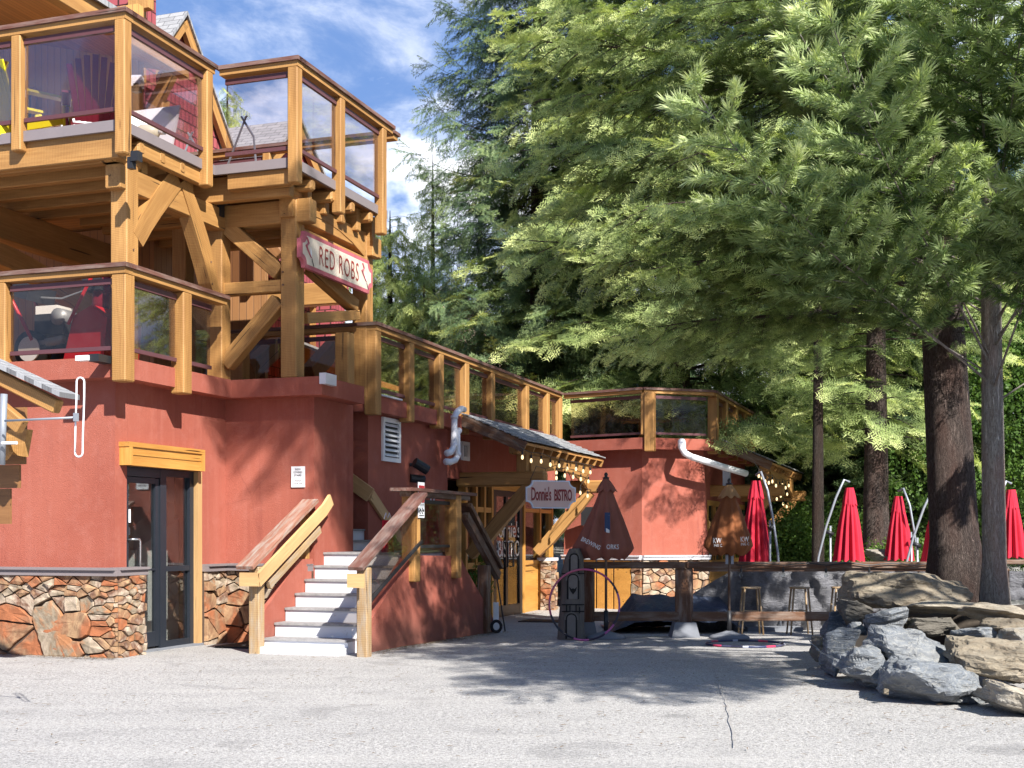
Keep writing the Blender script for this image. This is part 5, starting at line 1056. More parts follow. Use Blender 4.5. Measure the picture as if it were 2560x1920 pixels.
# ================================================================ hoops
def striped(name, cols, n):
    m, t = M(name); g = attr(t).outputs['Vector']; sp = t.n('ShaderNodeSeparateXYZ', {0: g}); f = t.math('FRACT', t.math('MULTIPLY', sp.outputs[0], n)); fin(t, t.ramp(f, [(p, c) for p, c in cols], 'CONSTANT'), .35); return m
hp = [((0), (.45, .05, .12)), (.45, (.03, .03, .05)), (.55, (.42, .12, .32)), (.78, (.05, .04, .08))]
q = PY(1461, 1503, 18.55); R = .508
t = thing('hula_hoop', 'pink and black hoop standing upright against the carved post', 'hoop', (q.x, 18.55, gz(18.5)), 'hula hoops')
m = MB(); c = Vector((q.x, 18.55, gz(18.5)+R+.015)); m.tube([c+Vector((R*math.cos(2*math.pi*i/48), .10*math.sin(2*math.pi*i/48), R*math.sin(2*math.pi*i/48))) for i in range(49)], .0155, 8, False)
m.g = [((g[0])/3.19, g[1], g[2]) for g in m.g]; m.build('ring', striped('pink striped tape', [(0, (.46, .10, .16)), (.30, (.02, .02, .03)), (.45, (.40, .10, .26)), (.52, (.03, .02, .04)), (.6, (.4, .1, .28)), (.66, (.03, .02, .04)), (.72, (.42, .12, .3)), (.8, (.03, .03, .05)), (.86, (.48, .08, .2))], 1.0), t, True)
q = PY(1862, 1612, 17.55)
t = thing('hula_hoop', 'hoop lying flat on the asphalt in front of the fence', 'hoop', (q.x, 17.55, gz(17.5)), 'hula hoops')
m = MB(); c = Vector((q.x, 17.55, gz(17.5)+.022)); m.tube([c+Vector((.53*math.cos(2*math.pi*i/48), .53*math.sin(2*math.pi*i/48), 0)) for i in range(49)], .0155, 8, False)
m.build('ring', striped('red and blue tape', [(0, (.02, .02, .04)), (.2, (.4, .42, .5)), (.3, (.02, .03, .09)), (.62, (.5, .04, .1)), (.82, (.05, .05, .1))], 1.3), t, True)
# ================================================================ umbrellas
def folded(c, zb, zt_, rb, rt, nf, mat, parent, lean=(0, 0), flare=None, amp=.16, name='canopy', seed=1, steps=12, tuck=0.0):
    """a closed canopy: pleats deepen downwards"""
    r = random.Random(seed); ph = [r.uniform(-.25, .25) for _ in range(64)]; m = MB(); n = nf*6; vs = []
    for i in range(steps+1):
        u = i/steps; z = zt_+(zb-zt_)*u
        for k in range(n):
            a_ = 2*math.pi*k/n; f = (math.cos(nf*a_+ph[int(k/6) % 64]*u)); pr_ = (u/.84)**.9 if (tuck and u < .84) else (1-tuck*((u-.84)/.16)**1.3 if tuck else u**.85); rr = (rt+(rb-rt)*pr_)*(1+amp*(1+1.6*ph[(int(k/6)+9) % 64])*min(1, u*2.2)*f+.10*u*mnoise.noise(Vector((math.cos(a_)*1.3+seed*3.1, math.sin(a_)*1.3, u*2.5))))
            fl = flare(a_, u) if flare else 1; dz_ = .022*(1-f)*u**6 if i == steps else 0
            vs.append((c[0]+lean[0]*u+rr*fl*math.cos(a_), c[1]+lean[1]*u+rr*fl*math.sin(a_), z+dz_))
    fs = [(i*n+k, i*n+(k+1) % n, i*n+n+(k+1) % n, i*n+n+k) for i in range(steps) for k in range(n)]
    m.add(vs, fs); return m.build(name, mat, parent, True)
def brown_umbrella(px, Y, label, fab, cap, seed, flare=None, rb=.36, tip=1190, low=1392, ribtxt=None, base_px=None):
    g = gz(Y); x = FX(px, Y); zt_ = CAMZ-(tip-HY)*Y/FPX; zb = CAMZ-(low-HY)*Y/FPX; t = thing('patio_umbrella', label, 'umbrella', (x, Y, g), 'closed brown umbrellas with white lettering')
    m = MB(); m.tube([(x, Y, g+.1), (x, Y, zt_)], .02, 10); m.build('pole', MT['timber_dark'], t, True)
    m = MB(); m.tube([(x, Y, g+.08), (x, Y, g+.42)], .034, 10); m.build('sleeve', MT['black'], t, True)
    m = MB(); m.lathe((x, Y, g), [(.30, 0), (.30, .03), (.26, .055), (.10, .10), (.05, .12)], 24); m.build('base', MT['concrete'], t, True)
    folded((x, Y), zb, zt_-.10, rb, .05, 8, fab, t, flare=flare, seed=seed, amp=.2, tuck=.42, steps=20)
    folded((x, Y), zt_-.25, zt_-.03, .155, .03, 8, cap, t, seed=seed+3, name='vent_cap', steps=4, amp=.12)
    m = MB(); m.lathe((x, Y, zt_-.03), [(.05, -.01), (.05, .01), (.02, .02), (.03, .05), (.02, .075), (.005, .085)], 12); m.build('finial', MT['black'], t, True)
    return t, x, Y, g, zt_, zb
fl1 = lambda a_, u: 1+.42*u**2.2*max(0, math.cos(a_-math.pi*1.04))**3+.12*u*max(0, math.cos(a_-.0))
t, x, Y, g, zt_, zb = brown_umbrella(1515, 19.0, 'closed faded rust umbrella flared at the hem, in front of the left fence end', MT['rust_fab'], MT['rust_fab'], 3, fl1, .33, 1190, 1400)
def wrap_text(txt, x, z, w_, h, ang, y, parent):
    o = text_mesh(txt, w_, h, (x, y, z), (math.cos(ang), 0, math.sin(ang)), (-math.sin(ang), 0, math.cos(ang)), MT['letter_lt'], parent, 'lettering', .004, .01); return o
wrap_text('BREWING', x-.25, zb+.25, .30, .065, math.radians(-27), Y-.43, t); wrap_text('ORKS', x+.065, zb+.20, .18, .07, 0, Y-.44, t)
m = MB(); Yb = Y-.36
m.prism([(x-.045, Yb+.02, zb+.70), (x+.035, Yb+.02, zb+.70), (x+.03, Yb-.045, zb+.42), (x-.05, Yb-.045, zb+.42)], (0, -.006, 0)); m.build('blue_emblem', simple('navy emblem', (.03, .05, .11), .7), t)
m = MB(); m.prism([(x-.04, Yb+.012, zb+.60), (x+.02, Yb+.012, zb+.66), (x+.03, Yb+.0, zb+.58), (x-.0, Yb-.01, zb+.52), (x-.03, Yb-.01, zb+.54)], (0, -.008, 0)); m.prism([(x-.03, Yb-.03, zb+.47), (x+.02, Yb-.03, zb+.46), (x+.02, Yb-.05, zb+.40), (x-.03, Yb-.05, zb+.41)], (0, -.01, 0)); m.build('emblem_light', MT['letter_lt'], t)
t, x, Y, g, zt_, zb = brown_umbrella(1823, 19.0, 'closed orange brown umbrella with a pale tan cap, mid fence', MT['brown_fab'], MT['tan_fab'], 8, None, .30, 1205, 1390)
wrap_text('KW', x-.23, zb+.23, .12, .075, 0, Y-.33, t); wrap_text('KW', x+.165, zb+.25, .12, .075, .03, Y-.36, t); wrap_text('ING C', x-.22, zb+.16, .12, .04, 0, Y-.33, t); wrap_text('ING C', x+.17, zb+.18, .12, .04, .03, Y-.36, t)
for s_ in (-1, 1):
    m = MB(); m.wbox((x-.04*s_, Y-.02, zb-.05), (.02, 0, 0), (0, .02, 0), (0, 0, .07)); m.build('strut_end', MT['galv'], t)
def red_umbrella(px, Y, tip, low, wpx, label, armdir=1, seed=1):
    """cantilever umbrella: curved mast beside a hanging closed canopy"""
    g = gz(Y); x = FX(px, Y); zt_ = CAMZ-(tip-HY)*Y/FPX; zb = CAMZ-(low-HY)*Y/FPX; rb = wpx/2/FPX*Y/1.12
    t = thing('cantilever_umbrella', label, 'umbrella', (x, Y, g), 'closed red cantilever umbrellas'); zq = zt_
    folded((x, Y), zb, zt_-.12, rb, .07, 12, MT['red_fab'], t, seed=seed, amp=.2, steps=12); folded((x, Y), zt_-.40, zt_-.08, rb*.52, .07, 10, MT['red_fab'], t, seed=seed+2, name='vent_cap', steps=4, amp=.1)
    d = armdir; ap = [(x, zt_+.02), (x+d*.10, zt_+.06), (x+d*.25, zt_-.25), (x+d*.42, zt_-.75), (x+d*.56, zt_-1.3), (x+d*.62, zt_-1.9), (x+d*.64, g+.05)]
    yy = Y-.28 if abs(d) < .8 else Y-.05
    m = MB(); m.tube([Vector((a_, Y+(yy-Y)*min(1, i/2), b_)) for i, (a_, b_) in enumerate(ap)], .021, 8); m.build('curved_arm', MT['galv'], t, True)
    m = MB(); m.tube([(x+d*.34, yy+.04, zt_-.75), (x+d*.34, yy+.04, g)], .02, 8); m.build('mast', MT['galv'], t, True)
    m = MB(); m.tube([(x+d*.30, yy, zt_-.9), (x+d*.42, yy, zt_-.85)], .035, 8); m.build('crank', MT['black'], t, True)
    m = MB(); m.wbox((x+d*.36, yy+.1, g+.04), (.45, 0, 0), (0, .45, 0), (0, 0, .04)); m.build('base', MT['concrete'], t)
    return t
red_umbrella(1890, 21.5, 1190, 1428, 84, 'closed red cantilever umbrella beside the far canopy, largest of the red ones', .55, 1)
red_umbrella(2124, 22.5, 1208, 1405, 76, 'closed red umbrella with curved arm on its left, before a dark fir trunk', -1.0, 4)
red_umbrella(2246, 24.0, 1230, 1402, 70, 'closed red umbrella with its arm crossing it, just left of the big trunk', .5, 7)
red_umbrella(2345, 22.0, 1235, 1408, 80, 'closed red umbrella mostly hidden behind the big trunk', -1.05, 9)
red_umbrella(2528, 21.0, 1212, 1396, 74, 'closed red umbrella at the right edge, beside the thin pine trunk', -.9, 11)
# ================================================================ stools
def stool(px, Y, label):
    g = gz(Y); x = FX(px, Y); zs = CAMZ-(1467-HY)*Y/FPX; t = thing('bar_stool', label, 'stool', (x, Y, g), 'bar stools behind the fence')
    m = MB(); m.lathe((x, Y, zs-.03), [(.155, 0), (.165, .012), (.155, .03)], 20); m.build('seat', MT['oldpost'], t, True)
    for sx, sy in ((-1, -1), (1, -1), (1, 1), (-1, 1)):
        m = MB(); m.tube([(x+.11*sx, Y+.1*sy, zs-.02), (x+.17*sx, Y+.15*sy, g)], [.017, .014], 8); m.build('leg', MT['oldpost'], t, True)
    for z_, k in ((.3, .84), (.45, .76)):
        m = MB(); zz = g+(zs-g)*z_; e = .17-(.06)*z_; m.tube([(x-e, Y-e*.85, zz), (x+e, Y-e*.85, zz)], .009, 6); m.tube([(x-e, Y+e*.85, zz+.03), (x+e, Y+e*.85, zz+.03)], .009, 6); m.build('stretcher', MT['oldpost'], t)
    return t
stool(1877, 20.1, 'wooden bar stool behind the fence, left of the three'); stool(1999, 20.1, 'wooden bar stool behind the fence, middle of the three'); stool(2104, 20.1, 'wooden bar stool behind the fence, nearest the rocks')
# ================================================================ tarpaulins
def sheet(name, label, f, nu, nv, mat, cat='tarpaulin'):
    V_ = []; F_ = []
    for j in range(nv+1):
        for i in range(nu+1): V_.append(tuple(f(i/nu, j/nv)))
    for j in range(nv):
        for i in range(nu): F_.append((j*(nu+1)+i, j*(nu+1)+i+1, (j+1)*(nu+1)+i+1, (j+1)*(nu+1)+i))
    m = MB(); m.add(V_, F_); o = m.build(name, mat, None, True); tag(o, label, cat); return o
def tarpmat(name, c1, c2, rough=.45):
    m, t = M(name); o = obj_c(t); n = t.noise(t.mapv(o, (1, 1, 3.2)), 6, 7, .7, 1.2); n2 = t.noise(t.mapv(o, (1, 1, 2)), 22, 5, .7, .8)
    fin(t, t.mix(n, c1, c2), rough, t.math('ADD', n, t.math('MULTIPLY', n2, .5)), 1.0, .06, spec=.5); return m
MT['tarp_g'] = tarpmat('silver grey tarpaulin', (.15, .15, .165), (.27, .27, .29), .38); MT['tarp_b'] = tarpmat('dark blue tarpaulin', (.022, .032, .06), (.06, .08, .13), .42); MT['tarp_w'] = tarpmat('white sheet', (.6, .6, .6), (.72, .72, .72), .6)
nz = lambda x, y, z=0: mnoise.noise(Vector((x, y, z)))
def f_gray(u, v):
    px = 1700+(2345-1700)*u; Y = 21.3-.5*v; top = 1512-95*min(1, max(0, (px-1700)/150))**.8 if px < 1850 else 1415
    if px > 2150: top += 8*math.sin((px-2150)*.02)
    y = 1588+(top-1588)*v; w_ = .10*nz(px*.03, y*.02)+.05*nz(px*.09, y*.05, 3)
    p = PY(px, y, Y+w_); 
    if v < .01: p.z = gz(Y)
    return p
sheet('tarpaulin', 'silver grey tarpaulin hung as a crumpled screen behind the stools', f_gray, 110, 34, MT['tarp_g'])
def f_blue(u, v):
    x = FX(1520, 20.6)+(FX(1860, 20.6)-FX(1520, 20.6))*u; y = 20.2+2.2*v; h = .62*min(1, u*5)*min(1, (1-u)*6+.1)*math.sin(math.pi*min(1, v*1.25+.04))**.6
    return Vector((x, y, gz(y)+.02+max(0, h*(.9+.25*nz(x*2, y*2)))+.07*abs(nz(x*5, y*5, 2))))
sheet('tarpaulin', 'dark blue tarpaulin heaped over something low behind the fence', f_blue, 70, 40, MT['tarp_b'])
def f_white(u, v):
    px = 2150+150*u; Y = 20.9+.9*v; base = 1478; peak = 1424+24*abs(math.sin((u*1.6+.15)*math.pi)); y = base+(peak-base)*min(1, v*1.6); return PY(px, y, Y+.05*nz(px*.1, v*4))
sheet('white_sheet', 'bright white plastic sheet bunched behind the top boulder', f_white, 30, 16, MT['tarp_w'])
def f_white2(u, v):
    px = 2500+110*u; y = 1500+(1428+40*(1-u)*0-1500)*v; return PY(px, y, 20.3-.2*v+.06*nz(px*.05, y*.05))
sheet('tarpaulin', 'grey and white tarpaulin at the right edge beside the thin trunk', f_white2, 24, 16, MT['tarp_g'])
# broom and mats by the bistro
q = PY(1263, 1572, 20.9); gg = gz(20.9)
t = thing('leaning_pole', 'thin black pole leaning beside the bistro door', 'pole', (q.x, 20.9, gg)); m = MB(); m.tube([(q.x, 20.9, gg), (q.x-.15, 21.1, gg+.95)], .013, 6); m.build('shaft', MT['black'], t)
m = MB(); q = PY(1243, 1545, 20.7); m.wbox((q.x-.02, 20.8, gz(20.8)+.24), (.045, 0, 0), (0, .08, 0), (0, 0, .24)); m.wbox((q.x+.01, 20.7, gz(20.8)+.08), (.07, 0, 0), (0, .08, 0), (0, 0, .08)); o = m.build('white_bucket', MT['white']); tag(o, 'white container half hidden behind the stair wall', 'container')
m = MB(); q = PY(1244, 1572, 20.2); c = Vector((q.x-.02, 20.2, gz(20.2)+.12)); m.tube([c+Vector((.03*math.cos(2*math.pi*i/20)*2.5, .02, .085*math.sin(2*math.pi*i/20))) for i in range(21)], .025, 8, False); o = m.build('cable_coil', MT['rubber']); tag(o, 'black rubber coil at the foot of the stair wall', 'coil')
m = MB(); c = PY(1372, 1542, 24); m.wbox((c.x, 24.2, gz(24.2)+.012), AB(.5, 0), AB(0, .32), (0, 0, .011)); o = m.build('door_mat', MT['rubber']); tag(o, 'dark door mat on the asphalt by the stone pillar', 'mat')
m = MB(); c = AB(-8.95, 15.3, .012); m.wbox(c, AB(.32, 0), AB(0, .45), (0, 0, .011)); o = m.build('door_mat', MT['rubber']); tag(o, 'black mat between the glass door and the steps', 'mat')
# ================================================================ boulders
ROCKM = {'gray': rndcol('blue grey slate', [(.06, .07, .085), (.12, .135, .155), (.18, .195, .21), (.27, .27, .265)], bumpscale=3.5, bs=1.0, bd=.08, mixn=.8, vein=(.45, .43, .37), stretch=(1, 1, 2.6)),
         'tan': rndcol('tan schist', [(.15, .125, .09), (.26, .22, .16), (.37, .33, .26), (.24, .24, .23)], bumpscale=3.5, bs=1.0, bd=.08, mixn=.8, vein=(.16, .10, .05), stretch=(.8, .8, 3.2)),
         'dark': rndcol('brown schist', [(.09, .085, .075), (.14, .125, .10), (.19, .17, .14)], bumpscale=4, bs=1.0, bd=.05, stretch=(1, 1, 3))}
def rock(px0, px1, y0, y1, Y, label, kind='gray', dep=None, seed=1, tilt=0.0, sub=3, pts_n=16, name='boulder', grp='boulders of the dry stone bank', shear=0.0):
    r = random.Random(seed); W = (px1-px0)/FPX*Y; H = (y1-y0)/FPX*Y; D = dep or max(.5, W*.55); c = PY((px0+px1)/2, (y0+y1)/2, Y+D*.35)
    bm = bmesh.new()
    for i in range(pts_n):
        v = Vector((r.gauss(0, 1), r.gauss(0, 1), r.gauss(0, 1))); v.normalize(); k = max(abs(v.x), abs(v.y), abs(v.z)); v = v*(.45/k*.9+.05*r.random())
        bm.verts.new(v)
    ret = bmesh.ops.convex_hull(bm, input=bm.verts); bmesh.ops.delete(bm, geom=[g for g in ret['geom_interior'] if isinstance(g, bmesh.types.BMVert)], context='VERTS')
    mn = [min(v.co[i] for v in bm.verts) for i in range(3)]; mx = [max(v.co[i] for v in bm.verts) for i in range(3)]
    for v in bm.verts: v.co = Vector([(v.co[i]-(mn[i]+mx[i])/2)/(mx[i]-mn[i]) for i in range(3)])
    for v in bm.verts: v.co = Vector((v.co.x*W*1.04, v.co.y*D, v.co.z*H*1.04))
    bmesh.ops.bevel(bm, geom=bm.edges[:]+bm.verts[:], offset=min(W, H)*.045, segments=1, affect='EDGES')
    bmesh.ops.triangulate(bm, faces=bm.faces)
    for _ in range(6):
        le = max(e.calc_length() for e in bm.edges); lim = max(W, H)/18
        es = [e for e in bm.edges if e.calc_length() > lim]
        if not es: break
        bmesh.ops.subdivide_edges(bm, edges=es, cuts=1); bmesh.ops.triangulate(bm, faces=bm.faces)
    so = r.uniform(0, 60)
    for v in bm.verts:
        p = v.co; q_ = Vector((p.x*1.6, p.y*1.6, p.z*5.5)); q2 = Vector((p.x*2.2+so, p.y*2.2, p.z*2.2)); n_ = mnoise.fractal(q_*1.3+Vector((so, 0, 0)), .8, 2.2, 4)
        st_ = round((p.z/H)*6+nz(p.x*2+so, p.y*2))/6*H - p.z
        v.co += p.normalized()*(n_*.05*min(1.4, W+.3)+.03*mnoise.noise(q2*2.5)) + Vector((st_*.0, 0, st_*.32))
    rot = Matrix.Rotation(tilt, 4, 'Y')
    for v in bm.verts: v.co = rot @ v.co
    if shear:
        for v in bm.verts: v.co.z += v.co.x*shear
    me = bpy.data.meshes.new(name); bm.to_mesh(me); bm.free()
    a_ = me.attributes.new('rnd', 'FLOAT', 'POINT'); a_.data.foreach_set('value', [r.uniform(.15, .85)]*len(me.vertices))
    o = bpy.data.objects.new(name, me); sc.collection.objects.link(o); me.materials.append(ROCKM[kind]); o.location = c; tag(o, label, 'boulder', grp)
    me.polygons.foreach_set('use_smooth', [False]*len(me.polygons)); return o
rock(2112, 2425, 1432, 1528, 14.6, 'largest capping boulder, dappled, on top of the bank below the white sheet', 'tan', 1.3, 2, .04, pts_n=22)
rock(2250, 2465, 1500, 1540, 13.9, 'thin pale slab lying under the capping boulder', 'tan', 1.0, 5, .02)
rock(2412, 2600, 1512, 1562, 13.3, 'pale layered boulder at the foot of the pine trunk', 'tan', .9, 9, .06)
rock(2256, 2398, 1540, 1588, 13.4, 'dark brown block with one sunlit patch under the pale slab', 'dark', .8, 12)
rock(2155, 2262, 1522, 1606, 13.3, 'pointed blue grey rock with a pale ridge, left of the dark brown block', 'gray', .7, 33, -.15, pts_n=11)
rock(2096, 2168, 1505, 1562, 14.0, 'small dark rock tucked under the left end of the capping boulder', 'dark', .6, 17, .3)
rock(2170, 2390, 1576, 1664, 12.4, 'long grey boulder sloping down to the right, second row up', 'gray', .85, 21, .0, shear=-.16, pts_n=20)
rock(2382, 2474, 1563, 1608, 13.0, 'rounded grey rock with a white patch, right of the dark brown block', 'gray', .6, 24)
rock(2452, 2600, 1550, 1602, 12.9, 'upper tan block at the right edge of the photo', 'tan', .7, 27)
rock(2500, 2660, 1572, 1618, 12.5, 'lower tan block at the right edge of the photo', 'tan', .6, 29)
rock(2380, 2640, 1603, 1700, 11.9, 'broad tan layered boulder right of the long grey one', 'tan', .95, 35, -.0, shear=-.12, pts_n=20)
rock(2046, 2136, 1570, 1686, 13.4, 'upright square grey block at the left end of the bank', 'gray', .65, 38, pts_n=12)
rock(2024, 2058, 1588, 1652, 14.2, 'small dark rock at the very left end of the bank', 'dark', .4, 41)
rock(2088, 2258, 1618, 1722, 12.3, 'pale grey faceted boulder on the asphalt, second from the left end', 'gray', .8, 44, .1, pts_n=14)
rock(2205, 2474, 1652, 1764, 11.3, 'largest blue grey boulder standing on the asphalt at the front', 'gray', 1.0, 55, -.02, shear=-.10, pts_n=22)
rock(2458, 2660, 1718, 1800, 10.5, 'flat tan slab on the asphalt at the lower right corner', 'tan', .9, 52, .0, shear=-.22)
rock(2118, 2162, 1552, 1586, 13.6, 'small blue grey stone wedged above the square block', 'gray', .3, 56)
rock(2464, 2500, 1698, 1722, 11.3, 'fist sized tan stone between the two front boulders', 'tan', .2, 58)
rock(2205, 2222, 1720, 1736, 11.3, 'little reddish stone against the largest front boulder', 'tan', .1, 60)
rock(2060, 2160, 1530, 1600, 14.4, 'blue grey rock in shadow behind the square block', 'gray', .5, 63)
rock(2150, 2300, 1600, 1680, 13.2, 'dark rock in the gap behind the long grey boulder', 'dark', .5, 66)
rock(2380, 2520, 1600, 1650, 12.8, 'dark rock in the gap behind the broad tan boulder', 'dark', .5, 68)
rock(2250, 2420, 1660, 1700, 12.1, 'dark rock in the gap under the long grey boulder', 'dark', .5, 70)
rock(2160, 2232, 1373, 1410, 24, 'pale boulder in the garden behind the second red umbrella', 'tan', .8, 71, grp=None)
# earth bank behind the boulders
V_ = []; F_ = []; nu, nv = 40, 30
for j in range(nv+1):
    for i in range(nu+1):
        x = 4.2+8.2*i/nu; y = 11.6+6.2*j/nv; e = min(1, max(0, (x-(4.5+.1*math.sin(y*3)))/.6))*min(1, max(0, (y-(14.6-.42*(x-3)))/1.1))*min(1, max(0, (18.4-y)/1.2))
        V_.append((x, y, -.06+ e*(.62+.05*nz(x*1.5, y*1.5))+.03*nz(x*6, y*6)))
for j in range(nv):
    for i in range(nu): F_.append((j*(nu+1)+i, j*(nu+1)+i+1, (j+1)*(nu+1)+i+1, (j+1)*(nu+1)+i))
m = MB(); m.add(V_, F_); tag(m.build('earth_bank', simple('dark needle litter', (.055, .042, .03), .95, var=.5, scale=25), None, True), kind='structure')
# ================================================================ chalets far behind, glimpsed through the trees
def chalet(px0, px1, ytop, ybase, Y, label, mat='boards', roofc='roof'):
    x0, x1 = FX(px0, Y), FX(px1, Y); z0 = gz(Y)-.3; z1 = CAMZ-(ytop-HY)*Y/FPX; c = ((x0+x1)/2, Y, z0); t = thing('chalet', label, 'building', c, 'chalets beyond the trees')
    m = MB(); m.wbox(((x0+x1)/2, Y+3, (z0+z1)/2), ((x1-x0)/2, 0, 0), (0, 3, 0), (0, 0, (z1-z0)/2)); m.build('wall', MT[mat], t)
    xm = (x0+x1)/2; hw = (x1-x0)/2+.8; m = MB(); m.prism([(xm-hw, Y-.8, z1-.3), (xm, Y-.8, z1+hw*.62), (xm+hw, Y-.8, z1-.3), (xm+hw, Y-.8, z1-.55), (xm, Y-.8, z1+hw*.62-.28), (xm-hw, Y-.8, z1-.55)], (0, 8, 0)); m.build('roof', MT[roofc], t)
    m = MB(); m.prism([(xm-hw*.86, Y-.02, z1-.05), (xm, Y-.02, z1+hw*.5), (xm+hw*.86, Y-.02, z1-.05)], (0, .1, 0)); m.build('gable_wall', MT[mat], t)
    n = max(2, int((x1-x0)/2.2))
    for k in range(n):
        for zz in (z0+1.6, z0+4.3):
            if zz+1 > z1: continue
            xc = x0+(x1-x0)*(k+.5)/n; m = MB(); m.wbox((xc, Y-.03, zz), (.55, 0, 0), (0, .05, 0), (0, 0, .65)); wn_ = m.build('window', MT['black'], t); m = MB(); m.wbox((xc, Y-.07, zz+.7), (.65, 0, 0), (0, .04, 0), (0, 0, .06)); m.wbox((xc, Y-.07, zz-.7), (.65, 0, 0), (0, .04, 0), (0, 0, .06)); m.build('window_trim', MT['white'], wn_)
chalet(2180, 2420, 1150, 1380, 58, 'orange timber chalet glimpsed between the trunks behind the umbrellas', 'panel')
chalet(930, 1300, 850, 1300, 75, 'pink rendered building glimpsed through the firs above the deck rail', 'signpink')
chalet(1680, 1960, 1180, 1380, 66, 'timber chalet glimpsed behind the far canopy', 'panel')
# ================================================================ trees
NP = np.random.default_rng(11)
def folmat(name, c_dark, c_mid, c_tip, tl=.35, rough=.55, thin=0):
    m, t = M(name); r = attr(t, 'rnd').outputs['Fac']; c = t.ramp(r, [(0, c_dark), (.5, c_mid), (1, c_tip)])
    p = t.n('ShaderNodeBsdfPrincipled', {'Base Color': c, 'Roughness': rough, 'Specular IOR Level': .3}); q = t.n('ShaderNodeBsdfTranslucent', {'Color': t.mix(1.0, c, (1.0, 1.0, .55), 'MULTIPLY')})
    x = t.n('ShaderNodeMixShader', {0: tl, 1: p.outputs[0], 2: q.outputs[0]})
    if thin: x = t.n('ShaderNodeMixShader', {0: thin, 1: x.outputs[0], 2: t.n('ShaderNodeBsdfTransparent').outputs[0]})
    t.n('ShaderNodeOutputMaterial', {'Surface': x.outputs[0]}); return m
FOL = {'fir': folmat('fir needles', (.045, .08, .027), (.28, .36, .125), (.76, .82, .35), .42),
       'pine': folmat('pine needles', (.10, .16, .055), (.42, .52, .23), (.80, .86, .48), .45),
       'spruce': folmat('dark spruce needles', (.04, .07, .035), (.085, .14, .06), (.22, .28, .10), .2),
       'cedar': folmat('cedar sprays', (.15, .20, .06), (.30, .38, .11), (.52, .58, .20)),
       'leaf': folmat('broad leaves', (.055, .11, .025), (.11, .20, .04), (.24, .36, .07), .45)}
def bark(name, c1, c2, c3):
    m, t = M(name); g = attr(t).outputs['Vector']; n = t.noise(t.mapv(g, (1.6, 14, 14)), 2.4, 8, .72, .9); n2 = t.noise(t.mapv(g, (4, 11, 11)), 5, 6, .7, .5); n3 = t.noise(t.mapv(g, (.6, 2, 2)), 2, 3, .5)
    rid = t.math('ABSOLUTE', t.math('SUBTRACT', n, .5)); c = t.mix(t.ramp(n2, [(.35, 0.0), (.65, 1.0)]), c1, c2); c = t.mix(t.ramp(rid, [(0, 1.0), (.045, 0.0)]), c, c3); c = t.mix(t.ramp(n3, [(.45, 0.0), (.7, .5)]), c, tuple(x*y for x, y in zip(c1, (1.3, .9, .8))))
    fin(t, c, .95, t.math('ADD', t.math('MULTIPLY', n2, .6), t.math('MULTIPLY', t.math('MINIMUM', rid, .12), 9.0)), 1.0, .035, spec=.2); return m
BARK = {'fir': bark('furrowed fir bark', (.11, .08, .068), (.23, .18, .155), (.025, .018, .016)), 'pine': bark('pale pine bark', (.42, .38, .34), (.62, .58, .53), (.2, .16, .13)), 'dark': bark('dark bark', (.06, .045, .035), (.11, .085, .07), (.02, .015, .012))}
def norm(v): return v/np.maximum(np.linalg.norm(v, axis=-1, keepdims=True), 1e-9)
def spray_fir(seed, L=.26, n_side=6, step=.021, nl=.046, nw=.0125):
    """one spray: a twig with side twigs, all set with short needles. returns tri verts (n,3,3) and tip factor"""
    r = np.random.default_rng(seed); T = []; K = []
    segs = [((0, 0, 0), (L, 0, 0), 1)]
    for i in range(n_side):
        s = .12+.8*i/n_side; side = 1 if i % 2 else -1; l = L*(.58-.42*s); a = math.radians(48+r.uniform(-8, 8)); st = (L*s, 0, 0); segs.append((st, (st[0]+l*math.cos(a), side*l*math.sin(a), r.uniform(-.02, .02)), .8))
    for p0, p1, w_ in segs:
        p0, p1 = np.array(p0), np.array(p1); d = p1-p0; ln = np.linalg.norm(d); d /= ln; sd = np.cross((0, 0, 1), d); n = int(ln/step)
        for i in range(n):
            b = p0+d*ln*(i+.5)/n; tipf = (b[0]/L)
            for ang in (r.uniform(-.2, .4), math.pi-r.uniform(-.2, .4)) + ((r.uniform(.7, 2.4),) if i % 4 == 0 else ()):
                o = sd*math.cos(ang)+np.array((0, 0, 1))*math.sin(ang); nd = norm(o*.85+d*.6); q = norm(np.cross(nd, (0, 0, 1.0))+r.normal(0, .2, 3)); T.append([b-q*nw*.5, b+q*nw*.5, b+nd*nl*r.uniform(.75, 1.15)]); K.append(tipf)
    return np.array(T, dtype=np.float32), np.array(K, dtype=np.float32)
def spray_coarse(seed, L=.55, n_side=8, drop=0.0, nl=.10, nw=.03, step=.05):
    r = np.random.default_rng(seed); T = []; K = []
    segs = [((0, 0, 0), (L, 0, 0))]
    for i in range(n_side):
        s = .1+.82*i/n_side; side = 1 if i % 2 else -1; l = L*(.62-.42*s); a = math.radians(50+r.uniform(-10, 10)); st = (L*s, 0, 0); segs.append((st, (st[0]+l*math.cos(a), side*l*math.sin(a), -drop*l+r.uniform(-.02, .02))))
    for p0, p1 in segs:
        p0, p1 = np.array(p0), np.array(p1); d = p1-p0; ln = np.linalg.norm(d); d /= ln; sd = norm(np.cross((0, 0, 1), d)); n = max(2, int(ln/step))
        for i in range(n):
            b = p0+d*ln*(i+.5)/n
            for sg in (-1, 1): nd = norm(sd*sg*.8+d*.7+np.array((0, 0, r.uniform(-.5-drop, .35)))); T.append([b-d*nw*.5, b+d*nw*.5, b+nd*nl*r.uniform(.7, 1.2)]); K.append(b[0]/L)
    return np.array(T, dtype=np.float32), np.array(K, dtype=np.float32)
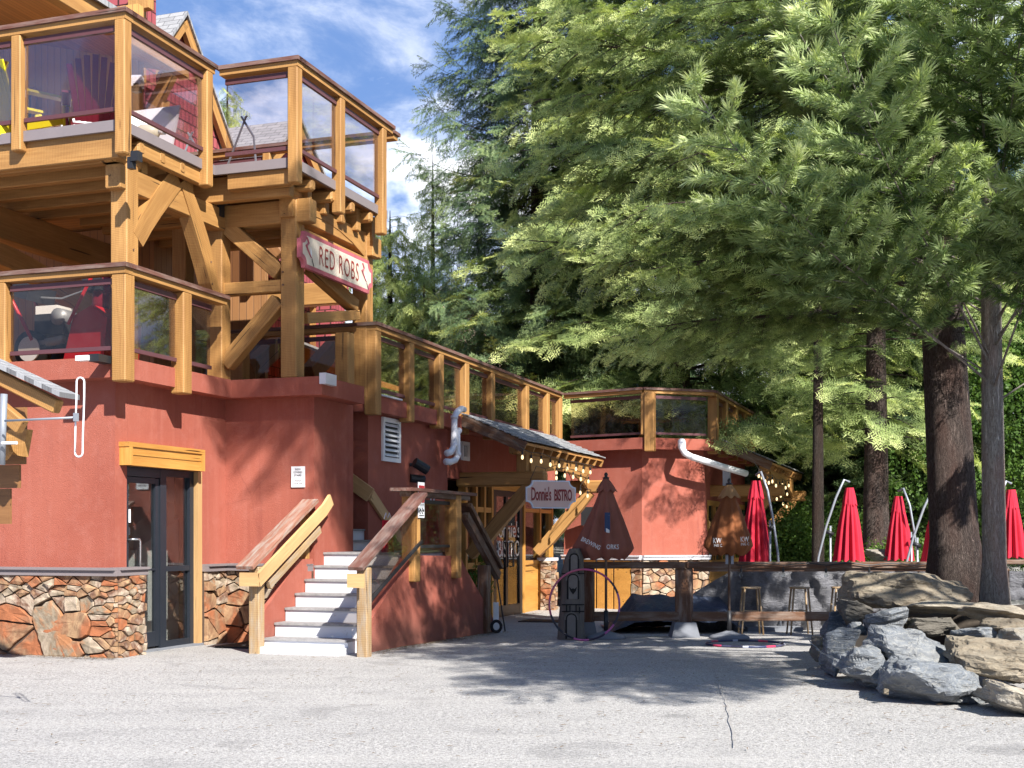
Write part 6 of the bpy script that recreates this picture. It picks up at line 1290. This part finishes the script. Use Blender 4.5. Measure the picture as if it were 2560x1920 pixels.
def spray_pine(seed, n=40, nl=.115, nw=.0085):
    """a brush of long needles round the last stretch of a shoot"""
    r = np.random.default_rng(seed); T = []; K = []
    for i in range(n):
        s = i/n; b = np.array((-.10+.12*s, 0, 0)); a = r.uniform(0, 2*math.pi); op = math.radians(62-38*s+r.uniform(-9, 9)); d = norm(np.array((math.cos(op), math.sin(op)*math.cos(a), math.sin(op)*math.sin(a)*.45)))
        l = nl*r.uniform(.8, 1.15); q = norm(np.cross(d, (0, 0, 1.0))+r.normal(0, .35, 3)); e = b+d*l*.55+np.array((0, 0, .004)); tip = b+d*l-np.array((0, 0, .006)); T.append([b-q*nw*.4, b+q*nw*.4, e+q*nw*.5]); T.append([b-q*nw*.4, e+q*nw*.5, e-q*nw*.5]); T.append([e-q*nw*.5, e+q*nw*.5, tip]); K += [s*.8, s*.8, s]
    return np.array(T, dtype=np.float32), np.array(K, dtype=np.float32)
def cluster_leaf(seed, n=16, R=.2, ls=.06):
    r = np.random.default_rng(seed); T = []; K = []
    for i in range(n):
        c = r.normal(0, R*.5, 3)+np.array((R*.5, 0, 0)); d = norm(r.normal(0, 1, 3)+np.array((.4, 0, -.5))); s = norm(np.cross(d, r.normal(0, 1, 3))); l = ls*r.uniform(.7, 1.3)
        a, b, e, f = c, c+d*l*.5+s*l*.35, c+d*l, c+d*l*.5-s*l*.35; T += [[a, b, e], [a, e, f]]; K += [r.uniform(0, 1)]*2
    return np.array(T, dtype=np.float32), np.array(K, dtype=np.float32)
TEMPL = {'fir': [spray_fir(i) for i in range(4)], 'coarse': [spray_coarse(i) for i in range(4)], 'droop': [spray_coarse(i, .5, 8, .9, .11, .028, .045) for i in range(4)], 'pine': [spray_pine(i) for i in range(4)], 'leaf': [cluster_leaf(i) for i in range(4)],
         'spruce': [spray_coarse(i+20, .42, 7, .25, .055, .02, .028) for i in range(4)]}
def foliage(name, kind, pos, dr, up, scl, shade, mat, parent, org):
    pos, dr, up, scl, shade = map(np.asarray, (pos, dr, up, scl, shade)); n = len(pos); x = norm(dr); y = norm(np.cross(up, x)); z = np.cross(x, y); R = np.stack([x, y, z], 1); V = []; C = []; tp_ = TEMPL[kind]; pick = NP.integers(0, len(tp_), n)
    for k, (T, K) in enumerate(tp_):
        ids = np.where(pick == k)[0]
        if len(ids) == 0: continue
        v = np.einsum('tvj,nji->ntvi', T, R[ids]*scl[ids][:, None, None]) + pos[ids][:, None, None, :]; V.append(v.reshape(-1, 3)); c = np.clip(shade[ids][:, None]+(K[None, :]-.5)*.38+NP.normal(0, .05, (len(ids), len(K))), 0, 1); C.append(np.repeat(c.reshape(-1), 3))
    V = np.concatenate(V).astype(np.float32)-np.array(org, dtype=np.float32); C = np.concatenate(C).astype(np.float32); nt = len(V)//3
    me = bpy.data.meshes.new(name); me.vertices.add(len(V)); me.vertices.foreach_set('co', V.ravel()); me.loops.add(nt*3); me.loops.foreach_set('vertex_index', np.arange(nt*3, dtype=np.int32)); me.polygons.add(nt); me.polygons.foreach_set('loop_start', np.arange(0, nt*3, 3, dtype=np.int32)); me.update(calc_edges=True)
    a = me.attributes.new('rnd', 'FLOAT', 'POINT'); a.data.foreach_set('value', C); me.materials.append(mat)
    o = bpy.data.objects.new(name, me); sc.collection.objects.link(o); o.parent = parent; ORG[o.name] = ORG[parent.name]; return o, nt
def conifer(name, label, cat, base, H, trunk_r, z0, lens, nl, kind, fol, bk, group=None, az=None, elev=12, droop=.10, lean=(0, 0), sec=.27, step=.17, rise=.0, seed=1, top=None, spsc=1.0, flat=.35, tipbias=.0, secl=.42, hang=.0, az_bias=None, show_twigs=True, limb_r=.035, s0=.16, jit=.16):
    r = np.random.default_rng(seed); bx, by, bz = base; t = thing(name, label, cat, base, group)
    m = MB(); n = 14; pts = []; rs = []
    for i in range(n+1):
        u = i/n; flr = 1+.55*max(0, 1-u*H/.9)**2; pts.append(Vector((bx+lean[0]*u*H, by+lean[1]*u*H, bz-.25+(H+.25)*u))); rs.append(trunk_r*(1-u)**.8*flr+.01)
    m.tube(pts, rs, 16); m.build('trunk', BARK[bk], t, True)
    pos = []; dr = []; scl = []; sh = []; ups = []; tw = MB(); Z = np.array((0, 0, 1.0))
    for k in range(nl):
        u = ((k+r.uniform(.1, .9))/nl); z = z0+(H*.985-z0)*u; a = az(r, k, z) if az else k*2.399963+r.uniform(-.3, .3); L = lens(z, a)*r.uniform(.78, 1.12)
        if L < .15: continue
        el = math.radians(elev+r.uniform(-7, 7)+rise*u); hd = np.array((math.cos(a), math.sin(a), 0)); p0 = np.array((bx+lean[0]*z, by+lean[1]*z, bz+z)); dp = droop*r.uniform(.6, 1.4)
        f = lambda s: p0+hd*L*s*math.cos(el)+Z*(L*s*math.sin(el)-dp*L*s*s+tipbias*L*s**4)
        ns = 9; lp = [Vector(f(s/ns)) for s in range(ns+1)]; tw.tube(lp, [max(.006, limb_r*(L/4)*(1-s/ns)**.9) for s in range(ns+1)], 5, False)
        lat = np.array((-hd[1], hd[0], 0)); s = (s0(z, a) if callable(s0) else s0)+r.uniform(0, .06); side = 1
        while s < 1.0:
            b = f(s); lim = norm(f(min(1, s+.02))-f(s-.02)); l2 = min(1.9, secl*L*(1.04-s)**.8+.22)*r.uniform(.75, 1.2); d2 = norm(lim*.62+lat*side*.8+Z*r.uniform(-.12, .10)-Z*hang*.5)
            m2 = max(1, int(l2/step))
            if show_twigs and l2 > .5: tw.tube([Vector(b), Vector(b+d2*l2*.5-Z*hang*.1), Vector(b+d2*l2*.9-Z*(hang*.35+.02))], [.010, .007, .003], 3, False)
            for j in range(m2+1):
                q = (j+.55)/(m2+.6); pp = b+d2*l2*q-Z*hang*l2*q*q*.6; sg = 1 if j % 2 else -1; d3 = norm(d2+np.cross(Z, d2)*sg*(.75 if j < m2 else .1)-Z*(hang*.9)*q+r.normal(0, jit, 3)); pos.append(pp+r.normal(0, .025, 3)); dr.append(d3); scl.append(spsc*r.uniform(.75, 1.15)*(1.0 if L > 1 else .8)); sh.append(.0+.50*s**1.4+.30*q+r.normal(0, .11)); ups.append(norm(Z*.65+norm(np.array((pp[0]-bx, pp[1]-by, 0)))*.7+np.array((.15, -.35, 0))+r.normal(0, flat*.7, 3)))  # inner sprays darker, tips lighter: self-shade painted in, besides pale new growth
            side = -side; s += sec/L*r.uniform(.7, 1.3)/2
        pos.append(f(1.0)); dr.append(norm(f(1.0)-f(.93))); scl.append(spsc); sh.append(.8); ups.append(Z)
    o, nt = foliage('crown', kind, pos, dr, ups, scl, sh, FOL[fol], t, base)
    if tw.v: tw.build('branches', BARK['pine' if bk == 'pine' else bk], t, True)
    print('TREE', name, len(pos), nt); return t
# big Douglas fir on the bank
bY = 17.3; bx0 = FX(2398, bY)
def lnf(z, a):
    L = (5.9 if z < 5 else 5.9-.12*(z-5)) if z < 8.7 else 1.3
    c, s_ = math.cos(a), math.sin(a)
    if c > .1: L *= .3
    if s_ > .15 and z > 5: L *= .35
    if s_ < -.75: L *= .5
    return L
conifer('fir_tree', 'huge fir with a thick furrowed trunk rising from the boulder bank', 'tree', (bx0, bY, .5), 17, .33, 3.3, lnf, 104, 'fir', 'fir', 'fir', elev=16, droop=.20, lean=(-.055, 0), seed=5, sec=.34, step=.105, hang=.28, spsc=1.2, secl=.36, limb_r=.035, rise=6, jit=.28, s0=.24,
        az=lambda r, k, z: math.pi+(r.beta(2, 2)*2-1)*1.5+.12 if k % 7 else r.uniform(0, 6.28))
# white pine in front of it
pY = 15.0; px0_ = FX(2488, pY)
def lnp(z, a):
    c, s_ = math.cos(a), math.sin(a); L = 4.3-.42*(z-3)
    if z < 5 and math.cos(a-math.pi*1.2) > .75: L += .7
    if c > .2: L *= .85
    if z > 7.3: return 1.2
    return L
conifer('pine_tree', 'pale barked pine with long needles, right of the huge fir', 'tree', (px0_, pY, .5), 13, .135, 2.5, lnp, 104, 'pine', 'pine', 'pine', elev=30, droop=.10, lean=(-.012, 0), seed=8, sec=.44, step=.075, spsc=1.35, tipbias=.16, s0=.24, secl=.34, limb_r=.014, jit=.3,
        az=lambda r, k, z: math.pi*1.15+(r.beta(1.5, 1.5)*2-1)*2.2 if k % 6 else r.uniform(0, 6.28))
lc = lambda R, H, z0, p=.8: (lambda z, a: R*max(0, (H-z)/(H-z0))**p)
# firs standing further back, trunks among the umbrellas
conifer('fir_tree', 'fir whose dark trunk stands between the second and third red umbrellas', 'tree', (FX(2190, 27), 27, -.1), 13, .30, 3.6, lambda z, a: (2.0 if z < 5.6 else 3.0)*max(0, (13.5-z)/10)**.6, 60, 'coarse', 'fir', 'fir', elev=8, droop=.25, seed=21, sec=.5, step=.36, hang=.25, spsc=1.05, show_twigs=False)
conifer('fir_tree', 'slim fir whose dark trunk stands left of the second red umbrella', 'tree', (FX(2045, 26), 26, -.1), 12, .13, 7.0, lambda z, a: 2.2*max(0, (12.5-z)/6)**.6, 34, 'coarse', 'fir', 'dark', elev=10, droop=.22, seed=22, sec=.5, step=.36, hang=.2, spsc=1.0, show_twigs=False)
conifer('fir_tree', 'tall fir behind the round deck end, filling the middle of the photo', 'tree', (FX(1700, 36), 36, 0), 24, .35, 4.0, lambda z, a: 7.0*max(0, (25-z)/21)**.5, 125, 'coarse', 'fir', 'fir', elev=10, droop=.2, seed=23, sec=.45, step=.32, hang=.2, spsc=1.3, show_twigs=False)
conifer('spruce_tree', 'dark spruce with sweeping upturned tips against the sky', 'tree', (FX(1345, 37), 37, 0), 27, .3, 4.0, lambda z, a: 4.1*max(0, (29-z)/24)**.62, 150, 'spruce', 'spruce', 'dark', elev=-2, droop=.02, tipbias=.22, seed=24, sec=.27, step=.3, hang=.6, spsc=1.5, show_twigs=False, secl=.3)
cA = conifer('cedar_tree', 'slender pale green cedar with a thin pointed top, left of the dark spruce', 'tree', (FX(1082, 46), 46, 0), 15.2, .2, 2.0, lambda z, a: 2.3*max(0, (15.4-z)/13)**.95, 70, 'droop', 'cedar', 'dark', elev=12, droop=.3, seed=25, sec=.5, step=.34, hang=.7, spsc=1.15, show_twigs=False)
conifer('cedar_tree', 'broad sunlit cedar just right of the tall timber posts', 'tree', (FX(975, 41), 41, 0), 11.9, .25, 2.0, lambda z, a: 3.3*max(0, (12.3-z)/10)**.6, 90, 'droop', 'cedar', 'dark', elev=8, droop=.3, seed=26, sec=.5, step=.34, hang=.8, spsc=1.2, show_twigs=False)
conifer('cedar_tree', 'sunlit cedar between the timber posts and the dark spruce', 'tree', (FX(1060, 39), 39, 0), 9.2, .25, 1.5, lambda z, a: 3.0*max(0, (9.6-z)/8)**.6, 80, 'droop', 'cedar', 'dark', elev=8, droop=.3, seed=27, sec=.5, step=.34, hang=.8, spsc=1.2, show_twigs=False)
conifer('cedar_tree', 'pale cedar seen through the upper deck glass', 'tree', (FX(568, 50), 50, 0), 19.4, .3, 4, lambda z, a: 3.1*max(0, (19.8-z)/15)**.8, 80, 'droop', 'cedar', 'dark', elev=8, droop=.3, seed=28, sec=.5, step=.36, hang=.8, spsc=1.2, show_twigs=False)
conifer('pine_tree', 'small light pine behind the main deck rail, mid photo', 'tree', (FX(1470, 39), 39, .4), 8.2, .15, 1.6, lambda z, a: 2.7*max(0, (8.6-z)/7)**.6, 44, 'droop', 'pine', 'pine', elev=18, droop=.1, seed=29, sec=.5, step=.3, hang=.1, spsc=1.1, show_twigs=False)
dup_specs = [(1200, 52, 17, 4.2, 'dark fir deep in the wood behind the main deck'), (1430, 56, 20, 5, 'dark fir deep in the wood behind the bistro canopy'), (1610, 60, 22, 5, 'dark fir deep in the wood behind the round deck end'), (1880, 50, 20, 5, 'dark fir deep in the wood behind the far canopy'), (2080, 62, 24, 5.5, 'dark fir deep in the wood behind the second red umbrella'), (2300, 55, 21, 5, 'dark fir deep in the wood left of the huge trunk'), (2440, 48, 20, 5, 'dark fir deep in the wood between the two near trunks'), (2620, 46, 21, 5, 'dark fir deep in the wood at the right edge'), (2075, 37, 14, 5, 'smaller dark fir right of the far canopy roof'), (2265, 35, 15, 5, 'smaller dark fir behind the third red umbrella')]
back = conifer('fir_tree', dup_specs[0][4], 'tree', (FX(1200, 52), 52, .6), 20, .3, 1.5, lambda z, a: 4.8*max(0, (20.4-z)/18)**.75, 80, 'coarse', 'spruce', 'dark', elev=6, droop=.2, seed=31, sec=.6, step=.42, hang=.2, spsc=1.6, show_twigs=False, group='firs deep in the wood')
back.location = (FX(1200, 52), 52, gz(52)-.3); back.scale = (.85,)*3
for px, Y, H, R, lb in dup_specs[1:]:
    c = copy_tree(back); c.location = (FX(px, Y), Y, gz(Y)-.3); c.rotation_euler.z = px*.7; c.scale = (H/20,)*3; c['label'] = lb
# a tall pine out of frame on the right: its limbs dapple the forecourt and the walls
conifer('pine_tree', 'tall pine just outside the right edge that dapples the forecourt', 'tree', (9.2, 8.4, 0), 13.4, .25, 6.1, lambda z, a: 6.0 if z < 7.15 else (.1 if z < 12.6 else 7.2), 92, 'coarse', 'pine', 'pine', elev=1, droop=.03, seed=41, sec=.46, step=.36, spsc=1.15, show_twigs=False, s0=.42, az=lambda r, k, z: math.pi+(r.uniform(-.28, .42) if z < 8 else r.uniform(-.1, .25)))
# leafy trees and bushes
def bush(name, label, cat, base, R, H, n, mat='leaf', group=None, trunk=0.0, seed=1, ls=1.0, zlo=.05):
    r = np.random.default_rng(seed); t = thing(name, label, cat, base, group); b = np.array(base); nl = max(4, int(n/140)); cen = []
    for i in range(nl): a = r.uniform(0, 6.28); q = r.uniform(.1, .8); cen.append(b+np.array((R*q*math.cos(a), R*q*math.sin(a), H*(zlo+(1-zlo)*r.uniform(.12, .9)))))
    cen = np.array(cen); k = r.integers(0, nl, n); d = norm(r.normal(0, 1, (n, 3))); rad = (R*.42)*r.uniform(.45, 1.0, n)**.5; pos = cen[k]+d*rad[:, None]*np.array((1, 1, .7)); pos[:, 2] = np.maximum(pos[:, 2], base[2]+.03)
    m = MB()
    for c in cen[:14]: m.tube([Vector(base), Vector((b*.5+c*.5)+np.array((0, 0, .1))), Vector(c)], [max(.02, trunk), max(.012, trunk*.5), .008], 5, False)
    m.build('stems', BARK['dark'], t, True)
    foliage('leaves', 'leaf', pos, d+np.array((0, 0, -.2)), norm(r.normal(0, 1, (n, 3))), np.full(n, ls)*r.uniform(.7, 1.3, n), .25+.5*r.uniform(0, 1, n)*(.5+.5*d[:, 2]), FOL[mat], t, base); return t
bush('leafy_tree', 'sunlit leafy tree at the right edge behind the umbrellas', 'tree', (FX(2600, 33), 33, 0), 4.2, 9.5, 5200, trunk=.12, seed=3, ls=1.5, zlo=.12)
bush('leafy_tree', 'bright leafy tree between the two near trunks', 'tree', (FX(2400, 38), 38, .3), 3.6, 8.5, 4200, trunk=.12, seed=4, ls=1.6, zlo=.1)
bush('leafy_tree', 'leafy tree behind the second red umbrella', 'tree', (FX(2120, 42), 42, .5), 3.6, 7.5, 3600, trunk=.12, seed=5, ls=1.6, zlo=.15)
bush('bush', 'dark leafy bush right of the far canopy', 'bush', (FX(2000, 30), 30, -.2), 1.25, 2.4, 1500, seed=6, ls=1.1)
bush('bush', 'yellow green bush behind the third red umbrella', 'bush', (FX(2290, 27), 27, -.2), 1.0, 1.5, 1300, seed=7, ls=1.0)
bush('bush', 'green bush glimpsed through the gap beside the stair wall', 'bush', (FX(1172, 26.0), 25.0, -.15), .5, 1.5, 700, seed=8, ls=.8)
bush('bush', 'low bush behind the second red umbrella', 'bush', (FX(2060, 25), 25, -.17), .9, .8, 900, seed=9, ls=.8)
# ferns and grass behind the fence
r = np.random.default_rng(77); n = 900; T = []
for i in range(n):
    x, y = r.uniform(FX(1930, 24), FX(2330, 24)), r.uniform(23.0, 25.5); b = np.array((x, y, gz(24)-.02)); a = r.uniform(0, 6.28); h = r.uniform(.25, .6); l = r.uniform(.05, .28); e = b+np.array((math.cos(a)*l, math.sin(a)*l, h)); s = np.array((-math.sin(a), math.cos(a), 0))*.012; T.append([b-s, b+s, e])
T = np.array(T, dtype=np.float32); T_ = T; me = bpy.data.meshes.new('grass'); me.from_pydata(T.reshape(-1, 3).tolist(), [], [(3*i, 3*i+1, 3*i+2) for i in range(n)]); a_ = me.attributes.new('rnd', 'FLOAT', 'POINT'); a_.data.foreach_set('value', r.uniform(.2, .9, n*3).astype(np.float32)); tag(link('grass', me, FOL['leaf']), 'fern and grass blades behind the fence', None, None, 'stuff')

# needles and grit blown along the walls and under the trees
r = np.random.default_rng(5); T = []
for i in range(5200):
    m_ = i % 5
    if m_ < 2: x, y = r.uniform(-6.5, 7), r.uniform(8.5, 19); 
    elif m_ == 2: p_ = AB(-9.6+r.uniform(-3.4, .1), 13.12-abs(r.normal(0, .12))); x, y = p_.x, p_.y
    elif m_ == 3: p_ = AB(-6.93+abs(r.normal(0, .12)), r.uniform(14.5, 19.5)); x, y = p_.x, p_.y
    else: x, y = r.uniform(2.6, 6.5), r.uniform(10, 15)-abs(r.normal(0, .3))
    a = r.uniform(0, 6.28); l = r.uniform(.012, .05); s = r.uniform(.002, .007); z = gz(y)+.016; c, q = math.cos(a), math.sin(a)
    T += [(x-c*l, y-q*l, z), (x+c*l, y+q*l, z+.004), (x-q*s*2, y+c*s*2, z+.004)]
me = bpy.data.meshes.new('fallen_needles'); me.from_pydata(T, [], [(3*i, 3*i+1, 3*i+2) for i in range(len(T)//3)]); tag(link('fallen_needles', me, simple('dry needles', (.13, .085, .045), .9, var=.5, scale=3)), 'dry needles and grit scattered on the asphalt', None, None, 'stuff')
